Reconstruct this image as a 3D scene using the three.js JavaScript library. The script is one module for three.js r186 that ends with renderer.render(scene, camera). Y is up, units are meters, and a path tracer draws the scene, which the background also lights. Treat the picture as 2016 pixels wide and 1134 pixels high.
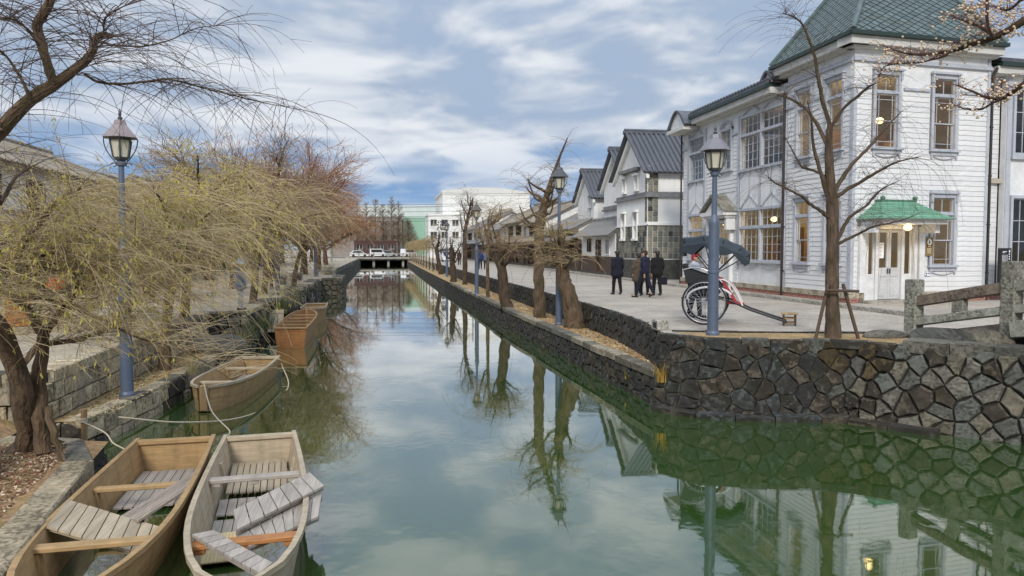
import * as THREE from 'three';
import { mergeGeometries, toCreasedNormals } from 'three/addons/utils/BufferGeometryUtils.js';
import { MarchingCubes } from 'three/addons/objects/MarchingCubes.js';

// ---------------------------------------------------------------- camera, sky, sun, exposure
const scene = new THREE.Scene();
const camera = new THREE.PerspectiveCamera(2 * Math.atan(567 / 1500) * 180 / Math.PI, 2016 / 1134, 0.1, 3000);
camera.position.set(0, 1.8, 0);
camera.rotation.order = 'YXZ';
camera.rotation.y = -9.76 * Math.PI / 180;
camera.rotation.x = -2.94 * Math.PI / 180;
const renderer = new THREE.WebGLRenderer({ antialias: true });
renderer.toneMapping = THREE.LinearToneMapping;
renderer.toneMappingExposure = 1.72;
renderer.shadowMap.enabled = true;

function hash2(x, y, s) { let h = Math.imul(x | 0, 374761393) + Math.imul(y | 0, 668265263) + Math.imul(s | 0, 974711); h = Math.imul(h ^ (h >>> 13), 1274126177); h ^= h >>> 16; return (h >>> 0) / 4294967296; }
function vnoise(x, y, per, s) {
  const xi = Math.floor(x), yi = Math.floor(y), fx = x - xi, fy = y - yi, u = fx * fx * (3 - 2 * fx), v = fy * fy * (3 - 2 * fy);
  const m = per ? (k) => ((k % per) + per) % per : (k) => k;
  const a = hash2(m(xi), m(yi), s), b = hash2(m(xi + 1), m(yi), s), c = hash2(m(xi), m(yi + 1), s), d = hash2(m(xi + 1), m(yi + 1), s);
  return a + (b - a) * u + (c - a) * v + (a - b - c + d) * u * v;
}
function fbm(x, y, oct, per, s) { let a = 0, w = 0.5, t = 0; for (let k = 0; k < oct; k++) { a += w * vnoise(x, y, per, s + k * 17); t += w; w *= 0.5; x *= 2; y *= 2; if (per) per *= 2; } return a / t; }
const mix = (a, b, t) => a + (b - a) * t, clamp = (x, a = 0, b = 1) => Math.min(b, Math.max(a, x)), sst = (a, b, x) => { const t = clamp((x - a) / (b - a)); return t * t * (3 - 2 * t); };
const mix3 = (a, b, t) => [mix(a[0], b[0], t), mix(a[1], b[1], t), mix(a[2], b[2], t)];
{
  // broken winter overcast: clouds on a flat layer seen in perspective, clear blue strip low down, brighter overhead
  const w = 4096, h = 2048, data = new Float32Array(w * h * 4);
  for (let j = 0; j < h; j++) for (let i = 0; i < w; i++) {
    const el = ((j + 0.5) / h - 0.5) * Math.PI, az = ((i + 0.5) / w - 0.5) * 2 * Math.PI, k = (j * w + i) * 4;
    const e = el * 180 / Math.PI;
    let c;
    if (e < -4) c = [0.2, 0.21, 0.21];
    else {
      const y = Math.max(Math.sin(el), 0), r = Math.cos(el) / (y + 0.10), px = Math.cos(az) * r, pz = Math.sin(az) * r;
      const wx = fbm(px * 0.9 + 9, pz * 0.9, 3, 0, 5) * 1.3, wz = fbm(px * 0.9, pz * 0.9 + 31, 3, 0, 8) * 1.3;
      const n1 = fbm(px * 0.8 + wx + 3.1, pz * 0.8 + wz, 5, 0, 41), n2 = fbm(px * 2.9 + wx * 1.8 + 20, pz * 2.9 + wz * 1.8 + 11, 6, 0, 77), n3 = fbm(px * 0.42 + 50, pz * 0.42 + 8, 3, 0, 99);
      const q = az * 57.3, band = fbm(q * 0.04 + 7, e * 0.3, 4, 0, 121), fine = fbm(q * 0.2 + 3 + wx * 2, e * 0.8 + wz, 5, 0, 131);
      let clear = mix3([0.50, 0.655, 0.81], [0.20, 0.36, 0.62], sst(0.6, 4.4, e + (band - 0.5) * 3));
      clear = mix3(clear, [0.31, 0.46, 0.70], sst(6, 12, e));
      const thick = sst(3.8, 8.8, e + (band - 0.5) * 6 + (n1 - 0.5) * 6), den = n1 * 0.4 + n2 * 0.35 + fine * 0.25;
      const d = clamp(thick * mix(0.75, 1, sst(0.36, 0.54, den)) + (1 - thick) * 0.6 * sst(0.46, 0.62, fine * 0.6 + n2 * 0.4));
      const lit = 0.8 * sst(0.40, 0.68, n2 * 0.5 + fine * 0.3 + n1 * 0.2 + (n3 - 0.5) * 0.2);
      const cl = mix3([0.385, 0.475, 0.615], [0.88, 0.90, 0.93], lit);
      c = mix3(clear, cl, d);
      const lift = 1 + 1.5 * sst(15, 72, e);           // an overcast sky is brightest overhead
      c = c.map((v) => v * lift * 0.60);
    }
    data[k] = c[0]; data[k + 1] = c[1]; data[k + 2] = c[2]; data[k + 3] = 1;
  }
  const t = new THREE.DataTexture(data, w, h, THREE.RGBAFormat, THREE.FloatType);
  t.mapping = THREE.EquirectangularReflectionMapping; t.magFilter = THREE.LinearFilter; t.minFilter = THREE.LinearFilter; t.wrapS = THREE.RepeatWrapping; t.needsUpdate = true;
  scene.background = t; scene.environment = t;
}
const sun = new THREE.DirectionalLight(new THREE.Color(1, 0.95, 0.87), 1.5);
sun.position.set(-14, 46, 44); sun.target.position.set(4, 0, -25); sun.castShadow = true; sun.shadow.radius = 24;
sun.shadow.mapSize.set(2048, 2048);
Object.assign(sun.shadow.camera, { left: -60, right: 60, top: 60, bottom: -60, near: 1, far: 260 });
scene.add(sun, sun.target);
// ---------------------------------------------------------------- helpers
let seedState = 12345;
const srand = (s) => { seedState = s >>> 0; };
const rnd = () => { seedState = (seedState + 0x6d2b79f5) | 0; let t = Math.imul(seedState ^ (seedState >>> 15), 1 | seedState); t = (t + Math.imul(t ^ (t >>> 7), 61 | t)) ^ t; return ((t ^ (t >>> 14)) >>> 0) / 4294967296; };
const rr = (a, b) => a + (b - a) * rnd(), pick = (a) => a[Math.floor(rnd() * a.length) % a.length];
const V = (x, y, z) => new THREE.Vector3(x, y, z);
const bits = (parent, name, m) => ({ F: null, at(F) { this.F = F; return this; }, span(...a) { wpart(parent, name, new MB().at(this.F).span(...a), m); return this; } }); // every board a part of its own
const toS = (c) => c <= 0.0031308 ? c * 12.92 : 1.055 * Math.pow(c, 1 / 2.4) - 0.055;

class MB {
  constructor() { this.p = []; this.n = []; this.u = []; this.i = []; this.m = null; }
  at(m) { this.m = m; return this; }
  vert(x, y, z, nx, ny, nz, u, v) {
    if (this.m) {
      const e = this.m.elements;
      const X = e[0] * x + e[4] * y + e[8] * z + e[12], Y = e[1] * x + e[5] * y + e[9] * z + e[13], Z = e[2] * x + e[6] * y + e[10] * z + e[14];
      const A = e[0] * nx + e[4] * ny + e[8] * nz, B = e[1] * nx + e[5] * ny + e[9] * nz, C = e[2] * nx + e[6] * ny + e[10] * nz;
      x = X; y = Y; z = Z; nx = A; ny = B; nz = C;
    }
    this.p.push(x, y, z); this.n.push(nx, ny, nz); this.u.push(u, v); return this.p.length / 3 - 1;
  }
  face(pts, uo = 0, vo = 0) {                     // flat convex polygon
    const a = pts[0], b = pts[1], c = pts[2];
    let nx = (b[1] - a[1]) * (c[2] - a[2]) - (b[2] - a[2]) * (c[1] - a[1]), ny = (b[2] - a[2]) * (c[0] - a[0]) - (b[0] - a[0]) * (c[2] - a[2]), nz = (b[0] - a[0]) * (c[1] - a[1]) - (b[1] - a[1]) * (c[0] - a[0]);
    const l = Math.hypot(nx, ny, nz) || 1; nx /= l; ny /= l; nz /= l;
    const ax = Math.abs(nx), ay = Math.abs(ny), az = Math.abs(nz);
    const k = pts.map((q) => ay >= ax && ay >= az ? this.vert(q[0], q[1], q[2], nx, ny, nz, q[0] + uo, q[2] + vo) : ax > az ? this.vert(q[0], q[1], q[2], nx, ny, nz, q[2] + uo, q[1] + vo) : this.vert(q[0], q[1], q[2], nx, ny, nz, q[0] + uo, q[1] + vo));
    for (let j = 1; j + 1 < k.length; j++) this.i.push(k[0], k[j], k[j + 1]);
    return this;
  }
  hexa(c, uo, vo) {                               // 8 corners: bottom 0-3 ccw from above, top 4-7
    const f = (a, b, d, e) => this.face([c[a], c[b], c[d], c[e]], uo, vo);
    f(3, 2, 1, 0); f(4, 5, 6, 7); f(0, 1, 5, 4); f(1, 2, 6, 5); f(2, 3, 7, 6); f(3, 0, 4, 7); return this;
  }
  box(cx, cy, cz, sx, sy, sz, uo = 0, vo = 0) {
    const x = sx / 2, y = sy / 2, z = sz / 2;
    return this.hexa([[cx - x, cy - y, cz + z], [cx + x, cy - y, cz + z], [cx + x, cy - y, cz - z], [cx - x, cy - y, cz - z], [cx - x, cy + y, cz + z], [cx + x, cy + y, cz + z], [cx + x, cy + y, cz - z], [cx - x, cy + y, cz - z]], uo, vo);
  }
  span(x0, y0, z0, x1, y1, z1, uo, vo) { return this.box((x0 + x1) / 2, (y0 + y1) / 2, (z0 + z1) / 2, Math.abs(x1 - x0), Math.abs(y1 - y0), Math.abs(z1 - z0), uo, vo); }
  cbox(cx, cy, cz, sx, sy, sz, c = 0.01) {        // chamfered box
    const x = sx / 2, y = sy / 2, z = sz / 2, P = (a, b, d, k) => { const i = x - (k === 0 ? 0 : c), j = y - (k === 1 ? 0 : c), l = z - (k === 2 ? 0 : c); return [cx + a * i, cy + b * j, cz + d * l]; };
    for (const s of [-1, 1]) {
      const o = (q) => s > 0 ? q : q.reverse();
      this.face(o([P(s, -1, 1, 0), P(s, -1, -1, 0), P(s, 1, -1, 0), P(s, 1, 1, 0)]));
      this.face(o([P(-1, s, 1, 1), P(1, s, 1, 1), P(1, s, -1, 1), P(-1, s, -1, 1)]));
      this.face(o([P(-1, -1, s, 2), P(1, -1, s, 2), P(1, 1, s, 2), P(-1, 1, s, 2)]));
    }
    for (const a of [-1, 1]) for (const b of [-1, 1]) {
      const o = (q) => a * b > 0 ? q : q.reverse();
      this.face(o([P(a, b, 1, 0), P(a, b, -1, 0), P(a, b, -1, 1), P(a, b, 1, 1)]));
      this.face(o([P(1, a, b, 1), P(-1, a, b, 1), P(-1, a, b, 2), P(1, a, b, 2)]));
      this.face(o([P(b, 1, a, 2), P(b, -1, a, 2), P(b, -1, a, 0), P(b, 1, a, 0)]));
      for (const d of [-1, 1]) this.face(a * b * d > 0 ? [P(a, b, d, 0), P(a, b, d, 1), P(a, b, d, 2)] : [P(a, b, d, 2), P(a, b, d, 1), P(a, b, d, 0)]);
    }
    return this;
  }
  tube(pts, rad, sides = 6, caps = true) {
    const n = pts.length, R = Array.isArray(rad) ? (k) => rad[k] : () => rad;
    let ux = 0, uy = 0, uz = 0, len = 0, base = [];
    for (let k = 0; k < n; k++) {
      const a = pts[Math.max(0, k - 1)], b = pts[Math.min(n - 1, k + 1)], q = pts[k];
      let tx = b[0] - a[0], ty = b[1] - a[1], tz = b[2] - a[2]; const l = Math.hypot(tx, ty, tz) || 1; tx /= l; ty /= l; tz /= l;
      if (k === 0) { if (Math.abs(ty) < 0.9) { ux = 0; uy = 1; } else { ux = 1; uy = 0; } uz = 0; }
      let d = ux * tx + uy * ty + uz * tz; ux -= d * tx; uy -= d * ty; uz -= d * tz; d = Math.hypot(ux, uy, uz) || 1; ux /= d; uy /= d; uz /= d;
      const wx = ty * uz - tz * uy, wy = tz * ux - tx * uz, wz = tx * uy - ty * ux, r = R(k);
      if (k) len += Math.hypot(q[0] - pts[k - 1][0], q[1] - pts[k - 1][1], q[2] - pts[k - 1][2]);
      const row = [];
      for (let s = 0; s <= sides; s++) {
        const g = s / sides * Math.PI * 2, c = Math.cos(g), e = Math.sin(g), nx = ux * c + wx * e, ny = uy * c + wy * e, nz = uz * c + wz * e;
        row.push(this.vert(q[0] + nx * r, q[1] + ny * r, q[2] + nz * r, nx, ny, nz, s / sides * Math.max(0.02, R(0) * 6.28), len));
      }
      if (k) for (let s = 0; s < sides; s++) this.i.push(base[s], base[s + 1], row[s + 1], base[s], row[s + 1], row[s]);
      base = row;
      if (caps && (k === 0 || k === n - 1) && r > 0.004) {
        const f = k === 0 ? -1 : 1, c0 = this.vert(q[0], q[1], q[2], tx * f, ty * f, tz * f, 0, 0), ring = [];
        for (let s = 0; s < sides; s++) { const g = s / sides * Math.PI * 2, c = Math.cos(g), e = Math.sin(g); ring.push(this.vert(q[0] + (ux * c + wx * e) * r, q[1] + (uy * c + wy * e) * r, q[2] + (uz * c + wz * e) * r, tx * f, ty * f, tz * f, c * r, e * r)); }
        for (let s = 0; s < sides; s++) f > 0 ? this.i.push(c0, ring[s], ring[(s + 1) % sides]) : this.i.push(c0, ring[(s + 1) % sides], ring[s]);
      }
    }
    return this;
  }
  lathe(prof, cx, cy, cz, seg = 16) {             // profile of [r, y]
    for (let k = 0; k + 1 < prof.length; k++) for (let s = 0; s < seg; s++) {
      const g = s / seg * 6.28318, h = (s + 1) / seg * 6.28318, P = (q, a) => [cx + Math.cos(a) * q[0], cy + q[1], cz - Math.sin(a) * q[0]];
      const a = prof[k], b = prof[k + 1], dr = a[0] - b[0], dy = b[1] - a[1], l = Math.hypot(dr, dy) || 1;
      const id = [[a, g], [a, h], [b, h], [b, g]].map(([q, t]) => { const p = P(q, t); return this.vert(p[0], p[1], p[2], Math.cos(t) * dy / l, dr / l, -Math.sin(t) * dy / l, t * q[0], q[1]); });
      if (a[0] > 1e-6) this.i.push(id[0], id[1], id[2]); if (b[0] > 1e-6) this.i.push(id[0], id[2], id[3]);
    }
    return this;
  }
  ball(cx, cy, cz, r, ry = r, seg = 10, rows = 6) { const pr = []; for (let k = 0; k <= rows; k++) { const a = -Math.PI / 2 + k / rows * Math.PI; pr.push([Math.max(0, Math.cos(a)) * r, Math.sin(a) * ry]); } return this.lathe(pr, cx, cy, cz, seg); }
  prism(poly, z0, z1) {                           // polygon in x,y (ccw from +z) between z0 and z1; convex
    this.face(poly.map((q) => [q[0], q[1], z1])); this.face(poly.map((q) => [q[0], q[1], z0]).reverse());
    for (let k = 0; k < poly.length; k++) { const a = poly[k], b = poly[(k + 1) % poly.length]; this.face([[a[0], a[1], z0], [b[0], b[1], z0], [b[0], b[1], z1], [a[0], a[1], z1]]); }
    return this;
  }
  append(o) { const k = this.p.length / 3; for (const a of ['p', 'n', 'u']) for (let j = 0; j < o[a].length; j++) this[a].push(o[a][j]); for (const j of o.i) this.i.push(j + k); return this; }
  geo() {
    const g = new THREE.BufferGeometry();
    g.setAttribute('position', new THREE.BufferAttribute(new Float32Array(this.p), 3)); g.setAttribute('normal', new THREE.BufferAttribute(new Float32Array(this.n), 3)); g.setAttribute('uv', new THREE.BufferAttribute(new Float32Array(this.u), 2));
    g.setIndex(new THREE.BufferAttribute(this.p.length / 3 > 65000 ? new Uint32Array(this.i) : new Uint16Array(this.i), 1)); return g;
  }
}
const taken = new Map();
function numbered(name) { const k = taken.get(name) || 0; taken.set(name, k + 1); return k ? name + '_' + String(k).padStart(3, '0') : name; }
function thing(name, label, category, base = [0, 0, 0], turn = 0, group) {
  const o = new THREE.Group(); o.name = numbered(name); o.position.set(...base); o.rotation.y = turn; o.userData = { label, category };
  if (group) o.userData.group = group; o.base = base; scene.add(o); return o;
}
const shaded = (m) => { m.castShadow = m.receiveShadow = true; return m; };
function part(parent, name, mb, mat, label) {     // geometry in the thing's own axes
  const m = shaded(new THREE.Mesh(mb instanceof MB ? mb.geo() : mb, mat)); m.name = name; if (label) m.userData.label = label; parent.add(m); return m;
}
function wpart(parent, name, mb, mat, label) {    // geometry given in world axes
  let r = parent; while (r && !r.base) r = r.parent;
  const g = mb instanceof MB ? mb.geo() : mb; g.translate(-r.base[0], -r.base[1], -r.base[2]); return part(parent, name, g, mat, label);
}
function piece(parent, name, geo, mat, x, y, z, sx = 1, sy = 1, sz = 1, q) { // shared geometry
  const m = shaded(new THREE.Mesh(geo, mat)); m.name = name; let r = parent; while (r && !r.base) r = r.parent;
  m.position.set(x - r.base[0], y - r.base[1], z - r.base[2]); m.scale.set(sx, sy, sz); if (q) m.quaternion.copy(q); parent.add(m); return m;
}
function solo(name, mb, mat, label, category, group, base) {
  const g = mb instanceof MB ? mb.geo() : mb, m = shaded(new THREE.Mesh(g, mat)); m.name = numbered(name); m.userData = { label, category }; if (group) m.userData.group = group;
  if (base) { g.translate(-base[0], -base[1], -base[2]); m.position.set(...base); }
  scene.add(m); return m;
}
function struct(name, mb, mat) { const m = shaded(new THREE.Mesh(mb instanceof MB ? mb.geo() : mb, mat)); m.name = numbered(name); m.userData = { kind: 'structure', label: name.replace(/_/g, ' ') }; scene.add(m); return m; }
function copyOf(o, base, turn, label) { const r = o.clone(); r.name = numbered(o.name.replace(/_\d{3}$/, '')); r.position.set(...base); r.rotation.y = turn; r.base = base; r.userData = { ...o.userData }; if (label) r.userData.label = label; scene.add(r); return r; }
const frameM = (o, s) => { const l = Math.hypot(s[0], s[1]), X = V(s[0] / l, 0, s[1] / l), Y = V(0, 1, 0), Z = X.clone().cross(Y); return new THREE.Matrix4().makeBasis(X, Y, Z).setPosition(o[0], o[1], o[2]); };
const mv = (M, x, y, z) => { const v = V(x, y, z).applyMatrix4(M); return [v.x, v.y, v.z]; };
const trs = (x, y, z, ry = 0, rx = 0, rz = 0) => new THREE.Matrix4().compose(V(x, y, z), new THREE.Quaternion().setFromEuler(new THREE.Euler(rx, ry, rz, 'YXZ')), V(1, 1, 1));

// ---------------------------------------------------------------- procedural textures and materials
function tex(size, fn, srgb = true) {
  const d = new Uint8Array(size * size * 4);
  for (let j = 0; j < size; j++) for (let i = 0; i < size; i++) { const c = fn(i / size, j / size), k = (j * size + i) * 4; for (let q = 0; q < 3; q++) d[k + q] = Math.round(255 * clamp(srgb ? toS(c[q]) : c[q])); d[k + 3] = 255; }
  const t = new THREE.DataTexture(d, size, size, THREE.RGBAFormat); t.wrapS = t.wrapT = THREE.RepeatWrapping; t.magFilter = THREE.LinearFilter; t.minFilter = THREE.LinearMipmapLinearFilter; t.generateMipmaps = true; if (srgb) t.colorSpace = THREE.SRGBColorSpace; t.needsUpdate = true; return t;
}
const rep = (t, sx, sy = sx) => { t.repeat.set(1 / sx, 1 / sy); return t; };
const mat = (o) => new THREE.MeshStandardMaterial({ roughness: 0.85, metalness: 0, ...o });
const rgb = (r, g, b) => new THREE.Color().setRGB(r, g, b);
const tint = (m, f, dr = 0) => { const k = m.clone(); k.color.setRGB(m.color.r * f * (1 + dr), m.color.g * f, m.color.b * f * (1 - dr)); return k; };

const grain = rep(tex(512, (u, v) => { const a = fbm(u * 8, v * 8, 5, 8, 3), b = fbm(u * 64, v * 64, 2, 64, 9); const c = mix(0.72, 1.0, a) * mix(0.85, 1.05, b); return [c, c, c]; }), 1.7);
const grainB = rep(tex(512, (u, v) => { const a = fbm(u * 10, v * 10, 6, 10, 23); return [a, a, a]; }, false), 0.9);
const fb = (u, v, f, o, s) => fbm(u * f, v * f, o, f, s);
const stoneT = rep(tex(1024, (u, v) => {
  const a = fb(u, v, 6, 6, 31), b = fb(u, v, 60, 3, 37), c3 = fb(u, v, 20, 4, 39), k = mix(0.55, 1.1, a) * mix(0.72, 1.25, b) * mix(0.75, 1.2, c3);
  let c = [k, k * 0.97, k * 0.9]; c = mix3(c, [1.25, 1.25, 1.15], sst(0.40, 0.76, fb(u, v, 38, 5, 59)) * 0.75 * sst(0.35, 0.65, fb(u, v, 5, 3, 61)));
  return mix3(c, [0.2, 0.195, 0.165], sst(0.36, 0.74, fb(u, v, 46, 5, 71)) * 0.85 * sst(0.28, 0.55, fb(u, v, 5, 4, 73))).map((q) => q * 0.8);
}), 1.7);
const mossT = rep(tex(1024, (u, v) => {
  const a = fb(u, v, 6, 6, 131), b = fb(u, v, 64, 3, 137), c3 = fb(u, v, 22, 4, 139), k = mix(0.4, 1.1, a) * mix(0.6, 1.3, b) * mix(0.65, 1.25, c3);
  let c = [k * 0.92, k * 0.88, k * 0.8];
  c = mix3(c, [0.42 * k, 0.40 * k, 0.12 * k], sst(0.45, 0.75, fb(u, v, 7, 6, 151)) * 0.8);
  c = mix3(c, [3.6, 3.5, 3.1], sst(0.5, 0.7, fb(u, v, 26, 5, 159)) * 0.8 * sst(0.35, 0.65, fb(u, v, 5, 3, 163)));
  return mix3(c, [0.2, 0.18, 0.16], sst(0.45, 0.75, fb(u, v, 9, 6, 171)) * 0.7).map((q) => q * 0.8);
}), 1.9);
const patinaT = rep(tex(512, (u, v) => { const r = Math.floor(v * 12), x = u * 12 + (r % 2) * 0.5, n = hash2(Math.floor(x) % 12, r, 5), fx = x % 1, fy = v * 12 % 1, e = Math.min(fx, 1 - fx) + fy * 0.6, g = fb(u, v, 7, 5, 611); return mix3([0.035, 0.10, 0.065], mix3([0.10, 0.24, 0.16], [0.19, 0.40, 0.27], mix(n, g, 0.5)), sst(0.05, 0.2, e)); }), 1.2);
const woodT = rep(tex(512, (u, v) => { const g = fbm(u * 40, v * 3, 4, 0, 201), s = fbm(u * 6, v * 6, 4, 6, 207), k = mix(0.62, 1.05, g) * mix(0.72, 1.1, s); return [k, k * 0.97, k * 0.92]; }), 0.6, 1.8);
const woodB = rep(tex(256, (u, v) => { const g = fbm(u * 36, v * 2, 4, 0, 201); return [g, g, g]; }, false), 0.6, 1.8);
const barkT = rep(tex(512, (u, v) => { const f = fbm(u * 18 + fbm(u * 6, v * 6, 3, 6, 219) * 3, v * 6, 5, 0, 221), s = fbm(u * 5, v * 5, 4, 5, 227), k = mix(0.3, 1.15, f); return mix3([k, k * 0.9, k * 0.76], [0.45 * k, 0.5 * k, 0.18 * k], sst(0.52, 0.7, s) * 0.55); }), 0.7, 1.2);
const barkB = rep(tex(512, (u, v) => { const f = fbm(u * 18 + fbm(u * 6, v * 6, 3, 6, 219) * 3, v * 6, 5, 0, 221); return [f, f, f]; }, false), 0.7, 1.2);
const dirtT = rep(tex(512, (u, v) => { const a = fbm(u * 5, v * 5, 5, 5, 301), b = fbm(u * 70, v * 70, 2, 70, 305), g = fbm(u * 9, v * 9, 4, 9, 311), k = mix(0.5, 1.1, a) * mix(0.6, 1.3, b); return mix3([k, k * 0.8, k * 0.52], [k * 0.65, k * 0.62, k * 0.25], sst(0.55, 0.66, g) * 0.7).map((q) => q * 0.85); }), 2.6);
const streetT = rep(tex(512, (u, v) => { const a = fbm(u * 6, v * 6, 6, 6, 401), b = fbm(u * 90, v * 90, 2, 90, 405), s = fbm(u * 3, v * 3, 4, 3, 411), k = mix(0.66, 1.12, a) * mix(0.7, 1.22, b) * mix(0.78, 1.12, s); return [k, k * 0.97, k * 0.93].map((q) => q * 0.9); }), 4.5);
const plasterT = rep(tex(512, (u, v) => { const a = fbm(u * 5, v * 5, 5, 5, 501), st = fbm(u * 22, v * 2, 4, 0, 505), k = mix(0.86, 1.0, a); return mix3([k, k * 0.995, k * 0.98], [0.55, 0.54, 0.5], sst(0.58, 0.8, st * 0.7 + a * 0.3) * 0.45); }), 3.4, 3.4);
const copperT = rep(tex(512, (u, v) => { const a = fbm(u * 6, v * 6, 5, 6, 601), st = fbm(u * 26, v * 3, 4, 0, 607); return mix3(mix3([0.045, 0.072, 0.074], [0.115, 0.16, 0.158], a), [0.04, 0.06, 0.055], sst(0.5, 0.75, st) * 0.7); }), 1.2);
const tileT = rep(tex(256, (u, v) => { const a = fbm(u * 6, v * 6, 5, 6, 701), k = mix(0.55, 1.25, a); return [k, k, k * 1.02].map((q) => q * 0.8); }), 1.1);
const brickT = rep(tex(512, (u, v) => { const r = Math.floor(v * 8), x = (u * 4 + (r % 2) * 0.5) % 1, y = (v * 8) % 1, e = Math.min(x * 4, (1 - x) * 4, y * 2, (1 - y) * 2), n = hash2(Math.floor((u * 4 + (r % 2) * 0.5)) % 4, r, 9), g = fbm(u * 40, v * 40, 3, 40, 801); return mix3([0.42, 0.38, 0.33], [mix(0.26, 0.42, n) * mix(0.7, 1.2, g), mix(0.07, 0.12, n), mix(0.045, 0.08, n)], sst(0.1, 0.2, e)); }), 0.96, 0.56);
const matT = rep(tex(128, (u, v) => { const a = Math.abs(Math.sin(u * 40.2)) * 0.5 + Math.abs(Math.sin(v * 100.5)) * 0.5, k = mix(0.6, 1.1, a) * mix(0.8, 1.1, fbm(u * 8, v * 8, 4, 8, 811)); return [0.55 * k, 0.44 * k, 0.24 * k]; }), 0.5);
const waterB = rep(tex(1024, (u, v) => { const a = fbm(u * 9, v * 16, 3, 0, 901) * 0 + fbm(u * 12, v * 12, 4, 12, 903), b = fbm(u * 5, v * 5, 2, 5, 907), k = mix(0.25, 1, sst(0.35, 0.65, b)); return [0.5 + (a - 0.5) * k, 0.5 + (a - 0.5) * k, 0.5 + (a - 0.5) * k]; }, false), 7.5);

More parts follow.
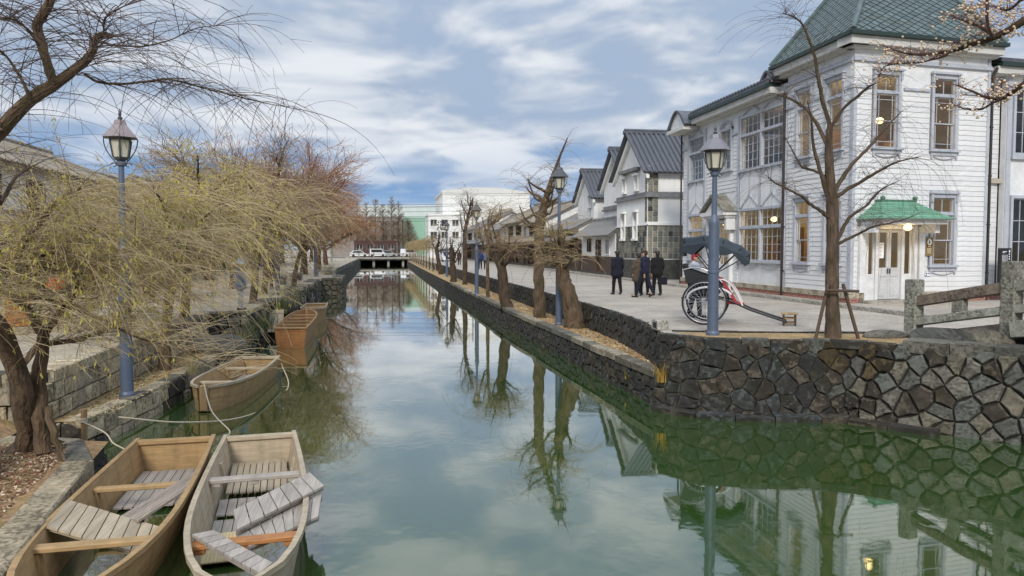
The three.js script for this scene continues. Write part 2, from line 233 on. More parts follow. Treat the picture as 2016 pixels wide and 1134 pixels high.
const stoneM = (r, g, b, t = stoneT) => mat({ color: rgb(r, g, b), map: t, bumpMap: grainB, bumpScale: 0.012, roughness: 0.92 });
const M = {
  street: mat({ color: rgb(0.47, 0.425, 0.37), map: streetT, bumpMap: grainB, bumpScale: 0.006 }),
  kerb: stoneM(0.52, 0.5, 0.46), dirt: mat({ color: rgb(0.46, 0.385, 0.28), map: dirtT, bumpMap: grainB, bumpScale: 0.03, roughness: 1 }),
  litter: mat({ color: rgb(0.42, 0.33, 0.25), map: dirtT, bumpMap: grainB, bumpScale: 0.04, roughness: 1 }),
  slab: mat({ color: rgb(0.46, 0.405, 0.31), map: streetT, bumpMap: grainB, bumpScale: 0.01 }),
  joint: mat({ color: rgb(0.035, 0.031, 0.026), map: grain, roughness: 1 }),
  white: mat({ color: rgb(0.80, 0.80, 0.80), map: grain, roughness: 0.6 }),
  plaster: mat({ color: rgb(0.80, 0.795, 0.78), map: plasterT, roughness: 0.9 }),
  cream: mat({ color: rgb(0.62, 0.57, 0.47), map: plasterT, roughness: 0.9 }),
  trim: mat({ color: rgb(0.50, 0.52, 0.57), map: grain, roughness: 0.55 }),
  soffit: mat({ color: rgb(0.66, 0.65, 0.61), map: grain, roughness: 0.7 }),
  pipe: mat({ color: rgb(0.028, 0.022, 0.02), roughness: 0.4 }),
  copper: mat({ color: rgb(1, 1, 1), map: copperT, roughness: 0.5, bumpMap: grainB, bumpScale: 0.004 }),
  copperDark: mat({ color: rgb(0.014, 0.032, 0.028), roughness: 0.5 }),
  patina: mat({ color: rgb(0.95, 0.95, 0.95), map: patinaT, roughness: 0.6 }),
  tile: mat({ color: rgb(0.10, 0.105, 0.12), map: tileT, roughness: 0.5 }),
  tileOld: mat({ color: rgb(0.24, 0.24, 0.24), map: tileT, roughness: 0.7 }),
  tileWarm: mat({ color: rgb(0.30, 0.26, 0.20), map: tileT, roughness: 0.75 }),
  glass: new THREE.MeshPhysicalMaterial({ color: rgb(0.93, 0.96, 0.96), roughness: 0.0, transmission: 1, thickness: 0, ior: 1.52 }),
  brick: mat({ map: brickT, color: rgb(0.9, 0.9, 0.9), roughness: 0.9 }),
  dark: mat({ color: rgb(0.035, 0.026, 0.02), map: grain, roughness: 0.7 }),
  darkWood: mat({ color: rgb(0.10, 0.062, 0.042), map: woodT, roughness: 0.75 }),
  inWall: mat({ color: rgb(0.48, 0.42, 0.34), map: grain }),
  iron: mat({ color: rgb(0.10, 0.13, 0.19), map: grain, roughness: 0.45 }),
  ironDark: mat({ color: rgb(0.07, 0.072, 0.08), map: grain, roughness: 0.5 }),
  ironRoof: mat({ color: rgb(0.20, 0.195, 0.22), map: grain, roughness: 0.5 }),
  lampGlass: new THREE.MeshPhysicalMaterial({ color: rgb(0.86, 0.82, 0.66), roughness: 0.55, transmission: 0.55, thickness: 0, ior: 1.45 }),
  glow: mat({ color: rgb(0.9, 0.7, 0.3), emissive: rgb(1, 0.72, 0.28), emissiveIntensity: 2.2 }),
  wood: mat({ color: rgb(0.45, 0.30, 0.145), map: woodT, bumpMap: woodB, bumpScale: 0.003, roughness: 0.75 }),
  woodGrey: mat({ color: rgb(0.42, 0.38, 0.345), map: woodT, bumpMap: woodB, bumpScale: 0.003, roughness: 0.85 }),
  woodPale: mat({ color: rgb(0.50, 0.42, 0.31), map: woodT, bumpMap: woodB, bumpScale: 0.003, roughness: 0.8 }),
  woodOrange: mat({ color: rgb(0.46, 0.20, 0.065), map: woodT, bumpMap: woodB, bumpScale: 0.002, roughness: 0.6 }),
  woodWarm: mat({ color: rgb(0.44, 0.27, 0.13), map: woodT, bumpMap: woodB, bumpScale: 0.002, roughness: 0.65 }),
  matting: mat({ map: matT, roughness: 0.95 }),
  rope: mat({ color: rgb(0.5, 0.43, 0.32), roughness: 1 }),
  bark: mat({ color: rgb(0.17, 0.125, 0.09), map: barkT, bumpMap: barkB, bumpScale: 0.06, roughness: 1 }),
  barkDark: mat({ color: rgb(0.10, 0.072, 0.058), map: barkT, bumpMap: barkB, bumpScale: 0.03, roughness: 1 }),
  barkRed: mat({ color: rgb(0.12, 0.072, 0.052), map: barkT, bumpMap: barkB, bumpScale: 0.025, roughness: 1 }),
  twigOlive: mat({ color: rgb(0.30, 0.22, 0.115), roughness: 0.9 }), twigDark: mat({ color: rgb(0.085, 0.055, 0.045), roughness: 0.9 }), twigRed: mat({ color: rgb(0.29, 0.145, 0.075), roughness: 0.9 }), twigBrown: mat({ color: rgb(0.21, 0.14, 0.085), roughness: 0.9 }),
  leafY: new THREE.MeshPhysicalMaterial({ color: rgb(0.47, 0.40, 0.07), roughness: 0.9, transmission: 0.35, thickness: 0, side: THREE.DoubleSide }),
  leafO: new THREE.MeshPhysicalMaterial({ color: rgb(0.44, 0.33, 0.08), roughness: 0.9, transmission: 0.35, thickness: 0, side: THREE.DoubleSide }),
  leafR: new THREE.MeshPhysicalMaterial({ color: rgb(0.44, 0.17, 0.05), roughness: 0.9, transmission: 0.3, thickness: 0, side: THREE.DoubleSide }),
  leafG: new THREE.MeshPhysicalMaterial({ color: rgb(0.06, 0.10, 0.03), roughness: 0.8, transmission: 0.3, thickness: 0, side: THREE.DoubleSide }),
  water: new THREE.MeshPhysicalMaterial({ color: rgb(0.027, 0.060, 0.012), roughness: 0.02, ior: 1.75, clearcoat: 1, clearcoatRoughness: 0.02, bumpMap: waterB, bumpScale: 0.009 }),
  black: mat({ color: rgb(0.012, 0.012, 0.014), roughness: 0.6 }), steel: mat({ color: rgb(0.6, 0.6, 0.62), metalness: 0.9, roughness: 0.3 }),
  red: mat({ color: rgb(0.42, 0.012, 0.022), roughness: 0.6 }), hood: mat({ color: rgb(0.022, 0.036, 0.050), map: grain, roughness: 0.7 }),
  gwood: mat({ color: rgb(0.34, 0.33, 0.29), map: stoneT, bumpMap: grainB, bumpScale: 0.01, roughness: 0.9 }),
};
const mossBrown = [stoneM(0.085, 0.06, 0.02, mossT), stoneM(0.07, 0.05, 0.022, mossT)];
const stones = { grey: [stoneM(0.20, 0.19, 0.165), stoneM(0.12, 0.12, 0.108), stoneM(0.20, 0.18, 0.14), stoneM(0.155, 0.165, 0.15)], tan: [stoneM(0.62, 0.52, 0.36), stoneM(0.50, 0.42, 0.30), stoneM(0.66, 0.57, 0.42), stoneM(0.45, 0.39, 0.30)],
  dark: [stoneM(0.062, 0.056, 0.047, mossT), stoneM(0.045, 0.044, 0.042, mossT), stoneM(0.078, 0.064, 0.048, mossT), stoneM(0.054, 0.060, 0.060, mossT)] };

// ---------------------------------------------------------------- masonry
function clipPoly(poly, nx, ny, d) {              // keep nx*x + ny*y <= d
  const out = [];
  for (let k = 0; k < poly.length; k++) {
    const a = poly[k], b = poly[(k + 1) % poly.length], da = nx * a[0] + ny * a[1] - d, db = nx * b[0] + ny * b[1] - d;
    if (da <= 0) out.push(a); if (da * db < 0) { const t = da / (da - db); out.push([mix(a[0], b[0], t), mix(a[1], b[1], t)]); }
  }
  return out;
}
const areaOf = (p) => { let a = 0; for (let k = 0; k < p.length; k++) { const q = p[k], r = p[(k + 1) % p.length]; a += q[0] * r[1] - q[1] * r[0]; } return a / 2; };
const centre = (p) => { let x = 0, y = 0; for (const q of p) { x += q[0]; y += q[1]; } return [x / p.length, y / p.length]; };
const chip = (p, r) => p.flatMap((a, k) => { const b = p[(k + 1) % p.length], l = Math.hypot(b[0] - a[0], b[1] - a[1]); if (l < 0.09) return [a]; const t = rr(0.35, 0.65), o = rr(-r, r * 0.15); return [a, [mix(a[0], b[0], t) - (b[1] - a[1]) / l * -o, mix(a[1], b[1], t) + (b[0] - a[0]) / l * -o]]; }); // broken edges
function voronoi(L, H, cw, ch, jit, gap, rough = 0) {        // cells over [0,L] x [0,H]
  const nx = Math.max(1, Math.round(L / cw)), ny = Math.max(1, Math.round(H / ch)), S = [], out = [];
  for (let j = -1; j <= ny; j++) { S.push([]); for (let i = -1; i <= nx; i++) S[j + 1].push([(i + 0.5 + (j & 1 ? 0.25 : -0.25) + rr(-jit, jit)) * L / nx, (j + 0.5 + rr(-jit, jit)) * H / ny]); }
  for (let j = 0; j < ny; j++) for (let i = 0; i < nx; i++) {
    const s = S[j + 1][i + 1]; let p = [[gap / 2, gap / 2], [L - gap / 2, gap / 2], [L - gap / 2, H - gap / 2], [gap / 2, H - gap / 2]];
    for (let b = Math.max(0, j - 1); b <= Math.min(ny + 1, j + 3); b++) for (let a = Math.max(0, i - 1); a <= Math.min(nx + 1, i + 3); a++) {
      const t = S[b][a]; if (t === s) continue; let x = t[0] - s[0], y = t[1] - s[1]; const l = Math.hypot(x, y); if (l < 1e-6) continue; x /= l; y /= l; p = clipPoly(p, x, y, x * (s[0] + t[0]) / 2 + y * (s[1] + t[1]) / 2 - gap / 2);
    }
    if (p.length > 2 && areaOf(p) > 0.12 * cw * ch) out.push(rough ? chip(p, rough) : p);
  }
  return out;
}
function courses(L, H, rows, bw, gap, wob = 0.012) {
  const out = [], hs = []; for (let j = 0; j <= rows; j++) hs.push(j === 0 || j === rows ? j / rows * H : (j + rr(-0.12, 0.12)) / rows * H);
  for (let j = 0; j < rows; j++) { let x = -rr(0, 0.6) * bw; while (x < L) { const w = bw * rr(0.65, 1.4), a = Math.max(0, x), b = Math.min(L, x + w); x += w; if (b - a < 0.07) continue; const q = () => rr(-wob, wob), g = gap / 2; out.push([[a + g + q(), hs[j] + g + q() * 0.5], [b - g + q(), hs[j] + g + q() * 0.5], [b - g + q(), hs[j + 1] - g + q() * 0.5], [a + g + q(), hs[j + 1] - g + q() * 0.5]]); } }
  return out;
}
function stoneGeo(mb, poly, map, depth, bulge) {  // dressed stone: chamfered polygon block
  const c = centre(poly), n = poly.length, inn = poly.map((q) => { const l = Math.hypot(q[0] - c[0], q[1] - c[1]), f = Math.min(0.3, (0.018 + bulge * 0.35) / l); return [mix(q[0], c[0], f), mix(q[1], c[1], f)]; }), off = poly.map(() => rr(-0.3, 0.3) * bulge);
  const P = (q, d) => map(q[0], q[1], d), u = rr(0, 3), v = rr(0, 3), cc = P(c, depth + bulge * rr(0.2, 0.7));
  for (let k = 0; k < n; k++) {
    const j = (k + 1) % n, a = P(poly[k], depth - bulge * 0.6), b = P(poly[j], depth - bulge * 0.6), e = P(inn[k], depth + off[k] * 0.5 + bulge * 0.4), f = P(inn[j], depth + off[j] * 0.5 + bulge * 0.4);
    mb.face([e, f, cc], u, v); mb.face([a, b, f, e], u, v); mb.face([P(poly[k], -0.06), P(poly[j], -0.06), b, a], u, v);
  }
}
function masonry(wall, polys, map, mats, depth, bulge, limit, near) {
  const items = polys.map((p) => ({ p, c: centre(p) })); items.forEach((o) => { const w = map(o.c[0], o.c[1], 0); o.k = areaOf(o.p) / (w[0] ** 2 + w[2] ** 2 + (w[1] - 1.8) ** 2); });
  items.sort((a, b) => b.k - a.k);
  const rest = new MB();
  items.forEach((o, k) => {
    const mb = k < limit ? new MB() : rest; stoneGeo(mb, o.p, map, depth + rr(-0.4, 0.6) * bulge, bulge);
    if (k < limit) wpart(wall, 'stone', mb, mats(o.c));
  });
  if (rest.i.length) { const m = wpart(wall, 'stonework', rest, mats([1e3, 0])); m.userData.kind = 'stuff'; }
}
// path of [x, z, ytop, ybottom, batter] points -> map(s, y, d); water side lies to the right of the walking direction
function pathMap(pts, y0) {
  const seg = []; let L = 0; for (let k = 0; k + 1 < pts.length; k++) { const a = pts[k], b = pts[k + 1], l = Math.hypot(b[0] - a[0], b[1] - a[1]); seg.push({ a, b, l, s: L }); L += l; }
  const nor = seg.map((q) => [-(q.b[1] - q.a[1]) / q.l, (q.b[0] - q.a[0]) / q.l]);
  const map = (s, y, d, bat = 0) => {
    let k = 0; while (k + 1 < seg.length && s > seg[k + 1].s) k++; const q = seg[k], t = (s - q.s) / q.l;
    let n = nor[k]; const w = 0.35; if (q.l - (s - q.s) < w && k + 1 < seg.length) { const f = 0.5 - 0.5 * (q.l - (s - q.s)) / w; n = [mix(n[0], nor[k + 1][0], f), mix(n[1], nor[k + 1][1], f)]; } else if (s - q.s < w && k > 0) { const f = 0.5 - 0.5 * (s - q.s) / w; n = [mix(n[0], nor[k - 1][0], f), mix(n[1], nor[k - 1][1], f)]; }
    const o = d - bat * y; return [mix(q.a[0], q.b[0], t) + n[0] * o, y0 + y, mix(q.a[1], q.b[1], t) + n[1] * o];
  };
  return { L, map };
}
// ---------------------------------------------------------------- ground, water, banks
function flatMB(poly, y) {
  const mb = new MB(), c = poly.map((q) => new THREE.Vector2(q[0], -q[1])); const rev = THREE.ShapeUtils.isClockWise(c); if (rev) { c.reverse(); poly = [...poly].reverse(); }
  for (const f of THREE.ShapeUtils.triangulateShape(c, [])) mb.face(f.map((k) => [poly[k][0], typeof y === 'function' ? y(poly[k]) : y, poly[k][1]]));
  return mb;
}
const darkRough = stones.dark.map((m) => { const k = m.clone(); k.bumpScale = 0.035; return k; });
const nearWall = [[5.85, -15.35], [6.4, -14.42], [7.3, -14.05], [9.0, -13.62], [9.6, -12.9], [10.9, -11.25], [12.3, -9.9], [18, -9.2]];
const upperWall = [[6.75, -75], [6.75, -26], [6.68, -21], [6.4, -17.8], [6.05, -15.9], [5.85, -15.35]];
const ledgeEdge = [[5.6, -168], [5.25, -100], [5.2, -64], [5.35, -32], [5.68, -17], [5.75, -15.1]];
struct('water', flatMB([[-40, 12], [60, 12], [60, -176], [-40, -176]], -1.5), M.water);
struct('canal_bed', flatMB([[-900, 700], [900, 700], [900, -1500], [-900, -1500]], -2.6), M.dirt);
struct('far_ground', flatMB([[-900, -171], [-900, -1500], [900, -1500], [900, -171]], -0.06), M.street);
struct('street', flatMB([[6.75, -171], ...upperWall.slice(0, -1), ...nearWall, [900, -9.2], [900, -171]], 0), M.street);
struct('ledge', flatMB([[5.6, -168], [5.25, -100], [5.2, -64], [5.35, -32], [5.68, -17], [5.75, -15.15], [6.1, -15.4], [6.4, -17], [6.8, -21], [6.9, -75], [6.9, -168]], -0.8), M.dirt);
struct('planting_strip', flatMB([[6.2, -15.6], [6.5, -14.45], [7.3, -14.13], [9.0, -13.7], [9.65, -13.05], [10.6, -12.1], [11.0, -14.3], [9.3, -14.75], [7.4, -15.15]], 0.006), M.dirt);
// pavement along the buildings, one kerb height above the street
{
  const mb = new MB(); mb.span(13.95, -0.2, -171, 60, 0.1, -17.6); struct('pavement', mb, tint(M.street, 0.96));
  const k = new THREE.Group(); k.name = 'kerb'; k.userData = { kind: 'structure', label: 'kerb' }; k.base = [0, 0, 0]; scene.add(k);
  const g = new MB().cbox(0, 0, 0, 0.16, 0.22, 1.18, 0.015).geo();
  for (let z = -18; z > -92; z -= 1.2) piece(k, 'kerb_stone', g, pick([M.kerb, tint(M.kerb, 0.88)]), 13.88 + rr(-0.004, 0.004), 0.012 + rr(-0.004, 0.004), z);
  piece(k, 'kerb_stone', g, M.kerb, 13.88, 0.012, -130, 1, 1, 64);
}
function backing(path, y0, H, bat, d = -0.03) { const mb = new MB(), { L, map } = pathMap(path, y0), n = Math.ceil(L / 0.5); for (let k = 0; k < n; k++) { const a = L * k / n, b = L * (k + 1) / n; mb.face([map(a, 0, d + bat * H), map(b, 0, d + bat * H), map(b, H, d), map(a, H, d)]); mb.face([map(a, H, d), map(b, H, d), map(b, H, d - 0.3), map(a, H, d - 0.3)]); } return mb; }
function copings(wall, path, y, w, h, len, mats, out, s0 = 0, s1 = 1e9) { // slabs laid along an edge, top at y
  const { L, map } = pathMap(path, 0); let s = s0;
  while (s < Math.min(L, s1) - 0.2) { const l = Math.min(len * rr(0.75, 1.3), Math.min(L, s1) - s), g = 0.008, a = s + g, b = s + l - g, j = rr(-0.012, 0.012), t = y + rr(-0.01, 0.012); s += l;
    const A = map(a, 0, out + j), B = map(b, 0, out + j), C = map(b, 0, out - w), D = map(a, 0, out - w), c = 0.02, mb = new MB(), up = (q, yy, f) => [q[0], yy, q[2]];
    const A2 = map(a + c, 0, out + j - c), B2 = map(b - c, 0, out + j - c), C2 = map(b - c, 0, out - w + c), D2 = map(a + c, 0, out - w + c);
    const u = rr(0, 2), v = rr(0, 2);
    mb.face([up(A2, t), up(B2, t), up(C2, t), up(D2, t)], u, v);
    for (const [p, q, r, o] of [[A, B, B2, A2], [B, C, C2, B2], [C, D, D2, C2], [D, A, A2, D2]]) { mb.face([up(p, t - c), up(q, t - c), up(r, t), up(o, t)], u, v); mb.face([up(p, t - h), up(q, t - h), up(q, t - c), up(p, t - c)], u, v); }
    wpart(wall, 'coping_stone', mb, pick(mats));
  }
}
srand(11);
{ // low canal wall below the planted ledge
  const w = thing('canal_wall', 'low dark rubble wall holding the tree-planted ledge above the water', 'wall', [5.5, -1.5, -40]);
  wpart(w, 'core', backing(ledgeEdge, -1.7, 0.86, 0.1), M.joint);
  const near = [[5.22, -62], [5.35, -32], [5.68, -17], [5.75, -15.1]], { L, map } = pathMap(near, -1.62), H = 0.7, f = (s, y, d) => map(s, y, d + 0.1 * (H - y));
  masonry(w, voronoi(L, H, 0.30, 0.24, 0.4, 0.012, 0.015), f, () => pick(stones.dark), 0.02, 0.03, 240);
  const far = pathMap([[5.6, -168], [5.25, -100], [5.22, -62]], -1.62), far2 = (s, y, d) => far.map(s, y, d + 0.1 * (H - y)), rest = new MB(); for (const p of voronoi(far.L, H, 0.5, 0.35, 0.3, 0.03)) stoneGeo(rest, p, far2, 0.02, 0.03);
  const m = wpart(w, 'stonework', rest, stones.dark[0]); m.userData.kind = 'stuff';
  copings(w, [[5.24, -58], [5.35, -32], [5.68, -17], [5.75, -15.1]], -0.77, 0.34, 0.16, 1.0, [stones.grey[0], stones.grey[2], stones.tan[3]], 0.06);
}
{ // upper wall between ledge and street
  const w = thing('retaining_wall', 'dark stone retaining wall between the ledge and the street', 'wall', [6.6, -0.8, -30]);
  wpart(w, 'core', backing([[6.75, -171], ...upperWall], -0.9, 0.88, 0.08), M.joint);
  const p = pathMap([[6.75, -52], [6.75, -26], [6.68, -21], [6.4, -17.8], [6.05, -15.9], [5.85, -15.35]], -0.85), H = 0.86;
  masonry(w, voronoi(p.L, H, 0.36, 0.29, 0.36, 0.012, 0.015), (s, y, d) => p.map(s, y, d + 0.08 * (H - y)), () => pick(stones.dark), 0.03, 0.03, 220);
  const fp = pathMap([[6.75, -171], [6.75, -52]], -0.85), fr = new MB(); for (const c of voronoi(fp.L, H, 0.6, 0.4, 0.3, 0.03)) stoneGeo(fr, c, (s, y, d) => fp.map(s, y, d + 0.08 * (H - y)), 0.03, 0.03); wpart(w, 'far_stonework', fr, stones.dark[2]).userData.kind = 'stuff';
}
{ // tall near wall: dark mossy courses, then big polygonal stones towards the bridge
  const w = thing('embankment_wall', 'tall embankment wall of mossy dark courses turning into polygonal grey stones', 'wall', [8, -1.5, -13.5]);
  const H = 1.62, bat = 0.24, p = pathMap(nearWall, -1.62), f = (s, y, d) => p.map(s, y, d + bat * (H - y));
  wpart(w, 'core', backing(nearWall, -1.62, H - 0.02, bat), M.joint);
  const all = voronoi(p.L, H, 0.36, 0.27, 0.46, 0.010, 0.022).map((c) => { const m = centre(c), f = m[0] > 3.7 ? rr(0.92, 0.97) : 1.012; return c.map((v) => [mix(m[0], v[0], f), mix(m[1], v[1], f)]); });
  const darkPart = all.filter((c) => centre(c)[0] < 3.6), greyPart = all.filter((c) => centre(c)[0] >= 3.6);
  const kindAt = (c) => { const t = c[0] + rr(-0.5, 0.5); if (c[0] > 3.3 && c[0] < 4.9 && c[1] > 0.95 && rnd() < 0.75) return pick(mossBrown); return t < 3.5 ? pick(darkRough) : t < 4.3 ? pick([darkRough[0], darkRough[2], stones.grey[1]]) : pick([stones.grey[0], stones.grey[1], stones.grey[3], stones.grey[2], stones.dark[2]]); };
  masonry(w, darkPart, f, kindAt, 0.03, 0.014, 170); masonry(w, greyPart, f, kindAt, 0.035, 0.034, 170);
  // footing course just above the water
  const foot = pathMap(nearWall, 0); let s = 0.3;
  while (s < 5.0) { const l = rr(0.5, 0.9), mb = new MB(), o = bat * H + 0.1, a = s + 0.01, b = s + l - 0.01, t = -1.41 + rr(-0.02, 0.02), q = [foot.map(a, 0, o + 0.2 + rr(-0.03, 0.03)), foot.map(b, 0, o + 0.2 + rr(-0.03, 0.03)), foot.map(b, 0, o - 0.3), foot.map(a, 0, o - 0.3)]; s += l; mb.hexa([...q.map((c) => [c[0], -1.75, c[2]]), ...q.map((c) => [c[0], t, c[2]])], rr(0, 2), rr(0, 2)); wpart(w, 'footing_stone', mb, pick(stones.dark)); }
  // rough capping along the dirt strip
  copings(w, nearWall.slice(0, 5), 0.012, 0.22, 0.16, 0.55, [stones.dark[0], stones.dark[2], stones.grey[1]], 0.05);
  copings(w, nearWall.slice(4), 0.10, 0.6, 0.24, 0.8, [stones.grey[0], stones.grey[1], stones.dark[2]], 0.03, 0.1);
}
{ // edging of the planting strip
  const e = thing('edging', 'narrow dark stone edging between dirt strip and street', 'edging', [9, 0, -14.9]);
  const pts = [[6.25, -15.75], [7.4, -15.27], [9.3, -14.87], [11.0, -14.42]], p = pathMap(pts, 0); let s = 0; while (s < p.L - 0.1) { const l = Math.min(0.7, p.L - s), q = [p.map(s + 0.005, 0, 0.06), p.map(s + l - 0.005, 0, 0.06), p.map(s + l - 0.005, 0, -0.06), p.map(s + 0.005, 0, -0.06)], t = 0.035 + rr(-0.008, 0.008); s += l; wpart(e, 'edging_stone', new MB().hexa([...q.map((c) => [c[0], -0.1, c[2]]), ...q.map((c) => [c[0], t, c[2]])]), pick(stones.dark)); }
}
// left bank
const nearL = [[-2.7, -2], [-3.28, -7.42], [-3.54, -8.84], [-3.93, -11.8], [-5.6, -12.35]], ledgeL = [[-5.5, -13.3], [-4.85, -13.25], [-4.5, -16], [-4.32, -19.6], [-4.3, -23], [-4.35, -25.2]];
struct('near_bank', flatMB([...nearL, [-5.7, -2]], -1.0), M.litter);
struct('lower_bank', flatMB([...ledgeL, [-5.6, -25.2]], -1.0), M.dirt);
struct('quay', flatMB([[-5.35, -13.2], [-5.3, -24.6], [-4.3, -25.1], [-4.25, -36], [-4.2, -46], [-4.3, -171], [-900, -171], [-900, 700], [-300, 700], [-7.2, -1], [-7.2, -13.2]], -0.2), M.slab);
struct('bank_slope', (() => { const mb = new MB(); mb.face([[-5.2, -1.02, -2], [-5.55, -1.02, -13.1], [-7.3, -0.22, -13.1], [-7.3, -0.22, -2]].reverse()); return mb; })(), M.litter);
{
  const w = thing('quay_edge', 'worn grey kerbstone edge of the leaf-littered near bank', 'wall', [-3.6, -1.5, -9]);
  wpart(w, 'core', backing(nearL, -1.7, 0.68, 0.05), M.joint);
  const p = pathMap(nearL, -1.68), H = 0.5; masonry(w, courses(p.L, H, 2, 0.6, 0.02), (s, y, d) => p.map(s, y, d), () => pick(stones.dark), 0.02, 0.02, 60);
  copings(w, nearL, -0.97, 0.36, 0.24, 1.5, [stones.tan[3], stones.grey[0], stones.tan[1]], 0.04);
}
{
  const w = thing('landing_wall', 'low weathered stone wall of the dirt landing beside the moored boats', 'wall', [-4.5, -1.5, -20]);
  wpart(w, 'core', backing(ledgeL, -1.7, 0.68, 0.06), M.joint);
  const p = pathMap(ledgeL, -1.68), H = 0.66; masonry(w, courses(p.L, H, 2, 0.55, 0.02, 0.025), (s, y, d) => p.map(s, y, d + 0.06 * (H - y)), () => pick([stones.dark[0], stones.dark[2], ...stones.tan]), 0.03, 0.035, 120);
  copings(w, ledgeL.slice(1), -0.975, 0.3, 0.14, 0.9, [stones.tan[0], stones.tan[1], stones.grey[2]], 0.05);
}
{
  const path = [[-7.0, -13.1], [-5.33, -13.1], [-5.3, -20], [-5.3, -24.8]], w = thing('block_wall', 'tan cut-block retaining wall behind the lamp on the landing', 'wall', [-5.3, -1, -19]);
  wpart(w, 'core', backing(path, -1.4, 1.2, 0.03), M.joint);
  const p = pathMap(path, -1.3), H = 0.94; masonry(w, courses(p.L, H, 3, 0.5, 0.022, 0.012), (s, y, d) => p.map(s, y, d + 0.03 * (H - y)), () => pick(stones.tan), 0.03, 0.022, 200);
  copings(w, path, -0.16, 0.42, 0.2, 1.1, [stones.tan[2], stones.grey[2], stones.tan[0]], 0.05);
}
{
  const path = [[-4.75, -3], [-4.85, -8.5], [-4.95, -10.2], [-5.9, -11.3]], w = thing('garden_wall', 'rough pale stone wall holding the slope behind the willow', 'wall', [-4.9, -1, -8]);
  wpart(w, 'core', backing(path, -1.1, 0.5, 0.2), M.joint);
  const p = pathMap(path, -1.1), H = 0.62; masonry(w, voronoi(p.L, H, 0.45, 0.3, 0.25, 0.03), (s, y, d) => p.map(s, y, d + 0.2 * (H - y)), () => pick([...stones.tan, stones.grey[0]]), 0.05, 0.05, 120);
  copings(w, path, -0.42, 0.5, 0.2, 0.9, [stones.grey[0], stones.grey[2], stones.grey[3]], 0.06);
}
{
  const path = [[-5.35, -24.75], [-4.3, -25.1], [-4.1, -36], [-4.0, -46], [-4.1, -53], [-2.75, -54], [-2.75, -60], [-4.1, -61], [-4.2, -100], [-4.4, -171]], w = thing('stone_bank', 'rough stone bank under the bare trees across the water from the ledge', 'wall', [-4, -1.5, -50]);
  wpart(w, 'core', backing(path, -1.7, 1.5, 0.05), M.joint);
  const q = path.slice(0, 8), p = pathMap(q, -1.68), H = 1.4; masonry(w, voronoi(p.L, H, 0.5, 0.36, 0.3, 0.04), (s, y, d) => p.map(s, y, d + 0.05 * (H - y)), () => pick([...stones.dark, ...stones.grey, stones.tan[3]]), 0.05, 0.06, 200);
  copings(w, q, -0.18, 0.7, 0.16, 1.2, [stones.tan[2], stones.grey[2], stones.grey[0]], 0.08);
  const fp = pathMap([[-4.1, -61], [-4.2, -100], [-4.4, -171]], -1.68), fr = new MB(); for (const c of voronoi(fp.L, H, 0.7, 0.46, 0.3, 0.04)) stoneGeo(fr, c, (s, y, d) => fp.map(s, y, d + 0.05 * (H - y)), 0.05, 0.06); wpart(w, 'far_stonework', fr, stones.grey[1]).userData.kind = 'stuff';
  struct('pier_top', flatMB([[-2.9, -54.2], [-2.9, -59.8], [-5, -60], [-5, -53.5]], -0.19), M.slab);
}
// ---------------------------------------------------------------- western-style office building
srand(77);
const unitBox = new THREE.BoxGeometry(1, 1, 1), unitPane = new THREE.PlaneGeometry(1, 1);
const quatOf = (Mx) => new THREE.Quaternion().setFromRotationMatrix(Mx);
function segs(s0, s1, y0, y1, holes) { let r = [[s0, s1]]; for (const h of holes) if (h[2] < y1 - 1e-4 && h[3] > y0 + 1e-4) r = r.flatMap(([a, b]) => h[1] <= a || h[0] >= b ? [[a, b]] : [[a, h[0]], [h[1], b]].filter((q) => q[1] - q[0] > 0.02)); return r; }
function wallHoles(mb, s0, s1, y0, y1, holes, d0, d1) {
  const ys = [...new Set([y0, y1, ...holes.flatMap((h) => [h[2], h[3]])])].filter((y) => y >= y0 && y <= y1).sort((a, b) => a - b);
  for (let k = 0; k + 1 < ys.length; k++) for (const [a, b] of segs(s0, s1, ys[k], ys[k + 1], holes)) mb.span(a, ys[k], d0, b, ys[k + 1], d1);
}
const boardGeo = (() => { const mb = new MB(); mb.face([[0, 0, 0.024], [1, 0, 0.024], [1, 1, 0.007], [0, 1, 0.007]]); mb.face([[0, 0, -0.01], [1, 0, -0.01], [1, 0, 0.024], [0, 0, 0.024]]); mb.face([[1, 0, 0.024], [1, 0, -0.01], [1, 1, -0.01], [1, 1, 0.007]]); mb.face([[0, 0, -0.01], [0, 0, 0.024], [0, 1, 0.007], [0, 1, -0.01]]); return mb.geo(); })();
const boardM = [M.white, tint(M.white, 0.955), tint(M.white, 0.985, 0.012), tint(M.white, 0.93)];
const wb = thing('office_building', 'white clapboard office building with green tower roof and grey sash windows', 'building', [16, 0, -24]);
const FR = frameM([14.5, 0, -21.75], [0.995, -0.1]), FL = frameM([14.5, 0, 0], [0, 1]);
const allBoards = [];
function siding(F, s0, s1, y0, y1, holes, row = 0.165) { const n = Math.round((y1 - y0) / row), h = (y1 - y0) / n; for (let k = 0; k < n; k++) for (const [a, b] of segs(s0, s1, y0 + k * h, y0 + (k + 1) * h, holes)) { let x = a; while (x < b - 0.02) { let e = x + rr(3.2, 4.6); if (b - e < 0.5) e = b; allBoards.push([F, x + 0.001, y0 + k * h, e - x - 0.002, h]); x = e; } } }
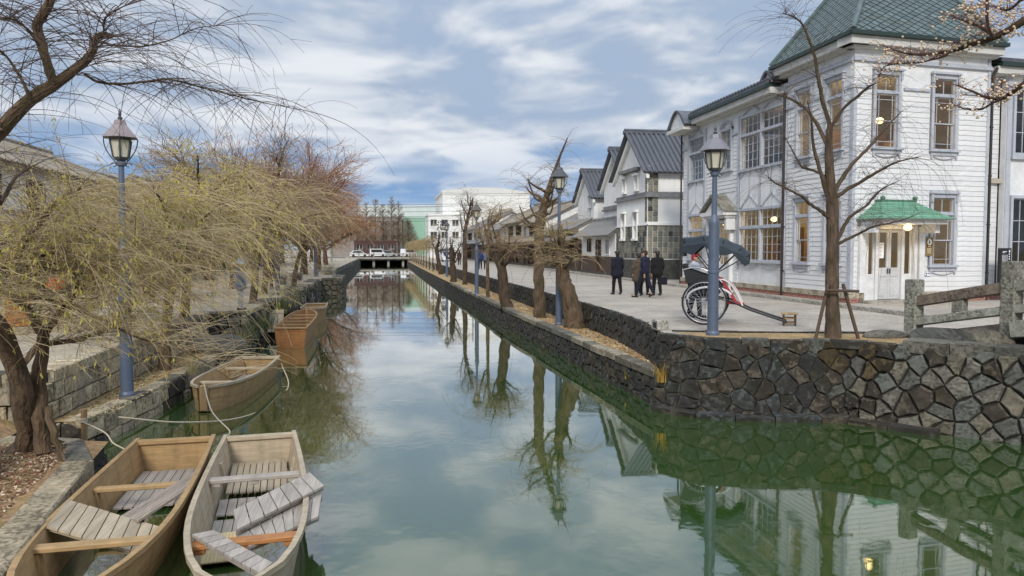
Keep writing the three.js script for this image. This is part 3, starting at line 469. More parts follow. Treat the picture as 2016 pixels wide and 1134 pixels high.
function lite(win, F, s0, s1, y0, y1, cols, rows, d = -0.06, fr = 0.04, bar = 0.02, mbw) { // glazed section; cols/rows are cut positions 0..1 or counts
  const cx = Array.isArray(cols) ? [0, ...cols, 1] : Array.from({ length: cols + 1 }, (_, k) => k / cols), cy = Array.isArray(rows) ? [0, ...rows, 1] : Array.from({ length: rows + 1 }, (_, k) => k / rows);
  mbw.span(s0, y0, d - 0.02, s0 + fr, y1, d + 0.03); mbw.span(s1 - fr, y0, d - 0.02, s1, y1, d + 0.03); mbw.span(s0 + fr, y0, d - 0.018, s1 - fr, y0 + fr, d + 0.028); mbw.span(s0 + fr, y1 - fr, d - 0.018, s1 - fr, y1, d + 0.028);
  const A = s0 + fr, B = s1 - fr, C = y0 + fr, D = y1 - fr;
  for (const t of cx.slice(1, -1)) mbw.span(mix(A, B, t) - bar / 2, C, d - 0.012, mix(A, B, t) + bar / 2, D, d + 0.014);
  for (const t of cy.slice(1, -1)) mbw.span(A, mix(C, D, t) - bar / 2, d - 0.010, B, mix(C, D, t) + bar / 2, d + 0.012);
  const q0 = quatOf(F);
  for (let a = 0; a + 1 < cx.length; a++) for (let b = 0; b + 1 < cy.length; b++) {
    const x0 = mix(A, B, cx[a]), x1 = mix(A, B, cx[a + 1]), z0 = mix(C, D, cy[b]), z1 = mix(C, D, cy[b + 1]);
    const c = mv(F, (x0 + x1) / 2, (z0 + z1) / 2, d), q = q0.clone().multiply(new THREE.Quaternion().setFromEuler(new THREE.Euler(rr(-0.006, 0.006), rr(-0.006, 0.006), 0)));
    win.push((w) => piece(w, 'pane', unitPane, M.glass, c[0], c[1], c[2], x1 - x0, z1 - z0, 1, q));
  }
}
function addWindow(b, F, mbw, panes, m = M.trim) { const w = wpart(b, 'window', mbw, m); panes.forEach((f) => f(w)); return w; }
function sash(b, F, c, y0, y1, w, hood = true) { // tall double-hung window with transom light; outer casing c +- w/2+.1
  const mb = new MB().at(F), P = [], s0 = c - w / 2, s1 = c + w / 2, yt = y0 + (y1 - y0) * 0.76, ym = y0 + (y1 - y0) * 0.36;
  mb.span(s0 - 0.1, y0, -0.02, s0, y1, 0.05); mb.span(s1, y0, -0.02, s1 + 0.1, y1, 0.05); mb.span(s0 - 0.1, y1, -0.02, s1 + 0.1, y1 + 0.13, 0.055);
  if (hood) { mb.span(s0 - 0.16, y1 + 0.13, -0.02, s1 + 0.16, y1 + 0.18, 0.13); mb.span(s0 - 0.13, y1 + 0.18, -0.02, s1 + 0.13, y1 + 0.21, 0.09); for (const e of [s0 - 0.08, s1 + 0.08]) mb.span(e - 0.035, y1 - 0.14, -0.02, e + 0.035, y1 + 0.129, 0.1); }
  mb.span(s0 - 0.16, y0 - 0.08, -0.1, s1 + 0.16, y0, 0.13); mb.span(s0 - 0.1, y0 - 0.2, -0.02, s1 + 0.1, y0 - 0.081, 0.06);
  const arc = []; for (let k = 0; k <= 10; k++) { const t = k / 10; arc.push([mix(s0 - 0.06, s1 + 0.06, t), y0 - 0.22 - 0.1 * Math.sin(t * Math.PI), 0.045]); } mb.tube(arc, 0.018, 5);
  for (const e of [s0 - 0.07, s1 + 0.07]) mb.span(e - 0.03, y0 - 0.3, -0.02, e + 0.03, y0 - 0.201, 0.07);
  mb.span(s0, yt - 0.04, -0.1, s1, yt + 0.04, 0.03);
  lite(P, F, s0, s1, yt + 0.04, y1, 2, 1, -0.055, 0.035, 0.02, mb);
  lite(P, F, s0, s1, ym, yt - 0.04, [0.17, 0.83], [0.82], -0.05, 0.035, 0.018, mb);
  lite(P, F, s0, s1, y0, ym + 0.035, [0.17, 0.83], [0.2], -0.085, 0.035, 0.018, mb);
  // reveal
  mb.span(s0 - 0.02, y0, -0.16, s0, y1, -0.021); mb.span(s1, y0, -0.16, s1 + 0.02, y1, -0.021);
  return addWindow(b, F, mb, P);
}
const wins = [], fw = 0.84;
const hFront = [[0.66, 1.78, 5.0, 7.35], [2.89, 4.01, 5.0, 7.35], [2.96, 4.08, 1.28, 3.55], [0.5, 2.5, 0.2, 2.62]];
const zl = [-24.55, -22.74], hTower = zl.flatMap((z) => [[z - 0.53, z + 0.53, 5.0, 7.32], [z - 0.53, z + 0.53, 1.33, 3.55]]);
const hMain = [[-29.3, -25.78, 4.98, 7.15], [-29.3, -25.78, 1.3, 3.42], [-34.5, -32.75, 4.98, 7.0], [-34.5, -32.75, 1.3, 3.42], [-31.0, -30.15, 5.2, 6.85], [-31.35, -29.95, 0.2, 3.0]];
const wallMB = new MB();
wallMB.at(FR); wallHoles(wallMB, 0.0, 5.24, 0.4, 8.3, hFront, -0.2, 0); wallHoles(wallMB, 5.26, 6.15, 0.4, 7.8, [], -0.6, -0.4); wallMB.at(FR); wallHoles(wallMB, 6.16, 10.5, 0.4, 7.8, [[6.5, 8.2, 5.0, 7.1], [6.5, 8.2, 1.3, 3.5]], -0.35, -0.15);
wallMB.at(FL); wallHoles(wallMB, -25.68, -21.98, 0.4, 8.3, hTower, -0.2, 0); wallHoles(wallMB, -35.3, -25.70, 0.4, 7.8, hMain, -0.24, -0.03);
// back and far walls close the rooms
wallMB.at(null); wallMB.span(14.55, 0, -35.3, 25, 7.8, -35.1); wallMB.span(24.8, 0, -35.1, 25, 7.8, -23); wallMB.span(20.2, 7.8, -26, 20.4, 8.5, -22.6); wallMB.span(14.7, 7.8, -26.0, 20.2, 8.5, -25.8);
wpart(wb, 'wall', wallMB, M.white);
siding(FR, 0.08, 5.2, 0.42, 6.8, hFront.map((h) => [h[0] - 0.02, h[1] + 0.02, h[2] - 0.1, h[3] + 0.1]));
siding(frameM(mv(FR, 0, 0, -0.4), [0.995, -0.1]), 5.3, 6.12, 0.42, 6.8, []);
siding(FL, -25.6, -21.83, 0.42, 6.8, hTower.map((h) => [h[0], h[1], h[2] - 0.1, h[3] + 0.1]));
const FLm = frameM([14.53, 0, 0], [0, 1]);
siding(FLm, -35.26, -34.62, 0.42, 6.5, []); siding(FLm, -32.62, -29.45, 0.42, 6.5, [[-31.15, -29.95, 5.0, 6.9], [-31.75, -29.75, 0.2, 4.1]]); siding(FLm, -25.76, -25.72, 0.42, 6.5, []);
allBoards.sort((a, b) => b[3] * b[4] - a[3] * a[4]);
{
  const rest = [];
  allBoards.forEach(([F, s, y, l, h], k) => { const p = mv(F, s, y, 0), q = quatOf(F); if (k < 300) piece(wb, 'clapboard', boardGeo, pick(boardM), p[0], p[1], p[2], l, h * 1.02, 1, q); else { const g = boardGeo.clone().applyMatrix4(new THREE.Matrix4().compose(V(...p), q, V(l, h * 1.02, 1))); rest.push(g); } });
  if (rest.length) wpart(wb, 'clapboards', mergeGeometries(rest), M.white).userData.kind = 'stuff';
}
// corner boards, belt course, frieze, cornice
{
  const mb = bits(wb, 'trim_board', M.trim); mb.at(FR); mb.span(-0.03, 0.4, -0.05, 0.09, 6.8, 0.04); mb.span(5.16, 0.4, -0.4, 5.26, 8.2, 0.035);
  mb.span(-0.05, 6.8, 0, 0.6, 6.88, 0.07); mb.span(1.84, 6.8, 0, 2.83, 6.88, 0.07); mb.span(4.07, 6.8, 0, 5.25, 6.88, 0.07);
  mb.span(-0.06, 7.62, 0, 5.3, 7.70, 0.09); mb.span(-0.04, 7.7, 0, 5.28, 7.76, 0.06); mb.span(5.27, 6.8, -0.4, 6.14, 6.88, -0.34);
  mb.at(FL); for (const [a, b] of segs(-25.7, -21.79, 6.8, 6.88, hTower.map((h) => [h[0] - 0.08, h[1] + 0.08, h[2], h[3]]))) mb.span(a, 6.8, 0, b, 6.88, 0.07);
  mb.span(-25.75, 7.62, 0, -21.76, 7.70, 0.09); mb.span(-25.75, 7.7, 0, -21.76, 7.76, 0.06);
  mb.span(-21.87, 0.4, -0.05, -21.78, 6.8, 0.035); mb.span(-35.3, 6.52, -0.02, -34.6, 6.6, 0.05); mb.span(-32.65, 6.52, -0.02, -31.1, 6.6, 0.05); mb.span(-30.05, 6.52, -0.02, -29.42, 6.6, 0.05);
  for (const s of [-34.6, -32.7, -29.42, -25.76]) mb.span(s - 0.06, 1.0, -0.04, s + 0.06, 7.2, 0.04);
  const so = bits(wb, 'cornice', M.soffit); so.at(FR); so.span(-0.42, 8.06, -0.3, 5.45, 8.3, 0.36); so.span(-0.2, 7.98, -0.2, 5.35, 8.058, 0.2); so.span(5.46, 7.55, -0.5, 10.5, 7.78, 0.12);
  so.at(FL); so.span(-26.15, 8.06, -0.3, -21.45, 8.298, 0.38); so.span(-26.0, 7.98, -0.2, -21.76, 8.058, 0.2); so.span(-33.3, 7.5, -0.3, -26.16, 7.72, 0.45); so.span(-33.3, 7.42, -0.2, -25.76, 7.498, 0.2);
  const gu = bits(wb, 'gutter', M.copperDark); gu.at(FR); gu.span(-0.5, 8.305, 0.2, 5.5, 8.42, 0.5); gu.at(FL); gu.span(-26.2, 8.303, 0.2, -21.32, 8.418, 0.5); gu.at(FL); gu.span(-33.4, 7.722, 0.25, -26.2, 7.84, 0.56); gu.at(FR); gu.span(5.52, 7.782, -0.4, 10.6, 7.9, 0.24);
  const pl = bits(wb, 'plinth', M.brick); pl.at(FL); pl.span(-35.34, 0, -0.28, -21.7, 0.24, 0.05); pl.at(FR); pl.span(0.02, 0, -0.28, 0.42, 0.24, 0.05); pl.span(2.6, 0, -0.6, 5.3, 0.24, 0.05); pl.span(5.31, 0, -0.6, 10.5, 0.24, -0.1);
  const ba = bits(wb, 'base_course', stoneM(0.62, 0.55, 0.44)); ba.at(FL); ba.span(-35.36, 0.241, -0.28, -21.68, 0.42, 0.075); ba.at(FR); ba.span(-0.075, 0.241, -0.28, 0.46, 0.418, 0.075); ba.span(2.56, 0.241, -0.6, 5.3, 0.418, 0.075); ba.span(5.31, 0.241, -0.6, 10.5, 0.418, -0.08);
  const pipe = (F, s, d, y1, top) => { const dp = new MB(); dp.at(F); if (top) dp.tube(top, 0.045, 8); dp.tube([[s, 0.1, d], [s, y1, d]], 0.045, 8); for (let y = 1; y < y1; y += 1.6) dp.box(s, y, d - 0.02, 0.14, 0.05, 0.08); wpart(wb, 'downpipe', dp, M.pipe); };
  pipe(FR, 5.36, 0.02, 7.5, [[5.36, 7.45, 0.02], [5.45, 7.72, 0.1]]); pipe(FL, -25.74, 0.09, 7.4); pipe(FL, -35.36, 0.06, 7.3);
}
for (const [c, a, b] of [[1.22, 5.0, 7.25], [3.45, 5.0, 7.25], [3.52, 1.28, 3.45]]) sash(wb, FR, c, a, b, fw);
for (const z of zl) { sash(wb, FL, z, 5.0, 7.22, fw); sash(wb, FL, z, 1.33, 3.45, fw); }
// wide bay windows with framed panels between the floors
function bay(s0, s1, upper, lower, cols) {
  const go = (y0, y1, arch) => {
    const mb = new MB().at(FL), P = [], n = cols, w = (s1 - s0 - 0.2) / n, yt = y0 + (y1 - y0) * 0.66;
    mb.span(s0, y0, -0.06, s0 + 0.09, y1, 0.05); mb.span(s1 - 0.09, y0, -0.06, s1, y1, 0.05); mb.span(s0, y1, -0.06, s1, y1 + 0.1, 0.06); mb.span(s0 - 0.04, y0 - 0.1, -0.1, s1 + 0.04, y0, 0.1); mb.span(s0 + 0.09, yt - 0.05, -0.08, s1 - 0.09, yt + 0.05, 0.055);
    for (let k = 0; k < n; k++) {
      const a = s0 + 0.1 + k * w, b = a + w; if (k) mb.span(a - 0.06, y0, -0.06, a + 0.06, y1, 0.045);
      lite(P, FL, a + 0.05, b - 0.05, yt + 0.05, y1, 4, 2, -0.06, 0.03, 0.02, mb); lite(P, FL, a + 0.05, b - 0.05, y0, yt - 0.05, 4, 4, -0.07, 0.03, 0.02, mb);
      if (arch) { const arc = []; for (let q = 0; q <= 8; q++) { const t = q / 8; arc.push([mix(a + 0.15, b - 0.15, t), y1 + 0.1 + 0.26 * Math.sin(t * Math.PI), 0.05]); } mb.tube(arc, 0.035, 6); }
      else { const arc = []; for (let q = 0; q <= 8; q++) { const t = q / 8; arc.push([mix(a + 0.1, b - 0.1, t), y0 - 0.14 - 0.14 * Math.sin(t * Math.PI), 0.04]); } mb.tube(arc, 0.018, 5); }
    }
    addWindow(wb, FL, mb, P);
  };
  go(lower[0], lower[1], false); go(upper[0], upper[1], true);
  const pn = new MB().at(FL), st = new MB().at(FL); pn.span(s0 + 0.02, lower[1] + 0.1, -0.03, s1 - 0.02, upper[0] - 0.1, 0.008);
  const y0 = lower[1] + 0.1, y1 = upper[0] - 0.1, n = cols, w = (s1 - s0) / n;
  for (let k = 0; k < n; k++) { const a = s0 + k * w + 0.06, b = a + w - 0.12, c = (a + b) / 2, bar = (p, q) => { const dx = q[0] - p[0], dy = q[1] - p[1], l = Math.hypot(dx, dy), nx = -dy / l * 0.03, ny = dx / l * 0.03; st.prism([[p[0] - nx, p[1] - ny], [p[0] + nx, p[1] + ny], [q[0] + nx, q[1] + ny], [q[0] - nx, q[1] - ny]].reverse(), 0.009, 0.034 + 0.002 * k); };
    bar([a, y0], [c, y0 + 0.5]); bar([b, y0 + 0.005], [c, y0 + 0.505]); bar([c, y0 + 0.5], [c, y1]); bar([a, y0], [a, y1]); bar([b, y0], [b, y1]); bar([a, y1 - 0.25], [mix(a, c, 0.5), y1]); bar([b, y1 - 0.25], [mix(b, c, 0.5), y1]); }
  wpart(wb, 'panel', pn, M.white); wpart(wb, 'panel_strips', st, M.trim);
}
bay(-29.3, -25.82, [5.0, 7.05], [1.35, 3.32], 2); bay(-34.52, -32.76, [5.0, 6.9], [1.35, 3.32], 1);
{ // small arched upper window and side door with pediment
  const mb = new MB().at(FL), P = []; mb.span(-31.12, 5.16, -0.06, -31.02, 6.9, 0.06); mb.span(-30.12, 5.16, -0.06, -30.02, 6.9, 0.06); mb.span(-31.12, 6.8, -0.06, -30.02, 6.9, 0.065); mb.span(-31.16, 5.06, -0.06, -29.98, 5.17, 0.09);
  for (const r of [0.4, 0.5]) { const arc = []; for (let q = 0; q <= 10; q++) { const t = q / 10 * Math.PI; arc.push([-30.57 - Math.cos(t) * (r + 0.05), 6.9 + 0.6 * Math.sin(t) * r, 0.06]); } mb.tube(arc, 0.03, 6); }
  lite(P, FL, -31.02, -30.12, 5.17, 6.8, 3, 5, -0.06, 0.035, 0.02, mb); addWindow(wb, FL, mb, P);
  const d = new MB().at(FL), Q = []; d.span(-31.4, 0.1, -0.06, -31.28, 3.0, 0.12); d.span(-30.02, 0.1, -0.06, -29.9, 3.0, 0.12); d.span(-31.28, 2.9, -0.06, -30.02, 3.02, 0.1); d.span(-31.26, 0.2, -0.08, -30.04, 1.1, -0.04);
  lite(Q, FL, -31.26, -30.04, 1.1, 2.9, 3, 5, -0.06, 0.05, 0.025, d); const dw = wpart(wb, 'side_door', d, M.white); Q.forEach((f) => f(dw));
  const pd = new MB().at(FL); pd.span(-31.8, 3.2, -0.02, -29.5, 3.36, 0.62); pd.span(-31.7, 3.1, -0.02, -29.6, 3.198, 0.5); pd.prism([[-31.55, 3.362], [-29.75, 3.362], [-30.65, 3.95]], 0, 0.5); wpart(wb, 'pediment', pd, M.white);
  const pr = new MB().at(FL); pr.prism([[-31.9, 3.364], [-31.75, 3.364], [-30.65, 4.0], [-30.65, 4.12]], 0, 0.66); pr.prism([[-29.55, 3.364], [-29.4, 3.364], [-30.65, 4.12], [-30.65, 4.0]], 0, 0.66); wpart(wb, 'pediment_roof', pr, M.gwood);
  for (const s of [-31.6, -29.75]) { const c = new MB().at(FL); c.span(s - 0.08, 2.6, 0.0, s + 0.08, 3.098, 0.4); wpart(wb, 'pediment_bracket', c, M.white); }
}
{ // windows of the right wing, mostly outside the frame
  const FW = frameM(mv(FR, 0, 0, -0.15), [0.995, -0.1]);
  for (const [a, b] of [[5.0, 7.1], [1.3, 3.5]]) { const mb = new MB().at(FW), P = []; mb.span(6.4, a - 0.1, -0.06, 6.5, b + 0.1, 0.08); mb.span(8.2, a - 0.1, -0.06, 8.3, b + 0.1, 0.08); mb.span(6.5, b, -0.06, 8.2, b + 0.1, 0.07); mb.span(6.35, a - 0.2, -0.06, 8.35, a - 0.1, 0.12); mb.span(6.5, a - 0.1, -0.06, 8.2, a, 0.07); lite(P, FW, 6.5, 7.35, a, b, 2, 3, -0.06, 0.04, 0.025, mb); lite(P, FW, 7.35, 8.2, a, b, 2, 3, -0.06, 0.04, 0.025, mb); addWindow(wb, FW, mb, P); }
  const pn = new MB().at(FW); pn.span(6.18, 0.42, -0.02, 6.38, 7.5, 0.03); wpart(wb, 'trim_board', pn, M.trim);
}
// roofs
{
  const mr = new MB(); mr.at(null);
  mr.hexa([[13.98, 7.86, -26.2], [22, 9.1, -26.2], [22, 9.1, -33.5], [13.98, 7.86, -33.5], [13.98, 7.98, -26.2], [22, 9.25, -26.2], [22, 9.25, -33.5], [13.98, 7.98, -33.5]]);
  const a = mv(FR, 5.5, 7.92, 0.2), b = mv(FR, 11, 7.92, 0.2); mr.hexa([[a[0], a[1], a[2]], [b[0], b[1], b[2]], [b[0], 9.1, b[2] - 6], [a[0], 9.1, a[2] - 6], [a[0], a[1] + 0.12, a[2]], [b[0], b[1] + 0.12, b[2]], [b[0], 9.25, b[2] - 6], [a[0], 9.25, a[2] - 6]]);
  const low = wpart(wb, 'low_roof', mr, M.tile);
  const rg = new MB().tube([[0, 0, 0], [0, 0, 1]], 0.055, 6).geo();
  for (let z = -26.4; z > -33.4; z -= 0.26) { const q = new THREE.Quaternion().setFromUnitVectors(V(0, 0, 1), V(8.02, 1.27, 0).normalize()); piece(low, 'roof_tile_row', rg, M.tile, 13.95, 8.0, z, 1, 1, 8.1, q); }
  // curved gables at the ends of the eave
  for (const [z0, z1, x0] of [[-35.5, -33.45, 13.75], [-26.75, -26.05, 14.0]]) {
    const c = (z0 + z1) / 2, w = (z1 - z0) / 2, y0 = z0 < -30 ? 7.45 : 7.95, h = z0 < -30 ? 0.78 : 0.32, top = new MB(), tym = new MB(), N = 12;
    const cv = (t, o) => [c + (w + o) * (t * 2 - 1), y0 + o * 0.6 + h * Math.pow(Math.sin(Math.PI * t), 1.2)];
    for (let k = 0; k < N; k++) { const A = cv(k / N, 0.0), B = cv((k + 1) / N, 0.0), C = cv(k / N, 0.14), D = cv((k + 1) / N, 0.14); top.hexa([[x0, A[1], A[0]], [x0 + 4, A[1], A[0]], [x0 + 4, B[1], B[0]], [x0, B[1], B[0]], [x0, C[1], C[0]], [x0 + 4, C[1], C[0]], [x0 + 4, D[1], D[0]], [x0, D[1], D[0]]].map((q) => q)); if (k > 0 && k < N - 1) tym.face([[x0 + 0.12, y0 - 0.05, A[0]], [x0 + 0.12, y0 - 0.05, B[0]], [x0 + 0.12, B[1], B[0]], [x0 + 0.12, A[1], A[0]]]); }
    wpart(wb, 'curved_gable', top, M.tile); const t = wpart(wb, 'tympanum', tym, M.white); if (z0 < -30) { const e = new MB(); e.span(x0 - 0.02, 7.3, -35.52, 14.5, 7.46, -33.5); wpart(wb, 'cornice', e, M.soffit); }
  }
  // tower pyramid with diamond copper tiles
  const F0 = mv(FR, -0.44, 8.42, 0.44), F1 = mv(FR, 5.42, 8.42, 0.44), B0 = [14.06, 8.42, -26.15], B1 = [20.3, 8.42, -26.6], AP = [16.9, 12.44, -24.0];
  const core = new MB(), dn = (q) => [q[0], q[1] - 0.03, q[2]]; for (const [a, b] of [[F0, F1], [F1, B1], [B1, B0], [B0, F0]]) core.face([dn(a), dn(b), dn(AP)]);
  const roof = wpart(wb, 'tower_roof', core, M.copper), tiles = [];
  const tm = [M.copper, tint(M.copper, 0.8), tint(M.copper, 1.15), tint(M.copper, 0.9, 0.1)];
  const tileFace = (a, b, d) => {
    const A = V(...a), e1 = V(...b).sub(A), W = e1.length(); e1.normalize(); const ap = V(...AP).sub(A), ax = ap.dot(e1), e2 = ap.clone().addScaledVector(e1, -ax), H = e2.length(); e2.normalize(); const nn = e1.clone().cross(e2);
    const h = d * 0.62; let row = 0;
    for (let y = 0; y < H + h; y += h / 2, row++) for (let x = (row % 2) * d / 2 - d; x < W + d; x += d) {
      let p = [[x, y - h / 2 + 0.013], [x + d / 2 - 0.012, y], [x, y + h / 2 - 0.013], [x - d / 2 + 0.012, y]];
      p = clipPoly(p, 0, -1, 0); if (p.length > 2) p = clipPoly(p, -H, ax, 0); if (p.length > 2) p = clipPoly(p, H, -(ax - W), H * W);
      if (p.length < 3 || areaOf(p) < 0.004) continue;
      const k = rr(0, 0.004), L = (q, z) => { const v = A.clone().addScaledVector(e1, q[0]).addScaledVector(e2, q[1]).addScaledVector(nn, z); return [v.x, v.y, v.z]; }, zz = (q) => 0.012 + k + (y - q[1]) / h * 0.022;
      const mb = new MB(); mb.face(p.map((q) => L(q, zz(q))), rr(0, 1), rr(0, 1)); for (let j = 0; j < p.length; j++) { const q = p[j], r = p[(j + 1) % p.length]; mb.face([L(q, -0.01), L(r, -0.01), L(r, zz(r)), L(q, zz(q))]); }
      tiles.push([mb, y]);
    }
  };
  tileFace(F0, F1, 0.38); tileFace(B0, F0, 0.38);
  tiles.sort((p, q) => p[1] - q[1]); const rest = new MB(); tiles.forEach(([mb], k) => { if (k < 290) wpart(roof, 'copper_tile', mb, pick(tm)); else rest.append(mb); });
  if (rest.i.length) wpart(roof, 'copper_tiles', rest, M.copper).userData.kind = 'stuff';
  const hip = new MB(); for (const [q, r] of [[F0, 0.09], [F1, 0.09], [B0, 0.09], [B1, 0.09]]) hip.tube([q, AP].map((v) => [v[0], v[1] + 0.03, v[2]]), r, 6); wpart(roof, 'hip_cap', hip, M.copper);
  const fin = new MB(); fin.lathe([[0.3, 0], [0.14, 0.3], [0.2, 0.5], [0.08, 0.8], [0.1, 1], [0, 1.5]], AP[0], AP[1] - 0.2, AP[2], 12); wpart(roof, 'finial', fin, M.copperDark);
}
// entrance: door, side lights, hipped copper canopy
{
  const d = new MB().at(FR), P = []; const dz = -0.1;
  d.span(0.5, 0.18, -0.16, 0.62, 2.62, 0.06); d.span(2.38, 0.18, -0.16, 2.5, 2.62, 0.06); d.span(0.62, 2.42, -0.16, 2.38, 2.62, 0.05); d.span(0.95, 0.18, -0.14, 1.05, 2.42, 0.0); d.span(1.95, 0.18, -0.14, 2.05, 2.42, 0.0);
  d.span(0.62, 0.18, -0.13, 0.95, 0.95, -0.06); d.span(2.05, 0.18, -0.13, 2.38, 0.95, -0.06); lite(P, FR, 0.62, 0.95, 0.95, 2.42, 1, 1, dz, 0.05, 0.02, d); lite(P, FR, 2.05, 2.38, 0.95, 2.42, 1, 1, dz, 0.05, 0.02, d);
  const fr = wpart(wb, 'door_frame', d, M.white); P.forEach((f) => f(fr));
  for (const a of [1.055, 1.503]) { const m = new MB().at(FR), Q = []; m.span(a, 0.2, -0.12, a + 0.442, 1.12, -0.07); m.span(a + 0.07, 0.3, -0.07, a + 0.37, 0.85, -0.052); m.span(a + 0.07, 0.92, -0.07, a + 0.37, 1.06, -0.053); lite(Q, FR, a, a + 0.442, 1.12, 2.4, 1, 1, dz + 0.01, 0.08, 0.02, m); const o = wpart(wb, 'door', m, tint(M.white, 0.8)); Q.forEach((f) => f(o)); const h = new MB().at(FR); h.box(a + (a < 1.2 ? 0.4 : 0.04), 1.1, -0.05, 0.03, 0.16, 0.04); wpart(o, 'handle', h, M.ironDark); }
  const pil = bits(wb, 'porch_bracket', M.white).at(FR); for (const s of [0.36, 2.64]) { pil.span(s - 0.1, 0.42, 0.03, s + 0.1, 2.5, 0.12); pil.span(s - 0.08, 2.3, 0.12, s + 0.08, 2.64, 0.7); }
  const so = new MB().at(FR); so.span(0.32, 2.56, 0.03, 2.7, 2.72, 1.0); wpart(wb, 'porch_beam', so, M.soffit);
  const cn = new MB().at(FR); const N = 9; for (let k = 0; k < N; k++) { const q = (t) => { const f = Math.pow(t, 0.9); return { a: mix(0.16, 0.9, f), b: mix(2.86, 2.12, f), d: mix(1.16, 0.3, f), y: mix(2.72, 3.28, t) }; }, A = q(k / N), B = q((k + 1) / N), l = 0.014;
    const strip = (p) => cn.face(p); const hi = (o) => o.y + l;
    strip([[A.a - 0.01, hi(A), A.d + 0.01], [A.b + 0.01, hi(A), A.d + 0.01], [B.b, B.y, B.d], [B.a, B.y, B.d]]); strip([[A.a - 0.01, A.y - 0.012, A.d + 0.01], [A.b + 0.01, A.y - 0.012, A.d + 0.01], [A.b + 0.01, hi(A), A.d + 0.01], [A.a - 0.01, hi(A), A.d + 0.01]]);
    strip([[A.a - 0.01, hi(A), 0], [A.a - 0.01, hi(A), A.d + 0.01], [B.a, B.y, B.d], [B.a, B.y, 0]]); strip([[A.b + 0.01, hi(A), A.d + 0.01], [A.b + 0.01, hi(A), 0], [B.b, B.y, 0], [B.b, B.y, B.d]]); strip([[A.a - 0.01, A.y - 0.012, 0], [A.a - 0.01, A.y - 0.012, A.d + 0.01], [A.a - 0.01, hi(A), A.d + 0.01], [A.a - 0.01, hi(A), 0]]); strip([[A.b + 0.01, A.y - 0.012, A.d + 0.01], [A.b + 0.01, A.y - 0.012, 0], [A.b + 0.01, hi(A), 0], [A.b + 0.01, hi(A), A.d + 0.01]]);
    const w = wpart(wb, 'canopy_course', cn, pick([M.patina, tint(M.patina, 0.85), tint(M.patina, 1.12)])); cn.p.length = cn.n.length = cn.u.length = cn.i.length = 0; }
  const top = new MB().at(FR); top.span(0.86, 3.24, 0, 2.16, 3.34, 0.34); for (const s of [0.9, 2.12]) top.ball(s, 3.39, 0.3, 0.08, 0.07); wpart(wb, 'canopy_ridge', top, tint(M.patina, 0.55)); const bed = new MB().at(FR); bed.span(0.2, 2.69, 0.02, 2.82, 2.722, 1.12); wpart(wb, 'canopy_base', bed, M.soffit);
  const st = new MB().at(FR); st.span(0.3, 0.02, -0.15, 2.7, 0.18, 0.45); wpart(wb, 'doorstep', st, M.kerb);
}
function glowLamp(name, pos, r, label, power, group) { const g = new MB().ball(0, 0, 0, r, r * 0.8, 12, 8), m = shaded(new THREE.Mesh(g.geo(), M.glow)); m.name = numbered(name); m.position.set(...pos); m.userData = { label, category: 'lamp' }; if (group) m.userData.group = group; scene.add(m); const l = new THREE.PointLight(rgb(1, 0.72, 0.36), power, 0, 2); l.position.set(...pos); l.castShadow = true; scene.add(l); return m; }
glowLamp('porch_lamp', mv(FR, 1.5, 2.46, 0.7), 0.12, 'lit round yellow lamp under the green entrance canopy', 0.35);
{ // rooms behind the windows
  const r = new MB(); for (const y of [0.36, 4.1]) r.span(14.75, y - 0.1, -35.0, 24.8, y + 0.05, -22.6); r.span(14.75, 7.4, -35.0, 24.8, 7.5, -22.8); wpart(wb, 'floor_slab', r, M.inWall);
  const w = new MB(); w.span(19.3, 0.42, -35, 19.45, 7.39, -26.4); w.span(14.75, 0.42, -26.2, 20.2, 7.39, -26.05); w.span(20.0, 0.42, -26.0, 20.15, 7.39, -22.7); wpart(wb, 'partition', w, M.inWall);
  const f = new MB(); f.span(18.2, 0.42, -34, 19.2, 2.2, -33); f.span(18.4, 0.42, -31, 19.2, 1.4, -27.2); f.span(16.2, 4.2, -25.95, 18.4, 6.1, -25.6); f.span(15.2, 0.42, -25.9, 17.0, 2.6, -25.6); f.span(17.6, 4.2, -24.6, 18.6, 5.6, -23.8); wpart(wb, 'cupboard', f, M.woodWarm);
  const L = (p, n, pw) => glowLamp('room_lamp', p, 0.13, n, pw, undefined);
  L([15.9, 6.35, -23.35], 'lit globe lamp high behind the upstairs window above the entrance', 0.90); L([16.35, 6.05, -23.1], 'lit globe lamp of the upstairs cluster nearest the window jamb', 0.60); L([15.75, 6.0, -22.9], 'lit globe lamp hanging lowest in the upstairs window above the entrance', 0.60); L([16.15, 5.6, -23.6], 'lit globe lamp below the cluster in the upstairs corner room', 0.60);
  L([15.6, 6.2, -27.6], 'lit lamp behind the upstairs double window beside the corner tower', 1.20); L([15.7, 3.0, -28.7], 'lit lamp behind the ground floor double window, farther from the tower', 1.50); L([15.7, 3.0, -26.9], 'lit lamp behind the ground floor double window, beside the tower', 1.50); L([15.6, 2.95, -22.9], 'lit lamp behind the ground floor tower window beside the corner', 1.50); L([16.0, 2.9, -24.6], 'lit lamp behind the ground floor tower window next to the downpipe', 1.20); L([15.7, 3.0, -33.4], 'lit lamp behind the ground floor window at the far end', 1.50); L([18.2, 2.95, -23.3], 'lit lamp behind the ground floor window beside the entrance', 0.60);
}
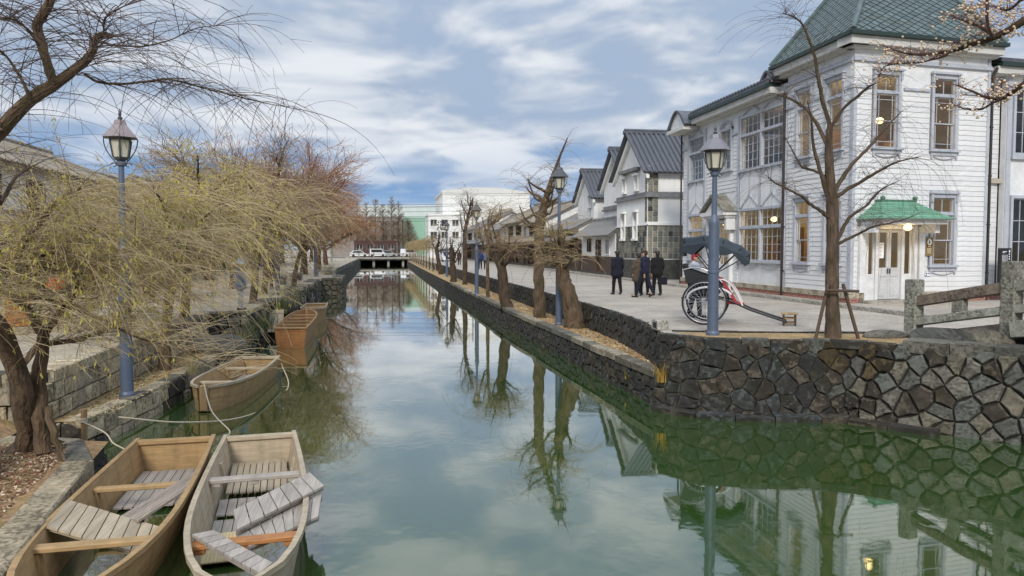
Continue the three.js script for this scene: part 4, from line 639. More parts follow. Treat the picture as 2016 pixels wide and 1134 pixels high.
// signs by the entrance
const canvasM = (w, h, draw, o = {}) => { const c = document.createElement('canvas'); c.width = w; c.height = h; const g = c.getContext('2d'); draw(g, w, h); const t = new THREE.CanvasTexture(c); t.colorSpace = THREE.SRGBColorSpace; return mat({ map: t, roughness: 0.5, ...o }); };
function board(name, F, s, y, w, h, t, faceM, edgeM, label, category) { // flat panel with printed face
  const o = thing(name, label, category, mv(F, s, y - h / 2, 0)); const b = new MB().at(F); b.span(s - w / 2, y - h / 2, 0.0, s + w / 2, y + h / 2, t); wpart(o, 'panel', b, edgeM);
  const f = new THREE.PlaneGeometry(w * 0.97, h * 0.97); const m = shaded(new THREE.Mesh(f, faceM)); m.name = 'printed_face'; m.quaternion.copy(quatOf(F)); const p = mv(F, s, y, t + 0.004); m.position.set(p[0] - o.base[0], p[1] - o.base[1], p[2] - o.base[2]); o.add(m); return o;
}
{
  const F2 = frameM(mv(FR, 0, 0, 0.04), [0.995, -0.1]);
  board('plaque', F2, 2.95, 1.88, 0.3, 0.6, 0.03, canvasM(128, 256, (g, w, h) => { g.fillStyle = '#6b4f22'; g.fillRect(0, 0, w, h); g.strokeStyle = '#d8c48a'; g.lineWidth = 4; g.strokeRect(5, 5, w - 10, h - 10); g.fillStyle = '#ece8da'; g.beginPath(); g.ellipse(64, 66, 38, 46, 0, 0, 7); g.fill(); g.fillStyle = '#4a3a1c'; g.fillRect(56, 34, 12, 60); g.fillRect(68, 50, 10, 40); g.fillStyle = '#e8dfb8'; g.beginPath(); g.arc(50, 132, 7, 0, 7); g.arc(78, 132, 7, 0, 7); g.fill(); for (let k = 0; k < 5; k++) g.fillRect(24, 156 + k * 16, 80 - (k % 2) * 14, 6); }), M.dark, 'brown plaque with white oval emblem between entrance and window', 'sign');
  board('notice', F2, 2.9, 0.98, 0.26, 0.12, 0.01, canvasM(128, 64, (g, w, h) => { g.fillStyle = '#e8e8ee'; g.fillRect(0, 0, w, h); g.fillStyle = '#20242c'; g.fillRect(6, 6, 54, 52); g.fillStyle = '#f4f4f4'; g.beginPath(); g.arc(33, 32, 15, 0, 7); g.fill(); g.fillStyle = '#3b5b9a'; g.fillRect(74, 12, 34, 20); }), M.white, 'small white notice with a round mark below the brown plaque', 'notice');
  const F3 = frameM(mv(FR, 0, 0, -0.12), [0.995, -0.1]);
  board('information_sign', frameM(mv(FR, 0, 0, 0.35), [0.995, -0.1]), 5.68, 1.05, 0.5, 1.55, 0.06, canvasM(256, 768, (g, w, h) => { g.fillStyle = '#191a1f'; g.fillRect(0, 0, w, h); g.fillStyle = '#e6e6e6'; g.fillRect(66, 40, 90, 10); g.fillRect(60, 60, 60, 8); for (let k = 0; k < 5; k++) g.fillRect(58 + k * 26, 100, 8, 190 - k * 14); for (let k = 0; k < 4; k++) { g.beginPath(); g.arc(214, 50 + k * 40, 13, 0, 7); g.fill(); } g.fillRect(204, 20, 24, 24); g.fillStyle = '#9aa0a8'; for (let k = 0; k < 7; k++) g.fillRect(44, 330 + k * 18, 150 - (k * 37) % 60, 5); g.fillStyle = '#e6e6e6'; g.fillRect(150, 470, 36, 36); for (let k = 0; k < 4; k++) g.fillRect(40, 480 + k * 14, 90, 5); }), M.black, 'tall black information sign with white lettering beside the downpipe', 'sign');
  board('poster', frameM(mv(FR, 0, 0, -0.085), [0.995, -0.1]), 1.2, 1.75, 0.25, 0.5, 0.006, canvasM(64, 128, (g, w, h) => { g.fillStyle = '#e9ecec'; g.fillRect(0, 0, w, h); g.fillStyle = '#7f8890'; for (let k = 0; k < 9; k++) g.fillRect(8, 12 + k * 12, 46 - (k * 13) % 20, 4); }), M.white, 'white paper notice taped inside the entrance door glass', 'poster');
}
// ---------------------------------------------------------------- tile-roofed storehouses and town houses along the street
srand(404);
const tileWallM = [mat({ color: rgb(0.30, 0.30, 0.26), map: stoneT, roughness: 0.8 }), mat({ color: rgb(0.20, 0.21, 0.19), map: stoneT, roughness: 0.8 }), mat({ color: rgb(0.38, 0.36, 0.30), map: stoneT, roughness: 0.8 }), mat({ color: rgb(0.06, 0.062, 0.06), map: stoneT, roughness: 0.6 })];
const ribGeo = new MB().tube([[0, 0, 0], [0, 0, 1]], 1, 6).geo();
// roof slab with raised tile rows from eave line (a->b) up to ridge line (c->d); all in world axes
function tiledSlope(parent, a, b, c, d, step, r, m, nLimit = 80) {
  const A = V(...a), B = V(...b), C = V(...c), D = V(...d), up = C.clone().sub(A).cross(B.clone().sub(A)).normalize(); if (up.y < 0) up.negate();
  const mb = new MB(), o = (v, k) => [v.x + up.x * k, v.y + up.y * k, v.z + up.z * k]; let q = [o(A, -0.09), o(B, -0.09), o(D, -0.09), o(C, -0.09), o(A, 0), o(B, 0), o(D, 0), o(C, 0)];
  const chk = new THREE.Vector3().crossVectors(B.clone().sub(A), D.clone().sub(A)); if (chk.y < 0) q = [q[1], q[0], q[3], q[2], q[5], q[4], q[7], q[6]];
  mb.hexa(q); const slab = wpart(parent, 'roof_slope', mb, m);
  const n = Math.min(nLimit, Math.round(A.distanceTo(B) / step));
  for (let k = 0; k <= n; k++) { const p = A.clone().lerp(B, k / n), t = C.clone().lerp(D, k / n), dir = t.clone().sub(p), l = dir.length(); p.addScaledVector(up, r * 0.25).addScaledVector(dir.clone().normalize(), -0.05); piece(slab, 'roof_tile_row', ribGeo, m, p.x, p.y, p.z, r, r, l + 0.05, new THREE.Quaternion().setFromUnitVectors(V(0, 0, 1), dir.normalize())); }
  return slab;
}
function ridge(parent, a, b, r, m) { const mb = new MB(); mb.tube([a, b], r, 8); const t = V(...b).sub(V(...a)).normalize().multiplyScalar(0.06); mb.tube([[a[0] - t.x, a[1] - r * 1.2, a[2] - t.z], [b[0] + t.x, b[1] - r * 1.2, b[2] + t.z]], r * 1.25, 6); return wpart(parent, 'ridge', mb, m); }
const tileGeo = new MB().cbox(0, 0, 0, 1, 1, 0.1, 0.04).geo();
function tileGrid(parent, F, s0, s1, y0, y1, size, limit) { const nx = Math.max(1, Math.round((s1 - s0) / size)), ny = Math.round((y1 - y0) / size), w = (s1 - s0) / nx, h = (y1 - y0) / ny, q = quatOf(F); for (let i = 0; i < nx; i++) for (let j = 0; j < ny; j++) { const p = mv(F, s0 + (i + 0.5) * w, y0 + (j + 0.5) * h, 0.018); piece(parent, 'wall_tile', tileGeo, rnd() < 0.16 ? tileWallM[3] : pick(tileWallM.slice(0, 3)), p[0], p[1], p[2], w * 0.93, h * 0.93, 0.3, q); } }
function storehouse(o) {
  const { x0, x1, z0, z1, eave, top, label } = o, zc = (z0 + z1) / 2, k = thing('storehouse', label, 'building', [x0, 0, zc]), W = frameM([x0, 0, 0], [0, 1]), S = frameM([0, 0, z1], [1, 0]);
  const holes = o.holes || [], mb = new MB(); mb.at(W); wallHoles(mb, z0, z1, 0, eave, holes, -0.35, 0); mb.at(null);
  mb.at(W); mb.prism([[z0, eave + 0.001], [z1, eave + 0.001], [zc, top - 0.14]], -0.35, 0); mb.at(null); mb.span(x0 + 0.36, 0, z1 - 0.35, x1, eave, z1); mb.span(x0 + 0.36, 0, z0, x1, eave, z0 + 0.35); mb.span(x1 - 0.3, 0, z0 + 0.36, x1, eave, z1 - 0.36);
  wpart(k, 'wall', mb, M.plaster);
  const d = new MB(); d.span(x0 + 0.37, 0.2, z0 + 0.36, x0 + 1.2, eave - 0.1, z1 - 0.36); wpart(k, 'inner_wall', d, M.inWall);
  const dz = (z1 - z0) / 2, sl = (top - eave) / dz, ov = 0.45, xo = x0 - 0.35;
  tiledSlope(k, [xo, eave - sl * ov, z1 + ov], [x1, eave - sl * ov, z1 + ov], [xo, top, zc], [x1, top, zc], 0.3, 0.085, M.tile, 40);
  tiledSlope(k, [xo, eave - sl * ov, z0 - ov], [x1, eave - sl * ov, z0 - ov], [xo, top, zc], [x1, top, zc], 0.3, 0.065, M.tile, 6);
  ridge(k, [xo - 0.1, top + 0.14, zc], [x1, top + 0.14, zc], 0.11, M.tile);
  const barge = new MB(); barge.at(W); for (const s of [-1, 1]) { const e = zc + s * (dz + ov * 0.8), y = eave - sl * ov * 0.8; const p = [[e, y - 0.16], [e, y - 0.4], [zc, top - 0.5], [zc, top - 0.24]]; barge.prism(s > 0 ? [[zc, top - 0.5], p[1], p[0], [zc, top - 0.22]] : [p[1], [zc, top - 0.5], [zc, top - 0.22], p[0]], 0.02, 0.2); } wpart(k, 'bargeboard', barge, M.plaster);
  for (const y of o.bands || []) { const b = new MB(); b.at(W); b.span(z0 - 0.05, y, 0.0, z1 + 0.12, y + 0.1, 0.16); b.prism([[z0, y + 0.1], [z1, y + 0.1], [z1, y + 0.3], [z0, y + 0.3]], 0, 0.05); b.at(S); b.span(x0 - 0.1, y, 0.0, x1, y + 0.1, 0.16); b.span(x0, y + 0.1, 0, x1, y + 0.3, 0.05); wpart(k, 'tile_band', b, M.tileOld); }
  for (const h of holes) { const w = new MB(); w.at(W); w.span(h[0] - 0.12, h[2] - 0.12, 0, h[1] + 0.12, h[2], 0.16); w.span(h[0] - 0.16, h[3], 0, h[1] + 0.16, h[3] + 0.1, 0.2); w.span(h[0] - 0.1, h[2], 0, h[0], h[3], 0.09); w.span(h[1], h[2], 0, h[1] + 0.1, h[3], 0.09); const n = 3; for (let q = 1; q <= n; q++) w.span(mix(h[0], h[1], q / (n + 1)) - 0.025, h[2], -0.14, mix(h[0], h[1], q / (n + 1)) + 0.025, h[3], -0.1); wpart(k, 'window', w, M.plaster); }
  if (o.tiles) { for (const [a, b] of segs(z0 + 0.02, z1 - 0.02, 1.25, 3.1, holes.map((h) => [h[0] - 0.1, h[1] + 0.1, h[2], h[3]]))) tileGrid(k, W, a, b, 1.25, 3.1, 0.31); for (const h of holes) if (h[2] > 1.4 && h[2] < 3) tileGrid(k, W, h[0] - 0.1, h[1] + 0.1, 1.25, h[2] - 0.12, 0.31); tileGrid(k, S, x0 + 0.02, x0 + 3.0, 1.25, 3.1, 0.31); tileGrid(k, S, x0 + 0.02, x0 + 0.62, 3.3, eave - 0.2, 0.3); tileGrid(k, W, z1 - 0.32, z1 - 0.02, 3.3, eave - 0.1, 0.3);
    const led = new MB(); led.at(S); led.span(x0 - 0.04, 3.11, 0, x1, 3.25, 0.1); led.at(W); led.span(z0, 3.111, 0, z1 + 0.1, 3.17, 0.06); wpart(k, 'ledge', led, M.plaster);
    const bs = new MB(); bs.at(S); bs.span(x0 - 0.1, 0, 0, x1, 0.45, 0.2); bs.span(x0 - 0.06, 0.45, 0, x1, 1.2, 0.08); bs.at(W); bs.span(z0 - 0.1, 0, 0, z1 + 0.2, 0.42, 0.2); bs.span(z0 - 0.06, 0.42, 0, z1 + 0.08, 1.18, 0.08); wpart(k, 'stone_base', bs, stones.grey[1]);
    const gm = new MB(); gm.at(W); gm.span(zc - 1.6, eave - 0.1, 0.02, zc + 1.6, eave + 0.08, 0.3); wpart(k, 'gable_band', gm, M.tileOld); gm.p = []; }
  return k;
}
storehouse({ x0: 14.5, x1: 23, z0: -45.8, z1: -40.3, eave: 6.35, top: 8.55, tiles: true, bands: [4.65], label: 'white storehouse with stone-tiled lower walls beside the clapboard office', holes: [[-44.5, -44.0, 5.2, 6.0], [-42.3, -41.8, 5.2, 6.0], [-44.7, -44.1, 2.4, 3.9], [-42.5, -41.9, 2.4, 3.9]] });
storehouse({ x0: 15.4, x1: 23, z0: -51.6, z1: -46.6, eave: 6.3, top: 8.35, bands: [4.4], label: 'white gabled storehouse standing behind the stone-tiled one', holes: [[-48.0, -47.5, 5.2, 6.0]] });
storehouse({ x0: 15.6, x1: 23, z0: -59.5, z1: -54.8, eave: 5.9, top: 7.75, bands: [], label: 'narrow white storehouse with dark tiled gable above the low tiled roofs', holes: [[-56.2, -55.6, 5.0, 5.8]] });
// town house: ridge along the street, facade on side sx (-1 faces the canal from the right, +1 from the left)
function townHouse(o) {
  const { z0, z1, xf, dep, eave, top, label } = o, sx = o.side || -1, t = thing(o.name || 'town_house', label, 'building', [xf, o.y || 0, (z0 + z1) / 2], 0, o.group), X = (d) => xf - sx * d, y0 = o.y || 0;
  const F = sx < 0 ? frameM([xf, 0, 0], [0, 1]) : frameM([xf, 0, 0], [0, -1]), S = (z) => sx < 0 ? z : -z, span = (mb, a, b, c, d, e, f) => { const q = [S(a), S(d)].sort((u, v) => u - v); mb.span(q[0], b, c, q[1], e, f); };
  const wins = o.wins || [], low = o.low || [], holes = [...wins, ...low].map((h) => { const q = [S(h[0]), S(h[1])].sort((u, v) => u - v); return [q[0], q[1], h[2] + y0, h[3] + y0]; });
  const mb = new MB().at(F), q = [S(z0), S(z1)].sort((u, v) => u - v); wallHoles(mb, q[0], q[1], y0 + (o.split || 0), eave, holes, -0.25, 0); mb.at(null);
  const ex = [X(0.26), X(dep)].sort((u, v) => u - v); mb.span(ex[0], y0, z0, ex[1], eave, z0 + 0.2); mb.span(ex[0], y0, z1 - 0.2, ex[1], eave, z1);
  const G = frameM([0, 0, z1], [1, 0]), xr = (xf + X(dep)) / 2, half = dep / 2, sl = (top - eave) / half; mb.at(G); mb.prism([[xr - half, eave + 0.001], [xr + half, eave + 0.001], [xr, top - 0.12]], -0.2, 0); mb.at(frameM([0, 0, z0 + 0.2], [1, 0])); mb.prism([[xr - half, eave + 0.001], [xr + half, eave + 0.001], [xr, top - 0.12]], -0.2, 0);
  wpart(t, 'wall', mb, o.wall || M.plaster);
  const inn = new MB(); inn.span(X(0.9), y0 + 0.02, z0 + 0.25, X(1.0), eave - 0.1, z1 - 0.25); wpart(t, 'inner_wall', inn, M.inWall);
  const m = o.roof || M.tileOld, ov = 0.6, e = eave - sl * ov, n = o.rows || 40;
  tiledSlope(t, [xf + sx * ov, e, z0 - 0.3], [xf + sx * ov, e, z1 + 0.3], [xr, top, z0 - 0.3], [xr, top, z1 + 0.3], o.step || 0.34, 0.06, m, n);
  tiledSlope(t, [X(dep + ov), e, z0 - 0.3], [X(dep + ov), e, z1 + 0.3], [xr, top, z0 - 0.3], [xr, top, z1 + 0.3], 0.5, 0.06, m, 4);
  ridge(t, [xr, top + 0.12, z0 - 0.35], [xr, top + 0.12, z1 + 0.35], 0.13, m);
  if (o.split) { const lw = new MB().at(F); wallHoles(lw, q[0], q[1], y0, y0 + o.split - 0.002, holes, -0.22, 0.02); wpart(t, 'boarded_wall', lw, M.darkWood); }
  if (o.pent) { const p = o.pent; tiledSlope(t, [xf + sx * p[1], p[0], z0 - 0.1], [xf + sx * p[1], p[0], z1 + 0.1], [xf - sx * -0.03, p[0] + p[1] * 0.5, z0 - 0.1], [xf - sx * -0.03, p[0] + p[1] * 0.5, z1 + 0.1], 0.36, 0.055, m, n); for (let z = z0 + 0.3; z < z1; z += 2.4) { const c = new MB(); c.span(xf + sx * 0.03, p[0] - 0.15, z - 0.05, xf + sx * (p[1] - 0.1), p[0] - 0.03, z + 0.05); wpart(t, 'bracket', c, M.darkWood); } }
  for (const h of [...wins, ...low]) { const w = new MB(), fr = 0.07, xa = xf - sx * 0.02, xb = xf + sx * 0.05, a = h[0], b = h[1], c = h[2] + y0, d = h[3] + y0; w.span(xa, c, a, xb, d, a + fr); w.span(xa, c, b - fr, xb, d, b); w.span(xa, d - fr, a + fr, xb, d, b - fr); w.span(xa, c, a + fr, xb, c + fr, b - fr); const kk = Math.max(2, Math.round((b - a) / (h[4] || 0.28))); for (let g = 1; g < kk; g++) w.span(xf - sx * 0.1, c + fr, mix(a, b, g / kk) - 0.022, xf - sx * 0.05, d - fr, mix(a, b, g / kk) + 0.022); wpart(t, 'window', w, h[5] || M.darkWood); }
  const ft = new MB(); ft.span(xf - sx * 0.3, y0, z0 - 0.04, xf + sx * 0.12, y0 + 0.25, z1 + 0.04); wpart(t, 'stone_foot', ft, stones.grey[1]);
  return t;
}
townHouse({ z0: -54.0, z1: -46.1, xf: 14.5, dep: 1.8, eave: 3.1, top: 3.75, split: 1.3, label: 'low white and dark-boarded lodge with grey tiled roof beside the storehouses', low: [[-48.2, -47.2, 1.4, 2.5, 0.2, M.plaster], [-50.4, -49.2, 0.25, 2.4, 0.25]], wins: [[-52.6, -51.6, 1.6, 2.5]] });
townHouse({ z0: -60.5, z1: -48.5, xf: 16.4, dep: 6.5, eave: 4.1, top: 6.3, split: 2.4, label: 'broad grey tiled roof rising behind the low white lodge', wins: [], low: [] });
townHouse({ z0: -66.0, z1: -55.5, xf: 14.6, dep: 7, eave: 3.6, top: 5.3, split: 2.6, roof: M.tileOld, pent: [2.45, 0.9], label: 'dark-fronted shop with grey tiles and open shopfront', low: [[-64.5, -61.5, 0.25, 2.3, 0.4], [-60.8, -57, 0.25, 2.3, 0.4]], wins: [[-63.5, -58, 2.75, 3.4, 0.2]] });
townHouse({ z0: -76.0, z1: -66.4, xf: 14.5, dep: 7, eave: 4.5, top: 6.2, split: 2.3, roof: M.tileWarm, pent: [2.5, 1.0], label: 'white two-storey shop with barred upper windows and warm tiles', low: [[-75, -72, 0.25, 2.2, 0.5], [-71, -67.5, 0.25, 2.2, 0.4]], wins: [[-74, -72, 3.1, 4.1, 0.2], [-70.5, -68, 3.1, 4.1, 0.2]] });
townHouse({ z0: -88.0, z1: -76.6, xf: 14.4, dep: 7, eave: 4.9, top: 6.8, split: 2.2, roof: M.tileWarm, pent: [2.5, 1.0], wall: M.cream, label: 'cream two-storey shop with weathered tan roof', low: [[-86, -82, 0.25, 2.2, 0.5], [-81, -78, 0.25, 2.2, 0.5]], wins: [[-86, -83, 3.2, 4.3, 0.25], [-81, -78, 3.2, 4.3, 0.25]] });
townHouse({ z0: -104, z1: -88.6, xf: 14.2, dep: 7, eave: 4.4, top: 6.2, split: 2.2, roof: M.tileOld, pent: [2.4, 0.9], label: 'long white shop with two small upper windows far down the street', low: [[-102, -92, 0.25, 2.1, 0.8]], wins: [[-101, -98, 3, 3.9, 0.3], [-94, -91, 3, 3.9, 0.3]], step: 0.6 });
townHouse({ z0: -128, z1: -105, xf: 14.0, dep: 8, eave: 5.0, top: 7.0, split: 2.4, roof: M.tileOld, pent: [2.6, 0.9], label: 'last white shop before the modern buildings', low: [[-125, -110, 0.25, 2.1, 1.2]], wins: [[-124, -118, 3.2, 4.3, 0.5], [-115, -108, 3.2, 4.3, 0.5]], step: 0.8 });

// ---------------------------------------------------------------- modern buildings at the end of the canal
function block(name, label, x0, x1, z0, z1, h, m, cols, rows, y0 = 0, winM) {
  const b = thing(name, label, 'building', [(x0 + x1) / 2, 0, (z0 + z1) / 2]), F = frameM([0, 0, z1], [1, 0]), holes = [], cw = (x1 - x0) / cols, rh = (h - y0 - 1) / rows;
  for (let i = 0; i < cols; i++) for (let j = 0; j < rows; j++) holes.push([x0 + i * cw + cw * 0.2, x0 + (i + 1) * cw - cw * 0.2, y0 + 1 + j * rh + rh * 0.15, y0 + 1 + (j + 0.68) * rh]);
  const mb = new MB().at(F); wallHoles(mb, x0, x1, 0, h, holes, -0.3, 0); mb.at(null); mb.span(x0, 0, z0, x0 + 0.3, h, z1 - 0.31); mb.span(x1 - 0.3, 0, z0, x1, h, z1 - 0.31); mb.span(x0 - 0.1, h, z0, x1 + 0.1, h + 0.35, z1 + 0.1); wpart(b, 'wall', mb, m);
  const d = new MB(); d.span(x0 + 0.35, 0, z1 - 1.4, x1 - 0.35, h - 0.1, z1 - 1.2); wpart(b, 'inner_wall', d, M.inWall);
  for (const q of holes) { const w = new MB().at(F); w.span(q[0], q[2], -0.2, q[0] + 0.06, q[3], -0.1); w.span(q[1] - 0.06, q[2], -0.2, q[1], q[3], -0.1); w.span((q[0] + q[1]) / 2 - 0.04, q[2], -0.2, (q[0] + q[1]) / 2 + 0.04, q[3], -0.1); const o = wpart(b, 'window', w, M.soffit); piece(o, 'pane', unitPane, M.glass, (q[0] + q[1]) / 2, (q[2] + q[3]) / 2, z1 - 0.15, q[1] - q[0], q[3] - q[2], 1); }
  return b;
}
const paleM = mat({ color: rgb(0.66, 0.66, 0.64), map: plasterT }), greenM = mat({ color: rgb(0.30, 0.50, 0.38), map: plasterT }), mintM = mat({ color: rgb(0.55, 0.62, 0.60), map: plasterT }), taupeM = mat({ color: rgb(0.30, 0.27, 0.25), map: plasterT });
{
  const b = block('apartment_block', 'large pale apartment block with rounded roof beyond the shops', 12.2, 29.8, -172, -152, 12.6, tint(paleM, 1.15), 0, 0, 7);
  const rf = new MB(); const N = 14; for (let k = 0; k < N; k++) { const f = (t) => [mix(12.0, 30.0, t), 12.96 + 1.1 * Math.sin(Math.PI * clamp(t * 0.8 + 0.12))], A = f(k / N), B = f((k + 1) / N); rf.hexa([[A[0], 12.9, -151.8], [B[0], 12.9, -151.8], [B[0], 12.9, -172], [A[0], 12.9, -172], [A[0], A[1], -151.8], [B[0], B[1], -151.8], [B[0], B[1], -172], [A[0], A[1], -172]]); } wpart(b, 'roof', rf, paleM);
  block('office_block', 'plain white building with a black brush character on its wall', 9.2, 15.6, -160, -150, 8.3, tint(paleM, 1.12), 3, 2, 2.5);
  // the brush character for sake on that wall
  const s = thing('wall_character', 'black brush character painted high on the plain white building', 'sign', [12.0, 5.6, -149.9]), st = (pts, w) => { for (let k = 0; k + 1 < pts.length; k++) { const [a, b] = [pts[k], pts[k + 1]], dx = b[0] - a[0], dy = b[1] - a[1], l = Math.hypot(dx, dy), nx = -dy / l * w, ny = dx / l * w; part(s, 'brush_stroke', new MB().prism([[a[0] - nx, a[1] - ny], [b[0] - nx, b[1] - ny], [b[0] + nx, b[1] + ny], [a[0] + nx, a[1] + ny]], 0, 0.03 + 0.004 * k + 0.003 * s.children.length), M.black); } };
  st([[-0.95, 1.5], [-0.7, 1.3]], 0.09); st([[-1.1, 1.0], [-0.8, 0.85]], 0.09); st([[-1.1, 0], [-0.7, 0.55]], 0.08);
  st([[-0.5, 1.5], [1, 1.5]], 0.08); st([[-0.4, 1.05], [0.9, 1.05], [0.9, 0.0]], 0.075); st([[-0.4, 1.05], [-0.4, 0.0]], 0.07); st([[-0.4, 0.05], [0.9, 0.05]], 0.07); st([[0.05, 1.45], [0.0, 0.75], [-0.15, 0.6]], 0.06); st([[0.4, 1.45], [0.4, 0.7], [0.7, 0.62]], 0.06); st([[-0.35, 0.35], [0.85, 0.35]], 0.05);
  block('green_hall', 'pale green hall wall at the end of the canal', 5.6, 13, -205, -186, 9.1, greenM, 0, 0, 3);
  block('taupe_block', 'grey brown building behind the winter trees at the canal end', -12, 5.2, -212, -192, 9.4, taupeM, 6, 2, 2);
  block('mint_block', 'long pale mint building on the skyline beyond the canal', -8, 22, -275, -252, 15.4, mintM, 0, 0, 3);
  block('shop_front', 'low red-brown shopfront behind the far bridge', -6, 3.5, -184, -178, 3.4, mat({ color: rgb(0.08, 0.04, 0.035), map: plasterT }), 4, 1, 0.2);
}
{ // far bridge
  const b = thing('far_bridge', 'low stone bridge closing the far end of the canal', 'bridge', [0, -1.5, -168]);
  part(b, 'deck', new MB().box(0, 1.3, 0, 15, 0.35, 6), M.kerb); for (const x of [-4.6, -1.5, 1.6, 4.7]) { part(b, 'pier', new MB().cbox(x, 0.45, 2.2, 0.5, 1.35, 0.6, 0.03), M.kerb); part(b, 'post', new MB().cbox(x, 1.95, 2.85, 0.3, 0.95, 0.3, 0.03), M.kerb); } part(b, 'rail', new MB().cbox(0, 2.2, 2.85, 15, 0.2, 0.2, 0.03), M.kerb); part(b, 'beam', new MB().box(0, 0.98, 2.9, 15, 0.2, 0.3), stones.dark[0]); part(b, 'abutment', new MB().box(0, 0.2, -3.5, 15, 2, 1), stones.dark[1]);
}
function car(label, base, turn, m, van) {
  const c = thing('parked_car', label, 'car', base, turn, undefined), h = van ? 1.85 : 1.48, pr = van ? [[-1.7, 0.3], [1.7, 0.3], [1.72, 0.95], [1.35, 1.1], [0.95, h], [-1.6, h], [-1.7, 0.9]] : [[-2, 0.3], [2, 0.3], [2.02, 0.75], [1.1, 0.92], [0.5, h], [-1.2, h], [-1.85, 0.95], [-2.02, 0.8]];
  const mb = new MB(), W = 0.82; mb.prism(pr, -W, W); part(c, 'body', mb, m);
  for (const s of [-1, 1]) { const g = new MB(); const q = van ? [[-1.4, 1.05], [1.2, 1.05], [0.9, h - 0.12], [-1.4, h - 0.12]] : [[-1.5, 0.95], [0.95, 0.95], [0.45, h - 0.1], [-1.1, h - 0.1]]; s > 0 ? g.prism(q, W, W + 0.012) : g.prism(q, -W - 0.012, -W); part(c, 'window', g, M.black); }
  const f = new MB(); f.face([[van ? 1.38 : 1.09, van ? 1.12 : 0.96, -0.7], [van ? 1.38 : 1.09, van ? 1.12 : 0.96, 0.7], [van ? 1.0 : 0.55, h - 0.06, 0.66], [van ? 1.0 : 0.55, h - 0.06, -0.66]].reverse().map((q) => [q[0] + 0.03, q[1] + 0.02, q[2]])); part(c, 'windscreen', f, M.black);
  const wg = new MB().at(trs(0, 0, 0, 0, Math.PI / 2)); wg.lathe([[0, -0.1], [0.3, -0.1], [0.32, 0], [0.3, 0.1], [0, 0.1]], 0, 0, 0, 14); const geo = wg.geo(); for (const x of [-1.2, 1.2]) for (const z of [-0.76, 0.76]) { const w = part(c, 'wheel', geo, M.black); w.position.set(x, 0.32, z); }
  for (const z of [-0.6, 0.6]) part(c, 'headlight', new MB().cbox(van ? 1.72 : 2.0, 0.72, z, 0.08, 0.14, 0.28, 0.02), M.soffit); return c;
}
const carW = new THREE.MeshPhysicalMaterial({ color: rgb(0.75, 0.76, 0.78), roughness: 0.3, clearcoat: 1 }), carS = new THREE.MeshPhysicalMaterial({ color: rgb(0.38, 0.42, 0.46), roughness: 0.3, clearcoat: 1 });
car('white hatchback driving down the street beside the ledge trees', [9.3, 0.0, -107], -Math.PI / 2 - 0.05, carW); car('silver van behind the white hatchback on the street', [9.6, 0, -118], -Math.PI / 2, carS, true);
car('white car crossing the far bridge under the red leaves', [-4.6, -0.02, -168], 0, carW); car('white van parked beyond the far bridge beside the winter trees', [6.2, -0.05, -175.5], 0.7, carW, true); car('silver car parked beyond the far bridge', [1.6, -0.05, -176], 0.2, carS); car('tall white van in front of the red shopfront', [-0.8, -0.05, -174.5], 0.1, carW, true);
{ // utility poles and wires crossing the canal
  const p1 = [-7.5, 0, -121], p2 = [14.2, 0, -119], P = thing('utility_pole', 'concrete utility pole on the quay side carrying the wires', 'pole', p1); part(P, 'pole', new MB().tube([[0, -0.2, 0], [0, 9.4, 0]], [0.16, 0.1], 10), M.kerb); part(P, 'crossarm', new MB().box(0, 8.6, 0, 0.1, 0.1, 1.6), M.ironDark);
  const Q = thing('utility_pole', 'concrete utility pole among the shops carrying the wires', 'pole', p2); part(Q, 'pole', new MB().tube([[0, -0.2, 0], [0, 9.8, 0]], [0.16, 0.1], 10), M.kerb); part(Q, 'crossarm', new MB().box(0, 8.6, 0, 0.1, 0.1, 1.6), M.ironDark); part(Q, 'transformer', new MB().lathe([[0, 0], [0.24, 0], [0.24, 0.7], [0, 0.75]], 0.35, 7.0, 0, 12), M.soffit);
  [[8.7, 0.7, 0.15, 'top'], [8.5, 0, 0.3, 'second'], [7.7, 0, 0.25, 'third'], [7.0, 0, 0.3, 'fourth'], [6.2, 0, 0.2, 'lowest']].forEach(([y, z, sag, w]) => { const pts = []; for (let k = 0; k <= 24; k++) { const t = k / 24; pts.push([mix(p1[0] - 8, p2[0], t), y - sag * 4 * t * (1 - t) + 0.1 * t, mix(p1[2], p2[2], t) + z]); } solo('overhead_wire', new MB().tube(pts, 0.025, 4, false), M.black, w + ' black wire strung between the two utility poles', 'wire', 'wires over the canal', pts[0]); });
}
